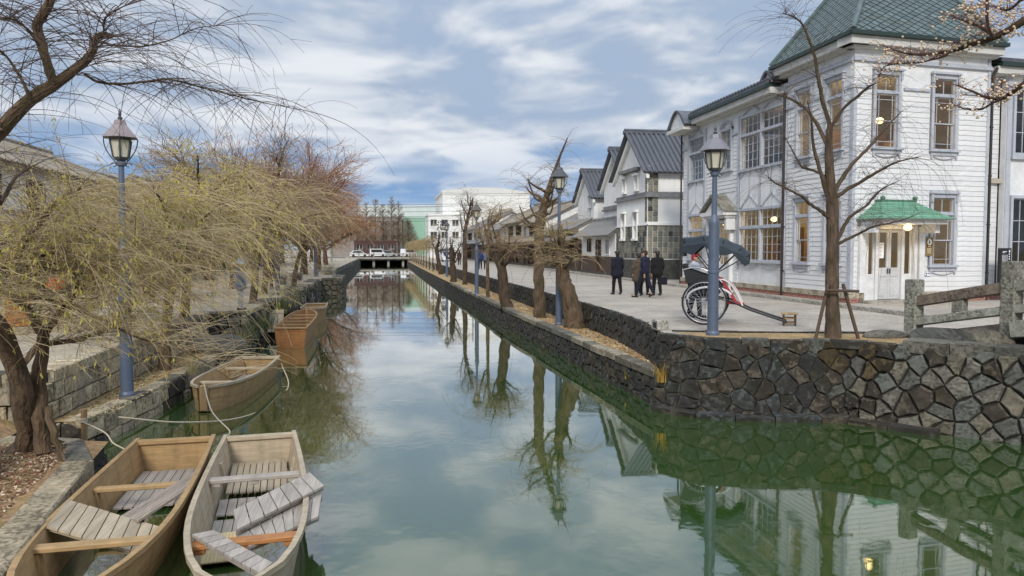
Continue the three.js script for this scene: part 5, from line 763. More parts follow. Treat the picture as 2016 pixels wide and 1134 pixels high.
// ---------------------------------------------------------------- street lamps
srand(606);
const hex = (r, y, n = 6, a0 = Math.PI / 6) => Array.from({ length: n }, (_, k) => { const a = a0 + k / n * 2 * Math.PI; return [Math.cos(a) * r, y, -Math.sin(a) * r]; });
function frustum(mb, r0, y0, r1, y1, n = 6, cap = true) { const a = hex(r0, y0, n), b = hex(r1, y1, n); for (let k = 0; k < n; k++) { const j = (k + 1) % n; mb.face([a[k], a[j], b[j], b[k]]); } if (cap) { mb.face([...b]); mb.face([...a].reverse()); } return mb; }
function streetLamp(base, H, thick, label, roofM = M.ironRoof, postM = M.iron) { // H: height of the lantern top above the base
  const l = thing('street_lamp', label, 'street lamp', base, 0.2, 'lantern street lamps along the canal'), h0 = H - 0.74;
  const post = new MB(); post.lathe([[0.14, 0], [0.14, 0.05], [0.115, 0.1], [0.108, thick], [0.1, thick + 0.04], [0.07, thick + 0.12], [0.06, thick + 0.16], [0.05, h0 - 0.12], [0.085, h0 - 0.1], [0.09, h0 - 0.04], [0.06, h0]], 0, 0, 0, 16); part(l, 'post', post, postM);
  const band = new MB(); band.lathe([[0.112, thick * 0.55], [0.122, thick * 0.55 + 0.01], [0.122, thick * 0.55 + 0.05], [0.11, thick * 0.55 + 0.06]], 0, 0, 0, 16); part(l, 'band', band, postM);
  const fr = new MB(); frustum(fr, 0.12, h0, 0.15, h0 + 0.05); frustum(fr, 0.19, h0 + 0.36, 0.215, h0 + 0.41); const a = hex(0.145, h0 + 0.05), b = hex(0.2, h0 + 0.37); for (let k = 0; k < 6; k++) fr.tube([a[k], b[k]], 0.018, 5); part(l, 'lantern_frame', fr, M.ironDark);
  for (let k = 0; k < 6; k++) { const j = (k + 1) % 6, g = new MB(), s = (q) => [q[0] * 0.96, q[1], q[2] * 0.96]; g.face([s(a[k]), s(a[j]), s(b[j]), s(b[k])]); part(l, 'lantern_pane', g, M.lampGlass); }
  const rf = new MB(); frustum(rf, 0.33, h0 + 0.41, 0.30, h0 + 0.45, 6); frustum(rf, 0.30, h0 + 0.45, 0.12, h0 + 0.66, 6); frustum(rf, 0.125, h0 + 0.66, 0.10, h0 + 0.74, 6); part(l, 'lantern_roof', rf, roofM);
  const fi = new MB(); fi.lathe([[0.03, 0], [0.045, 0.05], [0.02, 0.09], [0.03, 0.13], [0, 0.24]], 0, h0 + 0.73, 0, 10); part(l, 'finial', fi, M.ironDark);
  for (const s of [-1, 1]) { const c = [], q = []; for (let k = 0; k <= 12; k++) { const t = k / 12; c.push([s * (0.09 + 0.13 * Math.sin(t * 2.1) + 0.08 * t), h0 - 0.05 + t * 0.46, 0]); } for (let k = 0; k <= 10; k++) { const t = k / 10 * 5.5, r = 0.06 * (1 - k / 14); q.push([s * (0.12 + r * Math.cos(t)), h0 - 0.1 + r * Math.sin(t), 0]); } part(l, 'scroll_bracket', new MB().tube(c, 0.011, 5).tube(q, 0.01, 5), M.ironDark); }
  return l;
}
streetLamp([6.81, 0, -14.89], 4.15, 2.35, 'blue-grey lantern lamp post in front of the rickshaw', M.ironRoof);
streetLamp([5.97, -0.8, -25.28], 5.35, 2.6, 'dark lantern lamp on the ledge beside the thick leaning willow', M.ironDark);
streetLamp([5.36, -0.8, -43.0], 5.1, 2.6, 'lantern lamp on the ledge between the thin straight willow and the far walkers', M.ironDark);
streetLamp([6.05, -0.8, -70.9], 5.1, 2.6, 'small distant lantern lamp on the ledge below the brush character', M.ironDark);
streetLamp([-4.78, -1.0, -15.41], 5.2, 2.7, 'lantern lamp on the dirt landing among the willow twigs', mat({ color: rgb(0.30, 0.25, 0.25), map: grain, roughness: 0.6 }), M.iron);
streetLamp([-4.9, -0.2, -38.0], 4.5, 2.5, 'lantern lamp post standing on the far quay behind the moored boats', M.ironDark, M.iron);
streetLamp([-4.6, -0.2, -56.0], 4.5, 2.5, 'lantern lamp post standing on the stone pier', M.ironDark, M.iron);

// ---------------------------------------------------------------- stone footbridge at the right
{
  const b = thing('stone_bridge', 'grey stone footbridge with square posts and heavy rails', 'bridge', [10.75, 0, -13.9]);
  const pts = [[10.72, 0.06, -13.9], [11.2, 0.46, -11.98], [11.66, 0.8, -10.05], [12.1, 1.05, -8.1], [12.55, 1.2, -6.1]], ang = Math.atan2(0.48, 1.92);
  const beam = (n, k, y, w, h, m) => { const A = pts[k], B = pts[k + 1], a = V(A[0], A[1] + y, A[2]), c = V(B[0], B[1] + y, B[2]), L = a.distanceTo(c), q = new THREE.Quaternion().setFromUnitVectors(V(0, 0, 1), c.clone().sub(a).normalize()), mm = new THREE.Matrix4().compose(a.clone().lerp(c, 0.5), q, V(1, 1, 1)); const mb = new MB().at(mm); mb.cbox(0, 0, 0, w, h, L - 0.2, 0.015); wpart(b, n, mb, m); };
  const gm = [stoneM(0.40, 0.40, 0.36), stoneM(0.33, 0.32, 0.28), stoneM(0.44, 0.43, 0.38)];
  pts.forEach((p, k) => { const mb = new MB().at(trs(p[0], p[1], p[2], ang)); mb.cbox(0, 0.42, 0, 0.27, 1.4, 0.27, 0.02); wpart(b, 'post', mb, gm[k % 3]); });
  const brown = stoneM(0.24, 0.19, 0.155);
  for (let k = 0; k < 4; k++) { beam('rail', k, 0.66, 0.2, 0.21, k ? gm[1] : brown); beam('kerb_beam', k, 0.24, 0.24, 0.16, gm[0]); if (k) beam('girder', k, -0.12, 0.4, 0.3, gm[0]); const A = pts[k], B = pts[k + 1], mb = new MB().at(trs((A[0] + B[0]) / 2, (A[1] + B[1]) / 2 + 0.45, (A[2] + B[2]) / 2, ang)); mb.cbox(0, -0.05, 0, 0.16, 0.34, 0.24, 0.015); wpart(b, 'baluster', mb, gm[1]); }
  const dk = new MB(); for (let k = 0; k < 4; k++) { const A = pts[k], B = pts[k + 1]; dk.hexa([[A[0] + 0.1, A[1] - 0.2, A[2]], [B[0] + 0.1, B[1] - 0.2, B[2]], [B[0] + 3.2, B[1] - 0.2, B[2] - 0.8], [A[0] + 3.2, A[1] - 0.2, A[2] - 0.8], [A[0] + 0.1, A[1] + 0.02, A[2]], [B[0] + 0.1, B[1] + 0.02, B[2]], [B[0] + 3.2, B[1] + 0.02, B[2] - 0.8], [A[0] + 3.2, A[1] + 0.02, A[2] - 0.8]]); } wpart(b, 'deck', dk, M.street);
}
function boulder(r, sx, sy, sz, seed) { const g = new THREE.IcosahedronGeometry(r, 2), p = g.attributes.position, u = new Float32Array(p.count * 2); for (let k = 0; k < p.count; k++) { const x = p.getX(k), y = p.getY(k), z = p.getZ(k), f = 0.78 + 0.5 * fbm(x / r * 1.3 + seed, y / r * 1.3 + z / r * 0.9 + seed * 3, 3, 0, 5); p.setXYZ(k, x * f * sx, y * f * sy, z * f * sz); u[2 * k] = x + z; u[2 * k + 1] = y + z * 0.5; } g.setAttribute('uv', new THREE.BufferAttribute(u, 2)); g.computeVertexNormals(); return toCreasedNormals(g, 0.7); }
[[10.1, 0.02, -13.95, 0.3, 1.5, 0.45, 0.9, 'low flat rock at the foot of the first bridge post'], [10.75, 0.05, -13.1, 0.42, 1.0, 0.45, 1.8, 'long flat rock under the bridge railing'], [11.0, 0.05, -12.2, 0.3, 1, 0.8, 1.4, 'dark rock under the second bridge post']].forEach(([x, y, z, r, a, b, c, n], k) => { const m = solo('rock', boulder(r, a, b, c, k * 7.3 + 1), stones.grey[k % 3], n, 'rock'); m.position.set(x, y, z); });
{ const k = thing('stone_marker', 'small pale stone block at the end of the retaining wall', 'stone', [6.15, 0, -16.2]); part(k, 'block', new MB().cbox(0, 0.1, 0, 0.26, 0.24, 0.4, 0.02), M.kerb); part(k, 'dark_plate', new MB().box(-0.131, 0.1, 0.02, 0.012, 0.12, 0.2), M.joint); }  // near-black plate set on the block side, standing slightly proud of it

// ---------------------------------------------------------------- boats
const rot90 = (m) => { const k = m.clone(); k.map = m.map.clone(); k.map.rotation = Math.PI / 2; k.map.repeat.set(1 / 1.8, 1 / 0.6); k.map.needsUpdate = true; if (m.bumpMap) { k.bumpMap = m.bumpMap.clone(); k.bumpMap.rotation = Math.PI / 2; k.bumpMap.needsUpdate = true; } return k; };
const WX = Object.fromEntries(['wood', 'woodGrey', 'woodPale', 'woodOrange', 'woodWarm'].map((n) => [n, rot90(M[n])]));
const slatGeo = new MB().cbox(0, 0, 0, 1, 1, 1, 0.04).geo();
// local axes: z from transom (0) to bow (L), y = 0 at the waterline
function boat(o) {
  const b = thing(o.name || 'rowing_boat', o.label, 'boat', o.base, o.turn, 'wooden boats moored at the left bank'), { L, W, H } = o, hull = o.hull, hx = WX[hull], mm = M[hull], N = 16, th = 0.035;
  const half = (t) => W / 2 * (t < 0.55 ? mix(o.tw || 0.86, 1, Math.sin(t / 0.55 * Math.PI / 2)) : Math.max(o.bw || 0.12, Math.sqrt(Math.max(0, 1 - Math.pow((t - 0.55) / 0.46, 2.2))))), top = (t) => H + (o.sheer || 0.1) * Math.pow(t, 2.5) + 0.03 * Math.pow(1 - t, 3), bot = (t) => -0.14 + 0.16 * Math.pow(t, 4), fl = 0.8;
  for (const s of [-1, 1]) for (const lower of [0, 1]) { // two strakes a side
    const mb = new MB(); for (let k = 0; k < N; k++) { const q = (t, v, inn) => { const w = half(t) - inn, yy = mix(bot(t), top(t), v); return [s * (w * mix(fl, 1, v)), yy, t * L]; }, t0 = k / N, t1 = (k + 1) / N, v0 = lower ? 0 : 0.5, v1 = lower ? 0.497 : 1, off = lower ? 0.008 : 0; const f = (p) => mb.face(s > 0 ? p : p.reverse());
      f([q(t1, v0, off), q(t0, v0, off), q(t0, v1, off), q(t1, v1, off)].reverse().map((x) => x).reverse()); f([q(t0, v0, th), q(t1, v0, th), q(t1, v1, th), q(t0, v1, th)]); f([q(t0, v1, off), q(t0, v1, th), q(t1, v1, th), q(t1, v1, off)].reverse()); }
    part(b, 'side_plank', mb, hx);
    if (!lower) { const g = new MB(), pts = []; for (let k = 0; k <= N; k++) { const t = k / N; pts.push([s * half(t), top(t), t * L]); } for (let k = 0; k < N; k++) { const A = pts[k], B = pts[k + 1], w = 0.03, e = (p, dx, dy) => [p[0] + s * dx, p[1] + dy, p[2]]; const c = [e(A, w, -0.03), e(B, w, -0.03), e(B, -w, -0.03), e(A, -w, -0.03), e(A, w, 0.022), e(B, w, 0.022), e(B, -w, 0.022), e(A, -w, 0.022)]; g.hexa(s > 0 ? [c[3], c[2], c[1], c[0], c[7], c[6], c[5], c[4]] : c); } part(b, 'gunwale', g, WX[o.rail || hull]); }
  }
  const bm = new MB(); for (let k = 0; k < N; k++) { const t0 = k / N, t1 = (k + 1) / N, a = half(t0) * fl, c = half(t1) * fl; bm.face([[-a, bot(t0), t0 * L], [a, bot(t0), t0 * L], [c, bot(t1), t1 * L], [-c, bot(t1), t1 * L]].reverse()); bm.face([[-a, bot(t0) - 0.03, t0 * L], [a, bot(t0) - 0.03, t0 * L], [c, bot(t1) - 0.03, t1 * L], [-c, bot(t1) - 0.03, t1 * L]]); } part(b, 'bottom', bm, mm);
  const hw = half(0), tr = new MB(); tr.prism([[-hw * fl, bot(0)], [hw * fl, bot(0)], [hw * 0.98, top(0) - 0.06], [-hw * 0.98, top(0) - 0.06]], o.rake ? 0.0 : 0.1, o.rake ? 0.05 : 0.14); part(b, 'transom', tr, WX[o.transom || hull]); part(b, 'transom_cap', new MB().cbox(0, top(0) - 0.02, o.rake ? 0.02 : 0.12, hw * 2.02, 0.07, 0.12, 0.012), WX[o.rail || hull]);
  const st = new MB(); st.cbox(0, (top(1) + bot(1)) / 2 + 0.02, L + 0.01, 0.14, top(1) - bot(1) + 0.02, 0.1, 0.02); part(b, 'stem', st, mm);
  for (const t of o.thwarts || []) { const z = t[0] * L, w = half(t[0]) * 0.97, y = top(t[0]) - (t[1] ?? 0.1); part(b, 'thwart', new MB().cbox(0, y, z, w * 2, 0.05, t[2] || 0.13, 0.008), WX[t[3] || o.rail || hull]); if (t[4]) for (const x of [-0.8, 0, 0.8]) part(b, 'thwart_block', new MB().cbox(x * w, y - 0.05, z + 0.01, 0.1, 0.05, 0.1, 0.005), WX[t[3] || hull]); }
  for (const t of o.ribs || []) for (const s of [-1, 1]) { const w = half(t) - th, mb = new MB().at(trs(0, 0, 0)); const a = s * w * mix(fl, 1, 0.1), c = s * w * 0.97; mb.hexa([[a - s * 0.05, bot(t) + 0.02, t * L + 0.05], [a, bot(t) + 0.02, t * L + 0.05], [a, bot(t) + 0.02, t * L - 0.05], [a - s * 0.05, bot(t) + 0.02, t * L - 0.05], [c - s * 0.04, top(t) - 0.1, t * L + 0.05], [c, top(t) - 0.1, t * L + 0.05], [c, top(t) - 0.1, t * L - 0.05], [c - s * 0.04, top(t) - 0.1, t * L - 0.05]]); part(b, 'rib', mb, mm); }
  for (const f of o.floors || []) { // slatted floor sections: [t0, t1, y, n, material]
    const [t0, t1, y, n, fm] = f; for (let k = 0; k < n; k++) { const w = Math.min(half(t0), half(t1)) * mix(fl, 1, 0.35) * 2 - 0.1, sw = w / n, m = part(b, 'floor_slat', slatGeo, pick([M[fm], tint(M[fm], 0.9), tint(M[fm], 1.06)])); m.position.set(-w / 2 + (k + 0.5) * sw, y + rr(-0.002, 0.002), (t0 + t1) / 2 * L); m.scale.set(sw - 0.012, 0.022, (t1 - t0) * L); }
  }
  if (o.puddle) { const w = half(0.7) * 0.85; const [p0, p1, py] = o.puddle; part(b, 'bilge_water', new MB().face([[-w, py, p1 * L], [w, py, p1 * L], [w, py, p0 * L], [-w, py, p0 * L]]), M.water); }
  return b;
}
function quadPanel(label, A, B, C, D, n, m) { // slats run from the A-B edge to the C-D edge
  const p = thing('loose_floor_panel', label, 'floor panel', A), L = (a, b, t) => [mix(a[0], b[0], t), mix(a[1], b[1], t), mix(a[2], b[2], t)], up = V(B[0] - A[0], B[1] - A[1], B[2] - A[2]).cross(V(C[0] - A[0], C[1] - A[1], C[2] - A[2])).normalize(); if (up.y < 0) up.negate(); const o = (v, k) => [v[0] + up.x * k, v[1] + up.y * k, v[2] + up.z * k];
  const slab = (q, t, b) => { const e = V(q[1][0] - q[0][0], 0, q[1][2] - q[0][2]).cross(V(q[2][0] - q[0][0], 0, q[2][2] - q[0][2])); if (e.y < 0) q = [q[3], q[2], q[1], q[0]]; return new MB().hexa([...q.map((v) => o(v, b)), ...q.map((v) => o(v, t))], rr(0, 1), rr(0, 1)); };
  for (let k = 0; k < n; k++) { const g = 0.045, a = (k + g) / n, b = (k + 1 - g) / n, h = rr(-0.003, 0.003); wpart(p, 'slat', slab([L(A, B, a), L(A, B, b), L(C, D, b), L(C, D, a)], 0.012 + h, -0.014 + h), pick([m, tint(m, 0.88), tint(m, 1.08)])); }
  for (const t of [0.1, 0.86]) wpart(p, 'batten', slab([L(A, C, t), L(B, D, t), L(B, D, t + 0.06), L(A, C, t + 0.06)], -0.018, -0.06), m); return p;
}
const turnTo = (dx, dz) => Math.atan2(dx, dz);
boat({ label: 'honey-coloured boat against the bank with a dark inside and two loose panels', base: [-3.04, -1.5, -11.97], turn: turnTo(0.36, 5.3), L: 5.6, W: 1.22, H: 0.45, hull: 'wood', transom: 'wood', tw: 0.86, thwarts: [[0.38, 0.08, 0.12], [0.74, 0.06, 0.14]], ribs: [0.38, 0.74], floors: [[0.05, 0.34, 0.06, 7, 'woodGrey'], [0.78, 0.9, 0.04, 8, 'woodPale']], puddle: [0.36, 0.76, -0.02] });
boat({ label: 'pale boat beside the honey one, with an orange cross plank and a straw mat', base: [-1.84, -1.5, -12.0], turn: turnTo(0.62, 5.3), L: 5.6, W: 1.2, H: 0.45, hull: 'woodPale', rail: 'woodPale', tw: 0.82, thwarts: [[0.37, 0.06, 0.15, 'woodGrey', 1], [0.78, 0.06, 0.15, 'woodOrange', 1]], ribs: [0.2], floors: [[0.04, 0.30, 0.10, 9, 'woodPale'], [0.31, 0.42, 0.04, 8, 'woodGrey'], [0.43, 0.56, 0.0, 8, 'woodGrey']], puddle: [0.72, 0.96, -0.03] });
quadPanel('tan slatted panel laid across the gunwale of the honey boat', [-3.46, -0.99, -9.05], [-2.38, -1.27, -8.75], [-3.34, -0.99, -8.21], [-2.24, -1.27, -7.9], 9, M.woodPale);
quadPanel('brown slatted panel leaning on the inner side of the honey boat', [-2.9, -1.19, -8.95], [-2.62, -1.16, -8.72], [-2.36, -1.06, -10.32], [-2.27, -1.05, -9.45], 6, tint(M.woodGrey, 0.8, 0.06));
quadPanel('grey slatted panel resting across the pale boat, uppermost of two', [-1.58, -1.0, -8.4], [-0.89, -0.97, -9.6], [-1.44, -1.0, -7.8], [-0.67, -0.97, -9.02], 7, M.woodGrey);
quadPanel('grey slatted panel lying under the upper one on the pale boat', [-1.48, -1.09, -7.95], [-0.7, -1.06, -9.05], [-1.28, -1.09, -7.55], [-0.68, -1.06, -8.22], 8, M.woodGrey);
quadPanel('grey slatted panel crossing the bow of the pale boat', [-1.84, -0.99, -7.72], [-1.05, -1.0, -6.7], [-1.66, -0.99, -7.8], [-0.97, -1.0, -6.9], 8, M.woodGrey);
{ const g = new MB(); const mp = solo('straw_mat', new MB().cbox(0, 0, 0, 0.5, 0.02, 0.85, 0.006), M.matting, 'woven straw mat on the floor of the pale boat', 'mat'); mp.position.set(-1.72, -1.44, -8.55); mp.rotation.y = 0.12; }
{ const g = boat({ label: 'tan boat with a pointed bow moored at the dirt landing', base: [-3.12, -1.5, -20.75], turn: turnTo(-0.4, 4.4), L: 4.7, W: 1.16, H: 0.45, hull: 'wood', rail: 'woodPale', tw: 0.8, bw: 0.06, sheer: 0.08, thwarts: [[0.3, 0.08, 0.13], [0.72, 0.1, 0.13]], ribs: [0.05, 0.3], floors: [[0.08, 0.68, 0.05, 7, 'woodGrey']] }); }
boat({ label: 'reddish varnished boat with a broad flat stern towards the landing', base: [-3.0, -1.5, -26.25], turn: turnTo(-0.1, -6.6), L: 6.8, W: 1.12, H: 0.64, hull: 'woodWarm', transom: 'woodOrange', rail: 'woodWarm', rake: true, tw: 0.94, bw: 0.06, sheer: 0.1, thwarts: [[0.1, 0.08, 0.2], [0.28, 0.08, 0.16], [0.46, 0.08, 0.16], [0.64, 0.08, 0.16], [0.8, 0.08, 0.16]], floors: [[0.05, 0.7, 0.1, 5, 'woodWarm']] });
boat({ label: 'small open boat tied up beyond the reddish one', base: [-3.15, -1.5, -38.9], turn: turnTo(0.1, 4.7), L: 4.8, W: 1.1, H: 0.58, hull: 'wood', rail: 'woodPale', tw: 0.9, thwarts: [[0.3, 0.1, 0.14]], floors: [[0.05, 0.7, 0.05, 5, 'woodWarm']] });
function rope(label, pts, r = 0.012) { const c = new THREE.CatmullRomCurve3(pts.map((p) => V(...p))), q = c.getPoints(24).map((v) => [v.x, v.y, v.z]); return solo('mooring_rope', new MB().tube(q, r, 5), M.rope, label, 'rope', undefined, pts[0]); }
rope('pale mooring rope from the wooden stake to the honey boat', [[-4.42, -0.78, -12.2], [-4.0, -0.9, -11.9], [-3.8, -0.98, -11.6], [-3.62, -1.05, -11.5]]);
rope('mooring rope stretched from the tan boat bow towards the pale boat', [[-3.55, -0.9, -16.1], [-3.0, -1.1, -14.2], [-2.4, -1.1, -12.6], [-2.3, -1.02, -11.95]]);
rope('rope trailing in the water beside the tan boat', [[-2.6, -1.2, -20.6], [-2.2, -1.49, -18.6], [-2.6, -1.49, -15.6], [-3.4, -1.1, -13.4], [-4.3, -0.98, -13.4]], 0.014);
{ const s = thing('wooden_stake', 'short yellowish wooden stake at the end of the littered bank', 'stake', [-4.42, -1.05, -12.25]); part(s, 'stake', new MB().tube([[0, -0.3, 0], [0.01, 0.45, 0]], [0.05, 0.045], 8), M.wood); part(s, 'rope_turns', new MB().lathe([[0.05, 0.24], [0.062, 0.25], [0.062, 0.31], [0.05, 0.32]], 0, 0, 0, 10), M.rope); }

// ---------------------------------------------------------------- rickshaw, shafts towards the bridge
{
  const r = thing('rickshaw', 'black rickshaw with dark blue hood, red seat and tall spoked wheels', 'rickshaw', [7.78, 0, -17.42], -Math.atan2(0.47, 0.88)), R = 0.53;
  const ring = (rad, tr, seg = 40) => { const p = []; for (let k = 0; k <= seg; k++) { const a = k / seg * 2 * Math.PI; p.push([Math.cos(a) * rad, Math.sin(a) * rad, 0]); } return new MB().tube(p, tr, 6, false); };
  for (const z of [-0.52, 0.52]) { const w = new THREE.Group(); w.name = 'wheel'; w.position.set(0, R, z); r.add(w); const ty = part(w, 'tyre', ring(R - 0.02, 0.02), M.black); part(w, 'rim', ring(R - 0.05, 0.014), M.steel); const sp = new MB(); for (let k = 0; k < 36; k++) { const a = k / 36 * 2 * Math.PI, b = a + (k % 2 ? 0.5 : -0.5); sp.tube([[Math.cos(b) * 0.05, Math.sin(b) * 0.05, (k % 2 ? 0.04 : -0.04)], [Math.cos(a) * (R - 0.05), Math.sin(a) * (R - 0.05), 0]], 0.0035, 3, false); } part(w, 'spokes', sp, M.steel).userData.kind = 'stuff'; part(w, 'hub', new MB().tube([[0, 0, -0.08], [0, 0, 0.08]], 0.05, 12), M.steel); }
  part(r, 'axle', new MB().tube([[0, R, -0.56], [0, R, 0.56]], 0.025, 8), M.black);
  for (const z of [-0.36, 0.36]) { part(r, 'shaft', new MB().tube([[-0.55, 0.62, z], [0.0, 0.66, z], [0.55, 0.58, z * 0.95], [1.05, 0.36, z * 0.9], [1.85, 0.1, z * 0.85]], 0.022, 8), M.black); const sp = []; for (let k = 0; k <= 14; k++) { const a = Math.PI * (0.12 + 0.9 * k / 14); sp.push([0.12 + Math.cos(a) * 0.52, 0.62 + Math.sin(a) * 0.5 * 0.55, z * 1.18]); } part(r, 'fender', new MB().tube(sp, 0.028, 6), M.white); }
  part(r, 'crossbar', new MB().tube([[1.84, 0.1, -0.31], [1.84, 0.1, 0.31]], 0.02, 8), M.black);
  const body = new MB(); body.prism([[-0.42, 0.72], [0.3, 0.70], [0.42, 0.98], [0.3, 1.02], [-0.3, 0.98], [-0.55, 1.42], [-0.62, 1.40]].slice(0, 4).concat([[-0.4, 1.0]]), -0.34, 0.34); part(r, 'seat_box', body, M.black);
  part(r, 'seat_back', new MB().at(trs(-0.45, 1.2, 0, 0, 0, 0.25)).cbox(0, 0, 0, 0.08, 0.5, 0.72, 0.03), M.black); part(r, 'cushion', new MB().cbox(0.02, 1.05, 0, 0.56, 0.12, 0.62, 0.04), M.red);
  for (const z of [-0.38, 0.38]) { part(r, 'side_panel', new MB().prism([[-0.45, 0.98], [0.2, 0.92], [0.34, 1.08], [-0.05, 1.2], [-0.5, 1.35]], z - 0.015, z + 0.015), M.black); const arm = []; for (let k = 0; k <= 10; k++) { const t = k / 10; arm.push([mix(-0.5, 0.4, t), 1.3 + 0.1 * Math.sin(t * 3.1) - 0.3 * t * t, z * 1.04]); } part(r, 'arm_rail', new MB().tube(arm, 0.014, 6), M.steel); }
  const bl = new MB(); const drape = [[0.2, 1.14], [0.36, 1.1], [0.46, 0.9], [0.62, 0.66], [0.7, 0.52]]; for (let k = 0; k + 1 < drape.length; k++) { const a = drape[k], b = drape[k + 1]; bl.hexa([[a[0], a[1] - 0.03, 0.3], [b[0], b[1] - 0.03, 0.3], [b[0], b[1] - 0.03, -0.3], [a[0], a[1] - 0.03, -0.3], [a[0] + 0.02, a[1], 0.3], [b[0] + 0.02, b[1], 0.3], [b[0] + 0.02, b[1], -0.3], [a[0] + 0.02, a[1], -0.3]]); } part(r, 'red_blanket', bl, M.red); part(r, 'footboard', new MB().at(trs(0.68, 0.5, 0, 0, 0, -0.1)).cbox(0, 0, 0, 0.42, 0.04, 0.56, 0.01), M.red);
  for (const z of [-0.33, 0.33]) { const sw = []; for (let k = 0; k <= 10; k++) { const t = k / 10; sw.push([mix(0.3, 0.86, t), 1.06 - 0.6 * t * t + 0.06 * Math.sin(t * 3.1), z]); } part(r, 'dash_rail', new MB().tube(sw, 0.02, 6), M.white); }
  // hood: cloth stretched over four bows that hinge at the seat
  const piv = [0.28, 1.18], bows = [[-0.52, 2.08], [-0.05, 2.14], [0.42, 2.06], [0.82, 1.88], [1.0, 1.72]], cs = new MB(), nz = 8, row = (q, dy) => { const p = []; for (let k = 0; k <= nz; k++) { const u = k / nz * 2 - 1; p.push([q[0], q[1] + dy - 0.1 * Math.pow(Math.abs(u), 3) - 0.1 * (Math.abs(u) > 0.95 ? 1 : 0), u * 0.44]); } return p; };
  const sag = []; bows.forEach((q, k) => { sag.push(q); if (k < bows.length - 1) sag.push([(q[0] + bows[k + 1][0]) / 2, (q[1] + bows[k + 1][1]) / 2 - 0.02]); });
  for (let k = 0; k + 1 < sag.length; k++) for (const d of [0, -0.012]) { const A = row(sag[k], d), B = row(sag[k + 1], d); for (let j = 0; j < nz; j++) { const f = [A[j], A[j + 1], B[j + 1], B[j]]; cs.face(d ? f.reverse() : f); } }
  for (const s of [-1, 1]) for (let k = 0; k + 1 < sag.length; k++) { const A = row(sag[k], 0)[s < 0 ? 0 : nz], B = row(sag[k + 1], 0)[s < 0 ? 0 : nz], dA = 0.16 + 0.1 * Math.sin(k * 2.2), dB = 0.16 + 0.1 * Math.sin((k + 1) * 2.2); cs.face([A, B, [B[0], B[1] - dB, B[2]], [A[0], A[1] - dA, A[2]]]); }
  part(r, 'hood_cloth', cs, M.hood); part(r, 'hood_back', new MB().hexa([[-0.56, 1.62, 0.42], [-0.5, 1.62, 0.42], [-0.5, 1.62, -0.42], [-0.56, 1.62, -0.42], [-0.56, 2.06, 0.42], [-0.5, 2.06, 0.42], [-0.5, 2.06, -0.42], [-0.56, 2.06, -0.42]]), M.hood);
  for (const q of bows) for (const z of [-0.4, 0.4]) part(r, 'hood_bow', new MB().tube([[piv[0] - 0.1, piv[1], z], [q[0], q[1] - 0.06, z]], 0.012, 6), M.black);
  const s = thing('wooden_stand', 'small wooden stand carrying the rickshaw shafts', 'stand', [9.5, 0, -16.57], -Math.atan2(0.47, 0.88)); for (const x of [-0.13, 0.13]) for (const z of [-0.15, 0.15]) part(s, 'leg', new MB().cbox(x, 0.13, z, 0.04, 0.26, 0.04, 0.005), M.darkWood); part(s, 'top', new MB().cbox(0, 0.275, 0, 0.36, 0.03, 0.4, 0.006), M.wood); for (const y of [0.06, 0.17]) for (const z of [-0.15, 0.15]) part(s, 'rail', new MB().cbox(0, y, z, 0.24, 0.03, 0.03, 0.004), M.wood);
}

// ---------------------------------------------------------------- people
function sdfGeo(caps, lo, hi, res, k = 0.03) {
  const mc = new MarchingCubes(res, M.black, false, false, 60000); mc.isolation = 0; const n = res, F = mc.field, h = n / 2, C = lo.map((a, i) => (a + hi[i]) / 2), E = lo.map((a, i) => (hi[i] - a) / 2);
  for (let z = 0; z < n; z++) for (let y = 0; y < n; y++) for (let x = 0; x < n; x++) {
    const px = C[0] + (x - h) / h * E[0], py = C[1] + (y - h) / h * E[1], pz = C[2] + (z - h) / h * E[2]; let d = 1e3;
    for (const c of caps) { const bx = c[4] - c[0], by = c[5] - c[1], bz = c[6] - c[2], ax = px - c[0], ay = py - c[1], az = pz - c[2], t = clamp((ax * bx + ay * by + az * bz) / (bx * bx + by * by + bz * bz || 1)), dd = Math.hypot(ax - bx * t, ay - by * t, az - bz * t) - mix(c[3], c[7], t); if (d > 900) d = dd; else { const q = Math.max(k - Math.abs(d - dd), 0) / k; d = Math.min(d, dd) - q * q * k / 4; } }
    F[x + y * n + z * n * n] = -d;
  }
  mc.update(); const cnt = mc.count, P = new Float32Array(cnt * 3), N = new Float32Array(cnt * 3), U = new Float32Array(cnt * 2);
  for (let q = 0; q < cnt; q++) { const l = []; for (let i = 0; i < 3; i++) { P[3 * q + i] = C[i] + mc.positionArray[3 * q + i] * E[i]; l.push(mc.normalArray[3 * q + i] / E[i]); } const m = Math.hypot(...l) || 1; for (let i = 0; i < 3; i++) N[3 * q + i] = l[i] / m; U[2 * q] = P[3 * q] + P[3 * q + 2]; U[2 * q + 1] = P[3 * q + 1]; }
  const g = new THREE.BufferGeometry(); g.setAttribute('position', new THREE.BufferAttribute(P, 3)); g.setAttribute('normal', new THREE.BufferAttribute(N, 3)); g.setAttribute('uv', new THREE.BufferAttribute(U, 2)); return g;
}
const clothT = rep(tex(128, (u, v) => { const k = mix(0.8, 1.1, fbm(u * 30, v * 30, 2, 30, 951)); return [k, k, k]; }), 0.3);
const cloth = (r, g, b) => mat({ color: rgb(r, g, b), map: clothT, roughness: 0.95 }), skinM = mat({ color: rgb(0.50, 0.30, 0.21), roughness: 0.6 }), hairM = mat({ color: rgb(0.015, 0.012, 0.011), roughness: 0.5 });
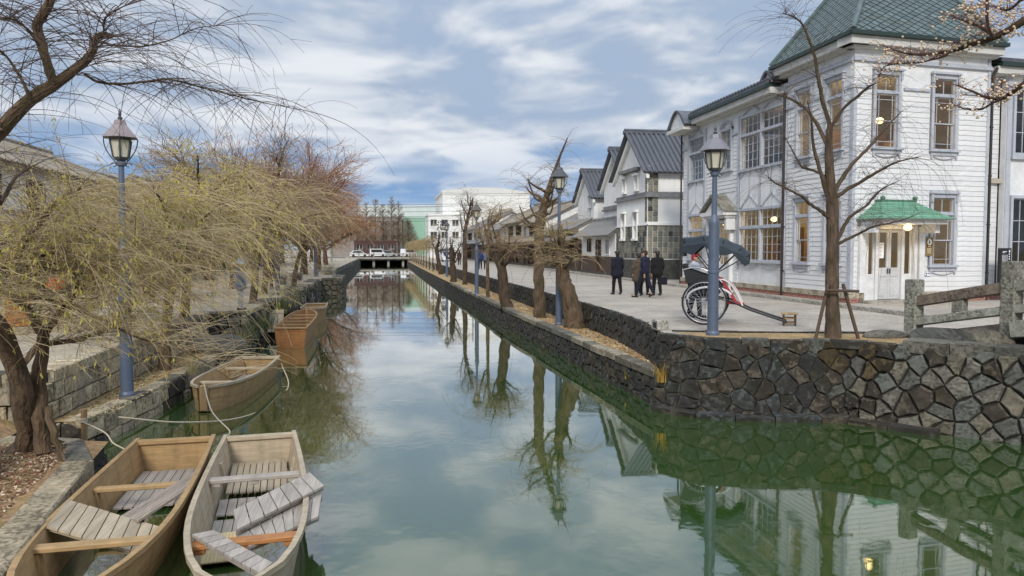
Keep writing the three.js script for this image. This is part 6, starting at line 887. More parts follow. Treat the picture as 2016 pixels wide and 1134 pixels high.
function person(o) { // local: facing +z, feet at y = 0
  const s = (o.h || 1.72) / 1.72, p = thing('person', o.label, 'person', o.base, o.turn), st = o.stride || 0, A = o.arm || 0, lean = o.lean || 0, sh = 1.42, hip = 0.92, B = o.bend || 0;
  const leg = (sd, f) => { const hx = 0.085 * sd, ft = st * f, kn = [hx, 0.5 + Math.max(0, -ft) * 0.08, ft * 0.55 + 0.03], an = [hx, 0.085 + Math.max(0, -ft) * 0.35, ft]; return { h: [hx, hip, 0], kn, an, toe: [hx + 0.015 * sd, 0.045 + Math.max(0, -ft) * 0.06, ft + 0.15] }; };
  const L = leg(1, 1), R = leg(-1, -1), zt = (y) => lean * Math.max(0, y - hip), arm = (sd, f) => ({ s: [0.185 * sd, sh - 0.03, zt(sh)], e: [0.24 * sd, 1.13, zt(1.13) + f * 0.1 - 0.03 + (o.fore && sd > 0 ? 0.05 : 0)], w: [0.235 * sd, 0.89 + B * 0.25, zt(0.9) + f * 0.2 + 0.04 + B * 0.2] }), a1 = arm(1, -A), a2 = arm(-1, A);
  const cap = (a, ra, b, rb) => [a[0], a[1], a[2], ra, b[0], b[1], b[2], rb], hd = [0, 1.585, zt(1.6) + 0.015];
  const body = [cap([0, 1.0, 0], 0.085, [0, 1.36, zt(1.36)], 0.09), cap([0, 1.4, zt(1.4)], 0.055, [0, 1.52, zt(1.5)], 0.052), cap([0, 1.63, hd[2] - 0.01], 0.088, [0, 1.555, hd[2] + 0.015], 0.07), cap([0, 1.575, hd[2] + 0.09], 0.012, [0, 1.555, hd[2] + 0.098], 0.014), cap([0.085, 1.585, hd[2] - 0.01], 0.016, [0.085, 1.56, hd[2] - 0.01], 0.012), cap([-0.085, 1.585, hd[2] - 0.01], 0.016, [-0.085, 1.56, hd[2] - 0.01], 0.012)];
  for (const l of [L, R]) body.push(cap(l.h, 0.07, l.kn, 0.05), cap(l.kn, 0.05, l.an, 0.036), cap(l.an, 0.036, [l.toe[0], l.toe[1], l.toe[2] - 0.03], 0.03)); for (const a of [a1, a2]) body.push(cap(a.s, 0.045, a.e, 0.038), cap(a.e, 0.036, a.w, 0.026), cap(a.w, 0.026, [a.w[0], a.w[1] - 0.07, a.w[2] + 0.01], 0.03));
  const lo = [-0.36, -0.02, -0.62], hi = [0.36, 1.78, 0.62], body0 = sdfGeo(body, lo, hi, 72, 0.02), fing = new MB();
  for (const [a, sd] of [[a1, 1], [a2, -1]]) for (let k = 0; k < 5; k++) { const w = a.w, b = k === 4 ? [w[0] - sd * 0.01, w[1] - 0.06, w[2] + 0.03] : [w[0] - sd * 0.004, w[1] - 0.09, w[2] - 0.02 + k * 0.018], l = [0.06, 0.075, 0.08, 0.07, 0.05][k]; fing.tube([b, [b[0] - sd * 0.006, b[1] - l * 0.6, b[2] + (k === 4 ? 0.02 : 0.002)], [b[0] - sd * 0.022, b[1] - l, b[2] + (k === 4 ? 0.025 : 0.006)]], [0.01, 0.009, 0.007], 5); }
  part(p, 'body', mergeGeometries([body0, fing.geo().toNonIndexed()]), skinM);
  const tr = []; for (const l of [L, R]) tr.push(cap(l.h, 0.098, l.kn, 0.072), cap(l.kn, 0.072, [l.an[0], l.an[1] + 0.02, l.an[2]], 0.058)); tr.push(cap([-0.07, 0.96, 0], 0.1, [0.07, 0.96, 0], 0.1)); part(p, 'trousers', sdfGeo(tr, lo, hi, 64, 0.02), o.legs);
  const sho = []; for (const l of [L, R]) sho.push(cap([l.an[0], l.an[1] - 0.045, l.an[2] - 0.04], 0.042, [l.toe[0], l.toe[1] - 0.008, l.toe[2]], 0.036)); part(p, 'shoes', sdfGeo(sho, [-0.36, -0.03, -0.62], [0.36, 0.45, 0.62], 48, 0.01), o.shoes || M.black);
  const co = [], len = o.coat || 0.86, fl = o.flare || 0.02; co.push(cap([0, 1.36, zt(1.36)], 0.135, [0, len + 0.1, 0], 0.15 + fl), cap([-0.12, 1.37, zt(1.37)], 0.095, [0.12, 1.37, zt(1.37)], 0.095), cap([-0.09, 1.2, zt(1.2)], 0.125, [0.09, 1.2, zt(1.2)], 0.125), cap([-0.075, 1.0, 0], 0.125, [-0.085 - fl, len + 0.1, 0.01], 0.125 + fl), cap([0.075, 1.0, 0], 0.125, [0.085 + fl, len + 0.1, -0.01], 0.125 + fl), cap([0, 1.45, zt(1.45) - 0.01], 0.07, [0, 1.49, zt(1.49) - 0.015], 0.065)); for (const a of [a1, a2]) co.push(cap(a.s, 0.078, a.e, 0.062), cap(a.e, 0.062, [a.w[0], a.w[1] + 0.02, a.w[2]], 0.05)); part(p, 'coat', sdfGeo(co, lo, hi, 76, 0.035), o.top);
  const hz = hd[2]; part(p, 'hair', sdfGeo([cap([0, 1.655, hz - 0.025], 0.088, [0, 1.6, hz - 0.035], 0.082), cap([-0.05, 1.665, hz + 0.02], 0.05, [0.05, 1.665, hz + 0.02], 0.05)], [-0.16, 1.45, hz - 0.2], [0.16, 1.8, hz + 0.16], 40, 0.02), o.hair || hairM);
  for (const x of [-0.032, 0.032]) part(p, 'eye', new MB().ball(x, 1.592, hz + 0.078, 0.012, 0.009, 8, 5), M.black); p.scale.setScalar(s); return p;
}
const navy = cloth(0.007, 0.008, 0.018), blackC = cloth(0.006, 0.006, 0.008), away = Math.PI;
person({ label: 'person in a long dark coat walking away by the storehouse', base: [9.15, 0, -28.8], turn: away + 0.15, stride: 0.16, arm: 0.4, top: navy, legs: blackC, coat: 0.72, flare: 0.03 });
person({ label: 'person in a brown knee-length coat walking beside the navy suit', base: [9.72, 0, -27.9], turn: away - 0.1, stride: 0.1, arm: 0.3, h: 1.64, top: cloth(0.075, 0.055, 0.036), legs: blackC, coat: 0.58, flare: 0.03 });
person({ label: 'person in a navy suit in mid-stride, foremost of the walking group', base: [9.62, 0, -26.95], turn: away + 0.75, stride: 0.3, arm: 0.8, h: 1.74, top: cloth(0.008, 0.010, 0.032), legs: cloth(0.007, 0.008, 0.02), coat: 0.86, hair: cloth(0.05, 0.025, 0.018) });
person({ label: 'person half hidden between the brown coat and the navy suit, face turned back', base: [10.15, 0, -28.5], turn: 0.35, stride: 0.12, arm: 0.3, h: 1.73, top: navy, legs: blackC, coat: 0.84 });
{ person({ label: 'person in a dark overcoat carrying a briefcase', base: [10.5, 0, -28.0], turn: away + 0.1, stride: 0.12, arm: 0.2, h: 1.72, top: blackC, legs: blackC, coat: 0.78, flare: 0.02 });
  const c = thing('briefcase', 'dark blue briefcase held by the person in the overcoat', 'briefcase', [10.76, 0.42, -28.08]); part(c, 'case', new MB().cbox(0, 0.14, 0, 0.34, 0.28, 0.12, 0.02), navy); part(c, 'handle', new MB().tube([[-0.07, 0.28, 0], [-0.05, 0.36, 0], [0.05, 0.36, 0], [0.07, 0.28, 0]], 0.012, 6), M.black); }
person({ label: 'distant person in a blue jacket walking past the thin willow', base: [8.6, 0, -66.5], turn: away, stride: 0.14, arm: 0.3, top: cloth(0.015, 0.03, 0.10), legs: cloth(0.012, 0.014, 0.036), coat: 0.84 });
person({ label: 'distant person in light blue beside the blue jacket', base: [9.15, 0, -66.9], turn: away, stride: 0.12, arm: 0.2, h: 1.66, top: cloth(0.10, 0.14, 0.24), legs: navy, coat: 0.8 });
person({ label: 'distant person in black near the far shopfronts', base: [7.9, 0, -84], turn: away, stride: 0.1, arm: 0.2, top: blackC, legs: blackC, coat: 0.8 });
person({ label: 'distant person in dark red brown near the far shopfronts', base: [8.6, 0, -84.6], turn: away + 0.2, stride: 0.1, arm: 0.2, h: 1.65, top: cloth(0.06, 0.025, 0.022), legs: blackC, coat: 0.7 });
{ person({ label: 'rickshaw puller in a white jacket standing behind the wheels', base: [8.06, 0, -18.75], turn: 0.9, stride: 0.12, arm: 0.2, bend: 0.6, h: 1.68, top: cloth(0.62, 0.62, 0.64), legs: blackC, coat: 0.9, hair: M.red }); }
// ---------------------------------------------------------------- houses and things on the left quay
srand(505);
townHouse({ side: 1, z0: -46, z1: -29, xf: -14, dep: 8, eave: 5.3, top: 7.0, y: -0.2, split: 2.5, roof: M.tileWarm, wall: M.plaster, pent: [2.75, 1.0], label: 'white house with dark shuttered windows behind the foreground willow', wins: [[-35, -33.6, 3.5, 4.8, 0.2], [-40.2, -38.8, 3.5, 4.8, 0.2], [-44.5, -43.2, 3.5, 4.8, 0.2], [-31.5, -30.2, 3.5, 4.8, 0.2]], low: [[-36, -31, 0.3, 2.2, 0.3], [-44, -38, 0.3, 2.2, 0.3]] });
townHouse({ side: 1, z0: -58, z1: -46.6, xf: -13.5, dep: 8, eave: 4.3, top: 6.4, y: -0.2, split: 2.2, roof: M.tileWarm, pent: [2.5, 0.9], label: 'tan-roofed house next along the quay', wins: [[-55, -50, 3.0, 3.9, 0.25]], low: [[-56, -48, 0.3, 2.0, 0.4]] });
townHouse({ side: 1, z0: -76, z1: -58.6, xf: -13.5, dep: 8, eave: 4.8, top: 6.9, y: -0.2, split: 2.2, pent: [2.5, 0.9], label: 'white house with grey tiles behind the reddish trees', wins: [[-73, -62, 3.2, 4.2, 0.5]], low: [[-74, -61, 0.3, 2.0, 0.6]], step: 0.5 });
townHouse({ side: 1, z0: -112, z1: -77, xf: -13.5, dep: 9, eave: 5.2, top: 7.4, y: -0.2, split: 2.4, roof: M.tileWarm, pent: [2.6, 0.9], wall: M.cream, label: 'long cream house at the far end of the quay', wins: [[-108, -95, 3.4, 4.5, 0.7], [-92, -80, 3.4, 4.5, 0.7]], low: [[-108, -80, 0.3, 2.0, 1.2]], step: 0.9 });
townHouse({ side: 1, z0: -28.4, z1: -12, xf: -15.5, dep: 8, eave: 5.0, top: 7.2, y: -0.2, split: 2.6, roof: M.tileOld, wall: M.cream, pent: [2.7, 1.0], label: 'dark-timbered shop at the left edge behind the banner', wins: [[-26, -22, 3.4, 4.5, 0.2]], low: [[-27, -14, 0.3, 2.3, 0.4]] });
struct('near_quay', (() => { const mb = new MB(); mb.span(-6.8, -2.2, -1.6, 60, 0.12, 40); return mb; })(), M.slab);
{
  const s = thing('banner', 'red and white vertical banner on a pole by the shop', 'banner', [-10.2, -0.2, -21.2]); part(s, 'pole', new MB().tube([[0, 0, 0], [0, 2.5, 0]], 0.02, 6), M.woodPale); const cl = new MB(), N = 10; for (let k = 0; k < N; k++) { const y0 = 0.35 + k * 0.2, y1 = y0 + 0.2, w = (y) => 0.05 * Math.sin(y * 3); cl.hexa([[0.03, y0, w(y0)], [0.45, y0, w(y0) * 2], [0.45, y0, w(y0) * 2 - 0.01], [0.03, y0, w(y0) - 0.01], [0.03, y1, w(y1)], [0.45, y1, w(y1) * 2], [0.45, y1, w(y1) * 2 - 0.01], [0.03, y1, w(y1) - 0.01]]); }
  part(s, 'cloth', cl, canvasM(64, 256, (g) => { g.fillStyle = '#c01830'; g.fillRect(0, 0, 64, 256); g.fillStyle = '#f4efe8'; g.fillRect(0, 205, 64, 51); for (let k = 0; k < 4; k++) { g.fillRect(18, 30 + k * 42, 28, 5); g.fillRect(29, 22 + k * 42, 6, 28); g.fillRect(20, 44 + k * 42, 24, 5); } }, { roughness: 0.9 })); s.children[1].geometry.attributes.uv.array.forEach((v, k, a) => { a[k] = k % 2 ? (v - 0.35) / 2 : (v - 0.03) / 0.42; });
  const l = thing('paper_lantern', 'round red-orange paper lantern by the quay shops', 'lantern', [-9.3, 0.5, -24]); part(l, 'shade', new MB().lathe([[0.1, 0.1], [0.2, 0.16], [0.24, 0.28], [0.2, 0.42], [0.1, 0.5]], 0, 0, 0, 14), mat({ color: rgb(0.6, 0.10, 0.02), roughness: 0.8 })); part(l, 'ring', new MB().lathe([[0.11, 0.49], [0.12, 0.54], [0.08, 0.54]], 0, 0, 0, 12), M.black); part(l, 'stand', new MB().tube([[0, 0.02, 0], [0, -0.7, 0]], 0.03, 6), M.dark);
  const mon = (x, z, w, h, lab) => { const m = thing('stone_slab', lab, 'stone', [x, -0.2, z], 0.5); const pr = []; for (let k = 0; k <= 10; k++) { const a = k / 10 * Math.PI; pr.push([Math.cos(a) * w, h * 0.68 + Math.sin(a) * h * 0.32]); } part(m, 'slab', new MB().prism([[-w, 0], [w, 0], ...pr.slice(1, -1), ].map((q) => q), -0.12, 0.12), stones.tan[2]); part(m, 'foot', new MB().cbox(0, 0.08, 0, w * 2.4, 0.2, 0.5, 0.02), stones.tan[1]); return m; };
  const ma = mon(-8.4, -19.6, 0.62, 1.1, 'upright rounded stone slab with an orange wooden panel'); part(ma, 'wooden_panel', new MB().cbox(-0.05, 0.55, 0.13, 0.5, 0.72, 0.03, 0.008), M.woodOrange); mon(-7.4, -20.2, 0.5, 0.95, 'plain upright stone slab beside the panelled one');
  const wood = thing('gangplank', 'pale wooden gangplank leaning on the stone bank', 'plank', [-3.95, -1.2, -29.6], 0.1); for (let k = 0; k < 3; k++) part(wood, 'plank', new MB().at(trs(0, 0.3, 0, 0, 0.5)).cbox(-0.22 + k * 0.22, 0, 0, 0.205, 0.03, 1.5, 0.005), M.woodPale); for (const z of [-0.5, 0.5]) part(wood, 'cleat', new MB().at(trs(0, 0.3, 0, 0, 0.5)).cbox(0, 0.03, z, 0.66, 0.03, 0.06, 0.004), M.woodPale);
  const p = person({ label: 'boatman in a grey-blue jacket and pointed hat on the quay edge', base: [-4.5, -0.19, -25.75], turn: 2.2, stride: 0.08, arm: 0.2, h: 1.62, top: cloth(0.30, 0.33, 0.44), legs: cloth(0.5, 0.5, 0.52), coat: 0.74 }); part(p, 'straw_hat', new MB().lathe([[0.27, 1.60], [0.27, 1.612], [0.02, 1.80], [0, 1.8]], 0, 0, 0.01, 18), cloth(0.42, 0.45, 0.5));
  person({ label: 'visitor in a blue top standing by the banner', base: [-10.9, -0.2, -21.6], turn: 1.2, arm: 0.1, top: cloth(0.03, 0.08, 0.25), legs: cloth(0.3, 0.3, 0.3), coat: 0.86 });
  person({ label: 'visitor in black walking past the far quay lamp', base: [-5.4, -0.2, -39.5], turn: 2.6, stride: 0.14, arm: 0.3, top: cloth(0.012, 0.012, 0.016), legs: cloth(0.012, 0.012, 0.016), coat: 0.8 });
  const bench = (x, z, t, lab) => { const b = thing('stone_bench', lab, 'bench', [x, -0.2, z], t); part(b, 'seat', new MB().cbox(0, 0.42, 0, 1.6, 0.14, 0.45, 0.015), M.kerb); for (const q of [-0.6, 0.6]) part(b, 'leg', new MB().cbox(q, 0.17, 0, 0.25, 0.36, 0.4, 0.015), M.kerb); }; bench(-4.0, -57, 0.1, 'pale stone bench on the pier beside the lamp'); bench(-5.6, -45, 1.5, 'pale stone bench under the reddish trees'); bench(-5.3, -50, 1.4, 'pale stone bench beside the pier');
}
// rocks and grass along the landing
[[-4.45, -0.95, -22.2, 0.75, 0.9, 0.5, 1.3, 'big rounded grey rock at the end of the dirt landing'], [-4.3, -0.95, -24.2, 0.5, 0.8, 0.7, 1, 'smaller rock behind the big rounded one'], [-4.1, -0.7, -33, 0.6, 0.8, 0.6, 1.4, 'dark rock on the bank beside the reddish boat']].forEach(([x, y, z, r, a, b, c, n], k) => { const m = solo('rock', boulder(r, a, b, c, k * 5.1 + 40), [stones.grey[0], stones.dark[2], stones.dark[0]][k], n, 'rock'); m.position.set(x, y, z); });
function grassTuft(label, base, n, h, m, spread) { const t = thing('grass_tuft', label, 'grass', base, 0, 'grass tufts along the bank'), mb = new MB(); for (let k = 0; k < n; k++) { const a = rr(0, 6.28), r = rr(0, spread), x = Math.cos(a) * r, z = Math.sin(a) * r, l = h * rr(0.5, 1.1), b = rr(0.2, 0.9), w = 0.012, ca = Math.cos(a + rr(-0.7, 0.7)), sa = Math.sin(a); let P = [x, -0.02, z]; for (let q = 0; q < 4; q++) { const f = (q + 1) / 4, Q = [x + ca * b * l * f * f, l * f * (1 - 0.35 * b * f), z + sa * b * l * f * f], w0 = w * (1 - q / 4), w1 = w * (1 - f); mb.face([[P[0] - sa * w0, P[1], P[2] + ca * w0], [P[0] + sa * w0, P[1], P[2] - ca * w0], [Q[0] + sa * w1, Q[1], Q[2] - ca * w1], [Q[0] - sa * w1, Q[1], Q[2] + ca * w1]]); P = Q; } } const o = part(t, 'blades', mb, m); o.userData.kind = 'stuff'; return t; }
const dryM = new THREE.MeshPhysicalMaterial({ color: rgb(0.36, 0.31, 0.13), roughness: 0.9, transmission: 0.3, thickness: 0, side: THREE.DoubleSide }), grM = new THREE.MeshPhysicalMaterial({ color: rgb(0.12, 0.15, 0.045), roughness: 0.9, transmission: 0.3, thickness: 0, side: THREE.DoubleSide });
[[-4.0, -1.05, -22.9, 90, 0.8, dryM, 0.3], [-4.15, -1.0, -24.8, 100, 0.9, grM, 0.4], [-4.0, -0.9, -27.0, 120, 0.9, grM, 0.5], [-4.0, -0.7, -31.0, 140, 1.1, grM, 0.6], [-3.95, -0.7, -34.5, 120, 1.0, dryM, 0.5], [-4.2, -1.0, -18.0, 50, 0.5, dryM, 0.2], [-4.3, -0.5, -38, 100, 1.0, grM, 0.5], [-4.4, -0.3, -64, 120, 1.2, dryM, 0.7], [-4.5, -0.3, -70, 120, 1.3, grM, 0.8]].forEach((g, k) => grassTuft(['dry straw-coloured grass tuft against the big rounded rock', 'green tuft hanging over the end of the landing', 'green tuft below the boatman', 'dense green tuft above the reddish boat', 'dry tuft leaning over the small open boat', 'thin dry tuft on the landing edge beside the tan boat', 'green tuft at the foot of the far quay lamp', 'dry tuft beyond the stone pier', 'dark green tuft far along the quay'][k], g.slice(0, 3), g[3], g[4], g[5], g[6]));
[[5.66, -1.2, -16.9, 20, 0.25, 'small yellow weed growing out of the low canal wall'], [5.75, -0.95, -15.0, 60, 0.5, 'yellow-orange weed at the corner of the embankment wall']].forEach(([x, y, z, n, h, l], k) => grassTuft(l, [x, y, z], n, h, new THREE.MeshPhysicalMaterial({ color: rgb(0.42, 0.33 - k * 0.07, 0.04), roughness: 0.9, transmission: 0.3, thickness: 0, side: THREE.DoubleSide }), 0.12));
// fallen leaves
function litter(name, label, n, place, size, cols) { const g = new MB().face([[-0.5, 0, 0.12], [0.1, 0.05, 0.2], [0.5, 0, 0], [0.1, 0.04, -0.2]]).geo(), im = new THREE.InstancedMesh(g, mat({ color: rgb(1, 1, 1), roughness: 0.95, side: THREE.DoubleSide }), n), d = new THREE.Object3D(), c = new THREE.Color(); for (let k = 0; k < n; k++) { const p = place(); d.position.set(p[0], p[1] + 0.012, p[2]); d.rotation.set(rr(-0.5, 0.5), rr(0, 6.28), rr(-0.5, 0.5)); d.scale.setScalar(size * rr(0.6, 1.4)); d.updateMatrix(); im.setMatrixAt(k, d.matrix); const q = pick(cols), f = rr(0.7, 1.2); c.setRGB(q[0] * f, q[1] * f, q[2] * f); im.setColorAt(k, c); } im.name = numbered(name); im.userData = { kind: 'stuff', label, category: 'leaves' }; im.castShadow = im.receiveShadow = true; scene.add(im); }
litter('fallen_leaves', 'dry brown and pale leaves strewn over the near bank', 5200, () => { const t = rnd(), z = mix(-5.5, -11.7, Math.pow(t, 0.8)), e = mix(-3.2, -3.95, (z + 6) / -5.8); const x = e - 0.4 - Math.pow(rnd(), 1.1) * 1.3; return [x, -1.0 + Math.max(0, -(x + 5.2)) * 0.38, z]; }, 0.055, [[0.26, 0.14, 0.07], [0.42, 0.31, 0.19], [0.14, 0.07, 0.04], [0.55, 0.45, 0.33], [0.20, 0.06, 0.04]]);
litter('fallen_leaves', 'orange brown leaves along the ledge under the willows', 4200, () => { const z = -15.6 - Math.pow(rnd(), 1.6) * 36; const e = mix(5.7, 5.35, clamp((z + 16) / -16)); return [e + rr(0.3, Math.min(1.25, 0.5 + (-z - 15.5) * 0.3)), -0.8, z]; }, 0.07, [[0.40, 0.22, 0.09], [0.48, 0.32, 0.16], [0.28, 0.13, 0.06], [0.5, 0.4, 0.24]]);
litter('fallen_leaves', 'straw-coloured leaves on the dirt landing', 2200, () => { const z = rr(-24.5, -13.5); return [rr(-5.2, -4.5), -1.0, z]; }, 0.06, [[0.42, 0.34, 0.18], [0.5, 0.42, 0.22], [0.28, 0.2, 0.1]]);
// ---------------------------------------------------------------- trees: limbs as [x, y, z, radius]
const willowLow = { t1: [[-4.57,-0.98,-11.21,0.1],[-4.57,-0.33,-11.18,0.09],[-4.55,0.22,-11.15,0.085],[-4.48,0.64,-11.1,0.07],[-4.52,0.78,-11.06,0.06],[-4.57,0.92,-11.02,0.05],[-4.79,1.17,-11.01,0.04],[-5.06,1.33,-11.01,0.03]], t2: [[-4.93,-1.09,-11.57,0.148],[-4.75,-0.32,-11.13,0.133],[-4.69,0.43,-10.71,0.126],[-4.69,0.86,-10.29,0.111],[-4.76,1.38,-9.88,0.096],[-4.96,2.2,-9.51,0.081]], l1: [[-5.06,1.53,-11.02,0.06],[-4.97,1.58,-11.09,0.055],[-4.84,1.65,-11.15,0.05],[-4.57,1.72,-11.2,0.045],[-4.37,1.77,-11.25,0.035],[-4.19,1.88,-11.31,0.02],[-3.86,2.08,-11.35,0.01]], l2: [[-4.98,1.58,-11.11,0.05],[-4.62,1.59,-11.22,0.045],[-4.33,1.55,-11.34,0.045],[-4.23,1.47,-11.5,0.04],[-4.0,1.54,-11.63,0.03],[-3.78,1.73,-11.78,0.02],[-3.36,1.87,-11.89,0.01],[-2.97,1.95,-12.0,0.005]], l4: [[-4.76,1.17,-10.95,0.03],[-4.27,1.12,-10.94,0.022],[-3.78,0.91,-10.93,0.018],[-3.31,0.64,-10.91,0.014],[-2.65,0.43,-10.87,0.009],[-2.03,0.03,-10.82,0.004]], l5: [[-4.93,1.58,-11.0,0.06],[-4.67,1.88,-11.11,0.055],[-4.59,2.06,-11.25,0.05],[-4.57,2.2,-11.39,0.045],[-4.43,2.43,-11.52,0.03],[-4.14,2.65,-11.63,0.015]], l6: [[-4.86,0.21,-11.32,0.05],[-4.67,0.47,-11.48,0.045],[-4.19,0.52,-11.59,0.035],[-3.87,0.66,-11.72,0.025],[-3.57,0.99,-11.87,0.012],[-3.34,1.27,-12.03,0.005]], l7: [[-4.51,0.63,-11.18,0.05],[-4.33,0.88,-11.14,0.04],[-4.11,1.12,-11.09,0.035],[-4.03,1.32,-11.06,0.03],[-4.07,1.49,-11.05,0.03]], root: [[-4.45,-0.33,-11.12,0.05],[-4.34,-0.65,-10.98,0.05],[-4.17,-0.96,-10.84,0.04],[-4.06,-1.06,-10.71,0.03]] };
const willowHigh = { m: [[-4.85,2.19,-9.29,0.12],[-4.44,2.83,-9.31,0.1],[-4.13,3.13,-9.33,0.085],[-3.82,3.46,-9.35,0.075],[-3.59,3.64,-9.37,0.068],[-3.3,3.88,-9.39,0.05],[-3.2,4.04,-9.44,0.045],[-3.19,4.2,-9.5,0.04],[-3.11,4.26,-9.55,0.03],[-2.99,4.25,-9.58,0.012]], s: [[-3.58,3.64,-9.35,0.055],[-3.61,3.82,-9.3,0.052],[-3.67,4.09,-9.26,0.05],[-3.67,4.24,-9.21,0.048],[-3.53,4.44,-9.14,0.045],[-3.43,4.69,-9.07,0.04]], b1: [[-3.32,3.8,-9.52,0.016],[-3.23,3.74,-9.64,0.016],[-3.05,3.74,-9.74,0.015],[-2.73,3.8,-9.83,0.014],[-2.53,3.86,-9.94,0.013],[-2.32,3.83,-10.04,0.011],[-1.86,3.73,-10.1,0.008],[-1.44,3.65,-10.16,0.006],[-1.01,3.59,-10.22,0.003]], b2: [[-3.21,4.19,-9.62,0.014],[-3.02,4.18,-9.71,0.012],[-2.77,4.2,-9.79,0.01],[-2.5,4.3,-9.87,0.008],[-2.17,4.49,-9.94,0.006],[-1.92,4.55,-10.02,0.003]], b3: [[-3.13,4.27,-9.61,0.014],[-3.11,4.39,-9.54,0.012],[-3.03,4.47,-9.47,0.008],[-2.8,4.55,-9.36,0.005]], b4: [[-3.79,3.45,-9.27,0.02],[-3.84,3.67,-9.16,0.016],[-3.93,3.86,-9.05,0.012],[-4.03,3.98,-8.93,0.01]], b5: [[-3.68,4.09,-9.29,0.016],[-3.86,4.26,-9.12,0.012],[-3.97,4.22,-8.94,0.01]], b6: [[-4.08,3.11,-9.2,0.03],[-4.32,2.77,-9.48,0.03],[-4.33,2.33,-9.71,0.028],[-4.28,2.64,-9.98,0.02],[-4.21,2.79,-10.22,0.012]] };
const streetTree = { t: [[8.99,-0.03,-14.0,0.156],[8.99,0.47,-14.03,0.135],[8.98,1.08,-14.06,0.127],[9.01,2.21,-14.12,0.119],[8.99,2.82,-14.15,0.107],[8.95,3.44,-14.19,0.086],[8.95,4.06,-14.23,0.07],[8.97,4.31,-14.23,0.057]], b1: [[8.97,4.26,-14.23,0.05],[8.74,4.85,-14.18,0.045],[8.62,5.13,-14.09,0.04],[8.44,5.7,-14.03,0.03],[8.13,6.25,-13.99,0.02],[7.73,6.38,-13.95,0.008]], b2: [[8.93,3.85,-14.22,0.04],[8.74,4.5,-14.49,0.035],[8.59,4.8,-14.73,0.03],[8.43,4.97,-14.97,0.022],[8.31,5.08,-15.2,0.008]], b3: [[8.99,4.26,-14.23,0.04],[9.13,4.59,-14.04,0.032],[9.32,4.83,-13.84,0.028],[9.43,4.97,-13.66,0.02],[9.5,5.01,-13.47,0.008]], b4: [[8.96,2.72,-14.15,0.05],[8.73,3.22,-14.09,0.045],[8.5,3.82,-14.04,0.035],[8.39,4.3,-13.95,0.02],[8.25,4.68,-13.87,0.008]], b5: [[9.02,2.88,-14.15,0.05],[9.35,3.35,-14.24,0.042],[9.68,3.67,-14.32,0.035],[10.07,4.0,-14.4,0.03],[10.41,4.34,-14.48,0.022],[10.8,4.68,-14.55,0.008]], b6: [[9.04,2.82,-14.15,0.045],[9.23,3.0,-13.96,0.036],[9.51,3.21,-13.76,0.03],[9.72,3.37,-13.57,0.024],[9.91,3.49,-13.38,0.016],[10.23,3.57,-13.17,0.006]], b7: [[8.97,2.41,-14.14,0.045],[8.73,2.53,-14.03,0.04],[8.42,2.67,-13.94,0.034],[8.14,2.83,-13.84,0.03],[7.78,2.97,-13.76,0.022],[7.52,3.05,-13.66,0.018],[7.28,3.15,-13.55,0.006]], b8: [[9.06,1.88,-14.09,0.035],[9.19,1.98,-13.95,0.03],[9.37,2.1,-13.81,0.026],[9.58,2.24,-13.66,0.02],[9.91,2.32,-13.48,0.013],[10.22,2.44,-13.31,0.005]], b9: [[9.06,1.92,-14.09,0.045],[9.27,2.21,-14.17,0.04],[9.49,2.47,-14.25,0.034],[9.89,2.71,-14.3,0.026],[10.22,3.01,-14.36,0.018],[10.69,3.23,-14.39,0.006]], b10: [[8.96,3.21,-14.18,0.03],[8.72,3.41,-14.41,0.026],[8.61,3.48,-14.61,0.022],[8.5,3.87,-14.83,0.016],[8.39,4.24,-15.04,0.006]] };
const berryTree = { m: [[4.4,3.36,-4.0,0.035],[4.2,3.31,-4.15,0.03],[4.03,3.24,-4.29,0.024],[3.95,3.18,-4.41,0.02],[3.86,3.15,-4.54,0.016],[3.82,3.14,-4.67,0.012],[3.64,3.15,-4.82,0.008],[3.52,3.24,-4.96,0.003]], m2: [[4.11,2.97,-3.72,0.03],[3.91,2.88,-3.85,0.024],[3.75,2.77,-3.98,0.016],[3.71,2.71,-4.08,0.012],[3.71,2.73,-4.19,0.01],[3.66,2.8,-4.3,0.007],[3.64,2.86,-4.41,0.003]], m3: [[3.64,2.7,-3.99,0.008],[3.64,2.66,-4.16,0.007],[3.66,2.69,-4.33,0.005],[3.72,2.74,-4.49,0.003]], m4: [[3.69,3.46,-4.23,0.012],[3.73,3.34,-4.25,0.01],[3.75,3.22,-4.27,0.009],[3.81,3.14,-4.29,0.006]], m5: [[3.92,3.32,-3.88,0.015],[3.76,3.28,-4.0,0.01],[3.75,3.24,-4.1,0.007],[3.75,3.29,-4.21,0.005],[3.72,3.34,-4.32,0.003]], m6: [[3.91,3.16,-4.38,0.012],[3.86,3.25,-4.46,0.008],[3.8,3.31,-4.54,0.006],[3.77,3.36,-4.62,0.003]], m7: [[3.77,3.12,-4.6,0.008],[3.74,3.09,-4.68,0.006],[3.63,3.08,-4.78,0.005],[3.49,3.08,-4.88,0.004],[3.49,3.02,-4.95,0.002]] };
srand(707);
function smooth(tr, n = 3, wob = 0) { const c = new THREE.CatmullRomCurve3(tr.map((q) => V(q[0], q[1], q[2])), false, 'centripetal'), N = (tr.length - 1) * n, out = []; for (let k = 0; k <= N; k++) { const t = k / N, i = Math.min(tr.length - 2, Math.floor(t * (tr.length - 1))), f = t * (tr.length - 1) - i, p = c.getPoint(t), w = k && k < N ? wob * Math.min(1, mix(tr[i][3], tr[i + 1][3], f) / tr[0][3]) : 0; out.push([p.x + rr(-w, w), p.y + rr(-w, w), p.z + rr(-w, w), mix(tr[i][3], tr[i + 1][3], f) * (1 + (w ? rr(-0.07, 0.1) : 0))]); } return out; }
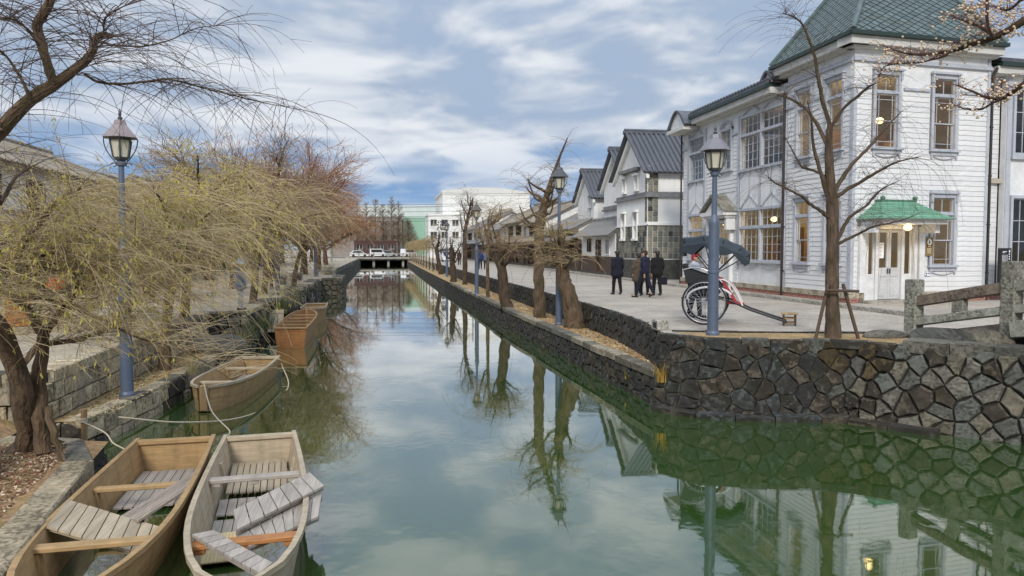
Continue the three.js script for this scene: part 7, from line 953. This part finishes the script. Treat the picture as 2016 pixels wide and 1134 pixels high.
const limb = (mb, tr, sides = 8, wob = 0.01, n = 3) => { const s = smooth(tr, n, wob); mb.tube(s, s.map((q) => q[3]), sides); return s; };
const along = (s, t) => { const f = clamp(t) * (s.length - 1), i = Math.min(s.length - 2, Math.floor(f)), u = f - i, a = s[i], b = s[i + 1]; return { p: [mix(a[0], b[0], u), mix(a[1], b[1], u), mix(a[2], b[2], u)], d: [b[0] - a[0], b[1] - a[1], b[2] - a[2]], r: mix(a[3], b[3], u) }; };
function leafAt(mb, p, d, l, w) { let sx = -d[2] + rr(-0.4, 0.4), sz = d[0] + rr(-0.4, 0.4), sy = rr(-0.5, 0.5); const m = Math.hypot(sx, sy, sz) || 1; sx *= w / m; sy *= w / m; sz *= w / m; const a = p, b = [p[0] + d[0] * l * 0.45 + sx, p[1] + d[1] * l * 0.45 + sy, p[2] + d[2] * l * 0.45 + sz], c = [p[0] + d[0] * l, p[1] + d[1] * l, p[2] + d[2] * l], e = [p[0] + d[0] * l * 0.45 - sx, p[1] + d[1] * l * 0.45 - sy, p[2] + d[2] * l * 0.45 - sz]; mb.face([a, b, c]); mb.face([a, c, e]); }
function shoot(o, p, d, len, r, g, wob, leaf) { // slender shoot bending under its weight
  const n = o.segs || 8, st = len / n; let [x, y, z] = p, [a, b, c] = d; const m = Math.hypot(a, b, c) || 1; a /= m; b /= m; c /= m; const pts = [[x, y, z]], rad = [r];
  for (let k = 1; k <= n; k++) { b -= g * st * (0.5 + k / n); a += rr(-wob, wob); b += rr(-wob, wob) * 0.6; c += rr(-wob, wob); const l = Math.hypot(a, b, c); a /= l; b /= l; c /= l; x += a * st; y += b * st; z += c * st; if (o.floor !== undefined && y < o.floor) break; pts.push([x, y, z]); rad.push(Math.max(o.rmin || 0.0016, r * (1 - k / n * 0.75))); if (leaf && k > 1 && rnd() < leaf * (o.clump ? 2.6 * sst(0.42, 0.62, fbm(x * 0.9 + 40, y * 0.9 + z * 0.7, 2, 0, 333)) : 1)) for (let q = 0; q < (o.leafN || 1); q++) leafAt(o.leaf, [x + rr(-0.02, 0.02), y + rr(-0.02, 0.02), z + rr(-0.02, 0.02)], [a * 0.4 + rr(-0.5, 0.5), -0.7 + rr(-0.4, 0.3), c * 0.4 + rr(-0.5, 0.5)], (o.leafL || 0.07) * rr(0.6, 1.3), (o.leafL || 0.07) * 0.12); }
  if (pts.length > 1) (o.pale && rnd() < 0.42 ? o.pale : o.twig).tube(pts, rad, 3, false); return pts;
}
const rdir = (up, base, mixB) => { const a = rr(0, 6.283), e = rr(-0.3, 1) * 0.7 + up, v = [Math.cos(a), e, Math.sin(a)]; return base ? [v[0] + base[0] * mixB, v[1] + base[1] * mixB, v[2] + base[2] * mixB] : v; };
function addParts(t, o, barkM, twigM, leafM) { if (o.limb.i.length) wpart(t, 'trunk', o.limb, barkM); if (o.twig.i.length) { const w = wpart(t, 'twigs', o.twig, twigM); w.userData.kind = 'stuff'; } if (o.pale && o.pale.i.length) { const w = wpart(t, 'pale_twigs', o.pale, paleTwig); w.userData.kind = 'stuff'; } if (o.leaf.i.length) { const w = wpart(t, 'leaves', o.leaf, leafM); w.userData.kind = 'stuff'; } }
const paleTwig = mat({ color: rgb(0.46, 0.36, 0.21), roughness: 0.9 });
const newTree = (x) => ({ limb: new MB(), twig: new MB(), leaf: new MB(), ...x });

{ // foreground willow: twisted low limbs over the near bank and one long limb reaching up
  const t = thing('willow_tree', 'leafless willow leaning over the leaf-littered near bank', 'tree', [-4.8, -1, -11.3]), o = newTree({ rmin: 0.0022, leafL: 0.085, leafN: 2, pale: new MB(), clump: 1 }), lo = {}, hi = {};
  for (const k in willowLow) lo[k] = limb(o.limb, willowLow[k], k[0] === 't' ? 12 : 8, 0.022, 4);
  for (const k in willowHigh) hi[k] = limb(o.limb, willowHigh[k], k === 'm' || k === 's' ? 9 : 5, k === 'm' ? 0.012 : 0.006, 4);
  limb(o.limb, [[-4.93, -1.05, -11.57, 0.26], [-5.1, -1.1, -11.3, 0.1], [-5.35, -1.1, -11.1, 0.04]], 6); limb(o.limb, [[-4.9, -0.8, -11.5, 0.12], [-4.6, -1.0, -11.75, 0.07], [-4.3, -1.1, -11.8, 0.03]], 6);
  const tw2 = newTree({ rmin: 0.002, segs: 10 });
  const send = (s, n, t0, t1, up, len, g, oo, leaf, bias, bk) => { for (let k = 0; k < n; k++) { const q = along(s, rr(t0, t1)), l = rr(...len), p = shoot(oo, q.p, rdir(up, bias, bk || 0.5), l, 0.0038 + l * 0.0012, g * rr(0.7, 1.3), 0.06, leaf); const m = Math.floor(rr(0, 3.4)); for (let j = 0; j < m && p.length > 4; j++) { const f = p[Math.floor(rr(1, p.length - 2))], h = p[p.length - 1]; shoot(oo, f, [h[0] - f[0] + rr(-0.6, 0.6), h[1] - f[1] + rr(-0.2, 0.7), h[2] - f[2] + rr(-0.6, 0.6)], l * rr(0.25, 0.6), 0.003, g, 0.06, leaf); } } };
  // upper arching twigs against the sky
  send(hi.m, 26, 0.5, 1, 0.4, [0.9, 2.4], 0.75, tw2, 0, [0.8, 0.2, -0.3], 0.3); send(hi.m, 70, 0.1, 0.8, 0.3, [0.8, 2.0], 0.7, tw2, 0); send(hi.s, 50, 0.3, 1, 0.3, [0.8, 2.2], 0.75, tw2, 0, [0.6, 0, -0.2], 0.3); send(hi.b1, 70, 0.15, 1, -0.1, [0.5, 1.7], 1.0, tw2, 0, [0.9, -0.2, 0], 0.3); send(hi.b2, 24, 0.2, 1, 0.2, [0.5, 1.9], 0.8, tw2, 0, [0.9, 0.1, 0], 0.4); send(hi.b3, 14, 0.2, 1, 0.4, [0.8, 2.2], 0.75, tw2, 0, [0.6, 0.2, -0.2], 0.4); send(hi.b4, 25, 0.2, 1, 0.3, [0.6, 1.6], 0.6, tw2, 0); send(hi.b5, 25, 0.2, 1, 0.3, [0.6, 1.6], 0.6, tw2, 0); send(hi.b6, 30, 0.2, 1, 0.3, [0.5, 1.3], 0.6, tw2, 0);
  // olive tangle lower down
  o.segs = 9; o.floor = -0.95;
  for (const [k, n, a, b, len] of [['l1', 140, 0.2, 1, [0.6, 2.2]], ['l2', 210, 0.15, 1, [0.6, 2.6]], ['l4', 80, 0.2, 1, [0.4, 1.6]], ['l5', 190, 0.2, 1, [0.6, 2.5]], ['l6', 170, 0.2, 1, [0.5, 2.2]], ['l7', 80, 0.2, 1, [0.5, 1.6]], ['t1', 100, 0.55, 1, [0.5, 1.8]], ['t2', 80, 0.5, 1, [0.5, 1.8]]]) send(lo[k], n, a, b, 0.12, len, 0.55, o, 0.075, [0.8, 0.1, 0.0], 0.8);
  addParts(t, o, M.bark, M.twigOlive, M.leafY); const w = wpart(t, 'upper_twigs', tw2.twig, M.twigDark); w.userData.kind = 'stuff';
}
// willows farther along the landing and quay, hung with yellow-green leaves
function quayWillow(label, base, H, lean, n, leafP, seed, spread = 1.6, leafM = M.leafY, twigM = M.twigOlive) {
  srand(seed); const t = thing('willow_tree', label, 'tree', base, 0, undefined), o = newTree({ rmin: 0.005, segs: 8, floor: base[2] > -26 ? 0.35 : base[1] + 0.5, leafL: 0.11, leafN: 3, pale: new MB(), clump: 1 }); n = Math.round(n * 1.35); const B = base, s = limb(o.limb, [[B[0], B[1] - 0.1, B[2], 0.15], [B[0] + lean[0] * 0.2, B[1] + H * 0.25, B[2] + lean[1] * 0.2, 0.11], [B[0] + lean[0] * 0.6, B[1] + H * 0.5, B[2] + lean[1] * 0.6, 0.09], [B[0] + lean[0], B[1] + H * 0.72, B[2] + lean[1], 0.07]], 8, 0.02); const ends = [];
  for (let k = 0; k < 9; k++) { const q = along(s, rr(0.45, 1)), a = k / 9 * 6.283 + rr(-0.3, 0.3), L = spread * rr(0.6, 1.1); ends.push(limb(o.limb, [[...q.p, q.r * 0.7], [q.p[0] + Math.cos(a) * L * 0.4, q.p[1] + H * 0.14, q.p[2] + Math.sin(a) * L * 0.4, 0.035], [q.p[0] + Math.cos(a) * L * 0.8, q.p[1] + H * 0.24, q.p[2] + Math.sin(a) * L * 0.8, 0.022], [q.p[0] + Math.cos(a) * L * 1.1, q.p[1] + H * 0.26, q.p[2] + Math.sin(a) * L * 1.1, 0.01]], 5, 0.02)); }
  for (let k = 0; k < n; k++) { const q = along(pick(ends), rr(0.2, 1)), l = rr(0.7, H * 0.62); shoot(o, q.p, rdir(0.2), l, 0.006, 0.85 * rr(0.3, 1.3), 0.15, leafP * (rnd() < 0.5 ? 1.6 : 0.4)); }
  for (let k = 0; k < n * 0.4; k++) { const q = along(rnd() < 0.4 ? s : pick(ends), rr(0.1, 1)), a = rr(0, 6.283), l = rr(H * 0.3, H * 0.75); o.segs = 9; shoot(o, q.p, [Math.cos(a) * 1.3, rr(-0.5, 0.7), Math.sin(a) * 1.3], l, 0.008, rr(0.05, 0.6), 0.2, leafP * 0.6); }
  addParts(t, o, M.bark, twigM, leafM); return t;
}
quayWillow('yellowing willow on the dirt landing behind the lamp', [-4.95, -1, -18.6], 4.7, [0.3, -0.3], 420, 0.46, 21, 1.7);
quayWillow('willow with long yellow strands beside the block wall end', [-5.6, -0.2, -23.2], 4.5, [0.5, 0.2], 480, 0.6, 22, 2.0);
quayWillow('brownish willow standing above the reddish boat', [-4.7, -0.2, -29.5], 4.6, [0.5, -0.4], 420, 0.22, 23, 2.2, M.leafO, M.twigBrown);
quayWillow('sparse willow behind the far quay lamp', [-5.1, -0.2, -35.0], 4.8, [0.6, 0.2], 420, 0.2, 24, 2.4, M.leafO, M.twigBrown);
quayWillow('willow beside the stone slabs on the quay', [-7.5, -0.2, -21.5], 3.4, [0.4, 0.2], 330, 0.34, 25, 1.9, M.leafY, M.twigOlive);
quayWillow('olive willow in front of the white house', [-8.8, -0.2, -31.5], 4.0, [0.3, 0.3], 360, 0.34, 26, 2.2, M.leafY, M.twigBrown);
quayWillow('low drooping willow on the bank before the pier', [-4.6, -0.2, -42], 4.2, [0.8, 0.2], 380, 0.18, 27, 2.2, M.leafO, M.twigBrown);

// broad bare trees with reddish twigs
function bareTree(label, base, H, spread, seed, twigM, leafM, leafP, barkM = M.barkRed) {
  srand(seed); const t = thing('bare_tree', label, 'tree', base, 0, 'broad bare trees on the left quay'), o = newTree({ rmin: 0.008, leafL: 0.13 }), up = [0, 0.05, 0.02, 0.0, -0.02], nc = [7, 7, 7, 6];
  const rec = (p, d, len, r, lv) => {
    const n = lv < 3 ? 5 : 4, st = len / n, pts = [[...p]], rad = [r]; let q = [...p], v = [...d];
    for (let k = 1; k <= n; k++) { const w = lv ? 0.22 : 0.06; v = [v[0] + rr(-w, w), v[1] + rr(-w, w) + up[lv], v[2] + rr(-w, w)]; const m = Math.hypot(...v); v = v.map((x) => x / m); q = [q[0] + v[0] * st, q[1] + v[1] * st, q[2] + v[2] * st]; pts.push([...q]); rad.push(Math.max(0.0085, r * (1 - 0.5 * k / n))); if (lv > 2 && rnd() < leafP) leafAt(o.leaf, q, [rr(-1, 1), rr(-1, 0.3), rr(-1, 1)], 0.14 * rr(0.6, 1.2), 0.03); }
    if (lv < 3) o.limb.tube(pts, rad, [9, 6, 4][lv]); else o.twig.tube(pts, rad, lv === 2 ? 4 : 3, false);
    if (lv >= 4) return; const C = nc[lv] + (rnd() < 0.5 ? 1 : 0);
    for (let k = 0; k < C; k++) { const f = lv ? rr(0.25, 1) : rr(0.7, 1), i = f * n, j = Math.min(n - 1, Math.floor(i)), u = i - j, s = [mix(pts[j][0], pts[j + 1][0], u), mix(pts[j][1], pts[j + 1][1], u), mix(pts[j][2], pts[j + 1][2], u)], a = lv ? rr(0, 6.283) : k / C * 6.283 + rr(-0.3, 0.3), sp = lv ? rr(0.5, 1.0) : rr(0.75, 1.25); let c; if (!lv) c = [Math.cos(a) * sp, rr(0.6, 1.25), Math.sin(a) * sp]; else c = [v[0] + Math.cos(a) * sp, v[1] + rr(-0.5, 0.6), v[2] + Math.sin(a) * sp]; const m = Math.hypot(...c); rec(s, c.map((x) => x / m), len0[lv + 1] * rr(0.65, 1.15), rad[Math.min(n, j + 1)] * (lv ? 0.62 : 0.7), lv + 1); }
  };
  const len0 = [H * 0.27, spread * 0.66, spread * 0.36, spread * 0.22, spread * 0.15]; rec([base[0], base[1] - 0.1, base[2]], [rr(-0.05, 0.05), 1, 0], len0[0], H * 0.036, 0);
  addParts(t, o, barkM, twigM, leafM);
}
bareTree('broad bare tree with dark limbs above the reddish boat', [-7.2, -0.2, -40], 9.6, 6.4, 31, M.twigBrown, M.leafR, 0.05);
bareTree('broad bare tree with reddish twigs beside the pier', [-6.8, -0.2, -50], 10.5, 7.6, 32, M.twigRed, M.leafR, 0.10);
bareTree('rust-coloured spreading tree overhanging the water past the pier', [-6.0, -0.2, -62], 9, 7.2, 33, M.twigRed, M.leafR, 0.22);
bareTree('orange brown spreading tree farther along the quay', [-6.0, -0.2, -76], 9, 7.6, 34, M.twigRed, M.leafR, 0.26);
bareTree('last reddish tree before the far bridge', [-6.8, -0.2, -98], 9.5, 8, 35, M.twigRed, M.leafR, 0.2);
bareTree('pale brown bare tree in front of the cream house', [-11.0, -0.2, -52], 10, 6.5, 36, M.twigBrown, M.leafR, 0.08);
bareTree('bare tree behind the others at the far end of the quay', [-10.5, -0.2, -120], 9.5, 7, 37, M.twigRed, M.leafR, 0.15);

// street tree with two leaning props
{
  srand(41); const t = thing('street_tree', 'bare young tree held by two wooden props in front of the office', 'tree', [9, 0, -14]), o = newTree({ rmin: 0.0022, segs: 8 }), S = {};
  for (const k in streetTree) S[k] = limb(o.limb, streetTree[k], k === 't' ? 12 : 6, k === 't' ? 0.006 : 0.012, 4);
  for (const k in S) if (k !== 't') { const n = k === 'b1' ? 70 : 30; for (let j = 0; j < n; j++) { const q = along(S[k], rr(0.35, 1)); const p = shoot(o, q.p, rdir(0.45), k === 'b1' ? rr(0.5, 1.7) : rr(0.25, 1.3), 0.0045, rr(0.6, 1.2), 0.08, 0); if (rnd() < 0.5 && p.length > 4) shoot(o, p[3], rdir(0.1), rr(0.2, 0.6), 0.003, 0.8, 0.08, 0); } }
  for (let j = 0; j < 90; j++) { const q = along(S[pick(['b5', 'b6', 'b8', 'b9', 'b2', 'b7'])], rr(0.7, 1)); shoot(o, q.p, rdir(0.0), rr(0.8, 2.2), 0.0035, rr(1.2, 2), 0.05, 0); }
  addParts(t, o, mat({ color: rgb(0.135, 0.10, 0.078), map: barkT, bumpMap: barkB, bumpScale: 0.04, roughness: 1 }), M.twigDark, M.leafO);
  const p = thing('tree_prop', 'pair of leaning wooden props lashed across the street tree', 'tree prop', [9, 0, -13.95]);
  wpart(p, 'pole', new MB().tube([[8.53, -0.05, -13.9], [8.86, 1.1, -14.0]], 0.035, 8), M.darkWood); wpart(p, 'pole', new MB().tube([[9.4, -0.05, -13.75], [9.13, 1.1, -13.92]], 0.035, 8), M.darkWood); wpart(p, 'crossbar', new MB().tube([[8.7, 0.98, -13.83], [9.35, 0.96, -13.72]], 0.03, 8), M.darkWood);
}
// pollarded willows on the ledge
function pollard(label, tr, knobs, n, up, seed, leafP = 0.04, twigM = M.twigBrown, len = [0.6, 1.7], barkM = M.bark, head = [0.62, 1]) {
  srand(seed); const b = tr[0], t = thing('pollard_willow', label, 'tree', [b[0], b[1], b[2]], 0, 'pruned willows on the ledge'), o = newTree({ rmin: 0.005, segs: 7, leafL: 0.11 }), s = limb(o.limb, [[b[0], b[1] - 0.15, b[2], b[3] * 1.25], ...tr], 12, b[3] * 0.2, 5), ends = [];
  for (let k = 0; k < knobs; k++) { const q = along(s, rr(...head)), a = rr(0, 6.283), L = rr(0.4, 1.1); ends.push(limb(o.limb, [[...q.p, Math.max(0.03, q.r * 0.55)], [q.p[0] + Math.cos(a) * L * 0.5, q.p[1] + rr(0.05, 0.3) * up, q.p[2] + Math.sin(a) * L * 0.5, 0.045], [q.p[0] + Math.cos(a) * L * 0.75, q.p[1] + rr(0.3, 0.6) * up, q.p[2] + Math.sin(a) * L * 0.75, 0.035], [q.p[0] + Math.cos(a) * L, q.p[1] + rr(0.5, 1.1) * up, q.p[2] + Math.sin(a) * L, 0.02]], 6, 0.03, 3)); }
  for (let k = 0; k < n; k++) { const q = along(pick(ends), rr(0.3, 1)), l = rr(...len) * (rnd() < 0.3 ? 1.5 : 1), p = shoot(o, q.p, rdir(0.6 * up), l, 0.009, rr(0.4, 1.1), 0.11, leafP); if (p.length > 4) for (let j = 0; j < 2; j++) shoot(o, p[Math.floor(rr(1, 5))], rdir(0.2), l * rr(0.3, 0.6), 0.007, rr(0.7, 1.3), 0.12, leafP); }
  for (let k = 0; k < 26; k++) { const q = along(s, rr(0.72, 1)); shoot(o, q.p, rdir(0.7 * up), rr(0.4, 1.3), 0.009, rr(0.5, 1.1), 0.12, leafP); }
  addParts(t, o, barkM, twigM, M.leafO); return t;
}
pollard('thick leaning pruned willow with a hollow-looking mossy trunk', [[6.3, -0.8, -24.4, 0.34], [6.18, -0.1, -24.45, 0.3], [6.0, 0.6, -24.5, 0.24], [5.92, 1.2, -24.5, 0.2], [5.8, 1.75, -24.55, 0.15], [5.95, 2.3, -24.6, 0.11]], 7, 75, 0.6, 51, 0.14, M.twigOlive);
pollard('upright pruned willow with one tall leading shoot', [[5.93, -0.8, -28.2, 0.24], [5.9, 0.4, -28.25, 0.2], [5.92, 1.6, -28.3, 0.19], [5.95, 2.9, -28.3, 0.18], [6.15, 3.6, -28.3, 0.13], [6.45, 4.6, -28.3, 0.07], [6.75, 5.4, -28.3, 0.045], [7.0, 6.0, -28.3, 0.02]], 11, 80, 0.8, 52, 0.08, M.twigBrown, [0.5, 1.5], M.bark, [0.42, 0.7]);
pollard('dark stout pruned willow beside the straight young one', [[5.5, -0.8, -33.4, 0.27], [5.35, 0.2, -33.4, 0.22], [5.25, 1.2, -33.45, 0.2], [5.35, 1.9, -33.5, 0.17]], 9, 110, 1.1, 53, 0.06, M.twigBrown, [0.6, 1.9], M.barkDark);
pollard('straight thin young willow on the ledge', [[5.66, -0.8, -40.6, 0.11], [5.66, 0.8, -40.6, 0.09], [5.68, 2.3, -40.6, 0.08], [5.7, 3.4, -40.6, 0.05]], 8, 95, 1.2, 54, 0.10, M.twigOlive, [0.6, 2.0]);
pollard('forked pruned willow rising beside the distant walkers', [[6.04, -0.8, -55.5, 0.2], [6.05, 1.0, -55.5, 0.17], [6.05, 2.8, -55.5, 0.15], [6.3, 4.2, -55.5, 0.1], [6.6, 5.4, -55.4, 0.05]], 9, 90, 1.5, 55, 0.03, M.twigDark, [0.6, 1.8], M.barkDark);
pollard('short dark pruned willow with a clubbed top', [[5.63, -0.8, -59.9, 0.26], [5.55, 0.6, -59.9, 0.22], [5.45, 1.9, -59.9, 0.2]], 8, 70, 1.2, 56, 0.03, M.twigDark, [0.6, 1.8], M.barkDark);
pollard('distant dark pruned willow bent towards the water', [[6.05, -0.8, -78, 0.24], [5.8, 0.6, -78, 0.2], [5.6, 1.8, -78, 0.18], [5.9, 2.5, -78, 0.12]], 8, 70, 1.2, 57, 0.03, M.twigDark, [0.7, 2.0], M.barkDark);
// young staked willows in a row towards the far bridge
{
  srand(61); const mk = (z) => { const base = [5.9, -0.8, z], t = thing('young_willow', 'slim young willow tied to stakes in the row before the far bridge', 'tree', base, 0, 'staked young willows'), o = newTree({ rmin: 0.012, segs: 6, floor: 0.2, leafL: 0.2, leafN: 2 }); limb(o.limb, [[...base, 0.06], [base[0], 1.2, z, 0.05], [base[0] + rr(-0.2, 0.2), 3.0, z, 0.03]], 6, 0.02); for (let k = 0; k < 60; k++) { const y = rr(1.6, 3.1); shoot(o, [base[0] + rr(-0.08, 0.08), y, z + rr(-0.08, 0.08)], rdir(0.6), rr(0.8, 2.0), 0.016, 1.3, 0.1, 0.3); } addParts(t, o, M.bark, M.twigOlive, M.leafO); for (const [dx, dz] of [[0.35, 0.3], [-0.35, 0.3], [0, -0.4]]) wpart(t, 'stake', new MB().tube([[base[0] + dx, -0.85, z + dz], [base[0] + dx * 0.12, 0.9, z + dz * 0.12]], 0.035, 5), M.woodPale); };
  for (let z = -88; z > -162; z -= 6.5) mk(z);
}
// tall winter trees beyond the far bridge
{
  srand(71); [[-3.2, -181, 12.5], [-1.2, -183, 13.5], [0.6, -180, 12.0], [2.6, -182, 13.8], [4.2, -180.5, 12.8], [-5.5, -184, 13], [6.5, -184, 9]].forEach(([x, z, H], k) => { const t = thing('winter_tree', ['slim leafless tree at the left end of the row beyond the far bridge', 'tall leafless tree above the red shopfront', 'leafless tree in the middle of the far row', 'tallest leafless tree in the far row', 'leafless tree before the green hall edge', 'leafless tree behind the reddish quay trees', 'shorter dark tree before the green hall'][k], 'tree', [x, -0.06, z]), o = newTree({ rmin: 0.02, segs: 4 }); limb(o.limb, [[x, -0.1, z, 0.15], [x, H * 0.5, z, 0.09], [x, H, z, 0.02]], 7, 0.03); for (let j = 0; j < 170; j++) { const y = rr(0.18, 0.99) * H, l = (1 - y / H) * 3.4 + 0.7, a = rr(0, 6.283); const p = shoot(o, [x, y, z], [Math.cos(a), 0.7, Math.sin(a)], l, 0.035, 0.05, 0.1, 0); for (let i = 0; i < 2; i++) shoot(o, p[Math.min(p.length - 1, 1 + i)], [Math.cos(a) + rr(-0.8, 0.8), 0.6, Math.sin(a) + rr(-0.8, 0.8)], l * 0.5, 0.025, 0.05, 0.1, 0); } addParts(t, o, M.barkDark, M.twigBrown, M.leafR); });
}
// berry tree whose branches reach in from the right
{
  srand(81); const t = thing('berry_tree', 'bare branches hung with pale round berries reaching past the tower roof', 'tree', [4.95, 0.12, -2.0]), o = newTree({ rmin: 0.0008, segs: 5 }), be = new MB(), S = []; 
  limb(o.limb, [[4.95, 0.0, -2.0, 0.13], [4.95, 1.4, -2.2, 0.11], [4.8, 2.5, -2.8, 0.08], [4.6, 3.2, -3.5, 0.05], [4.4, 3.36, -4.0, 0.036]], 9); limb(o.limb, [[4.85, 2.2, -2.6, 0.06], [4.4, 2.8, -3.2, 0.04], [4.11, 2.97, -3.72, 0.03]], 7); limb(o.limb, [[4.6, 3.2, -3.5, 0.03], [4.2, 3.4, -3.7, 0.02], [3.92, 3.32, -3.88, 0.015]], 6); limb(o.limb, [[4.4, 3.36, -4.0, 0.02], [3.95, 3.7, -4.1, 0.015], [3.69, 3.46, -4.23, 0.012]], 6);
  for (const k in berryTree) S.push(limb(o.limb, berryTree[k], 6, 0.006, 4));
  const bg = (p, r) => be.ball(p[0], p[1], p[2], r, r, 7, 5);
  S.forEach((s, i) => { const n = [120, 70, 34, 26, 60, 50, 80][i]; for (let k = 0; k < n; k++) { const q = along(s, rr(i < 2 ? 0.22 : 0.1, 1)), p = shoot(o, q.p, rdir(0.2), rr(0.04, 0.2), 0.0022, 1.5, 0.2, 0), e = p[p.length - 1]; if (rnd() < 0.62) { const m = Math.floor(rr(1, 5.5)); for (let j = 0; j < m; j++) { const w = shoot(o, e, [rr(-1, 1), rr(-1, 0.2), rr(-1, 1)], rr(0.02, 0.06), 0.0011, 4, 0.2, 0), f = w[w.length - 1]; bg([f[0], f[1] - 0.006, f[2]], rr(0.0062, 0.0085)); } } } });
  addParts(t, o, M.barkDark, mat({ color: rgb(0.14, 0.055, 0.05), roughness: 0.9 }), M.leafO); const b = wpart(t, 'berries', be, mat({ color: rgb(0.66, 0.50, 0.34), roughness: 0.55 })); b.userData.kind = 'stuff';
}
renderer.render(scene, camera);
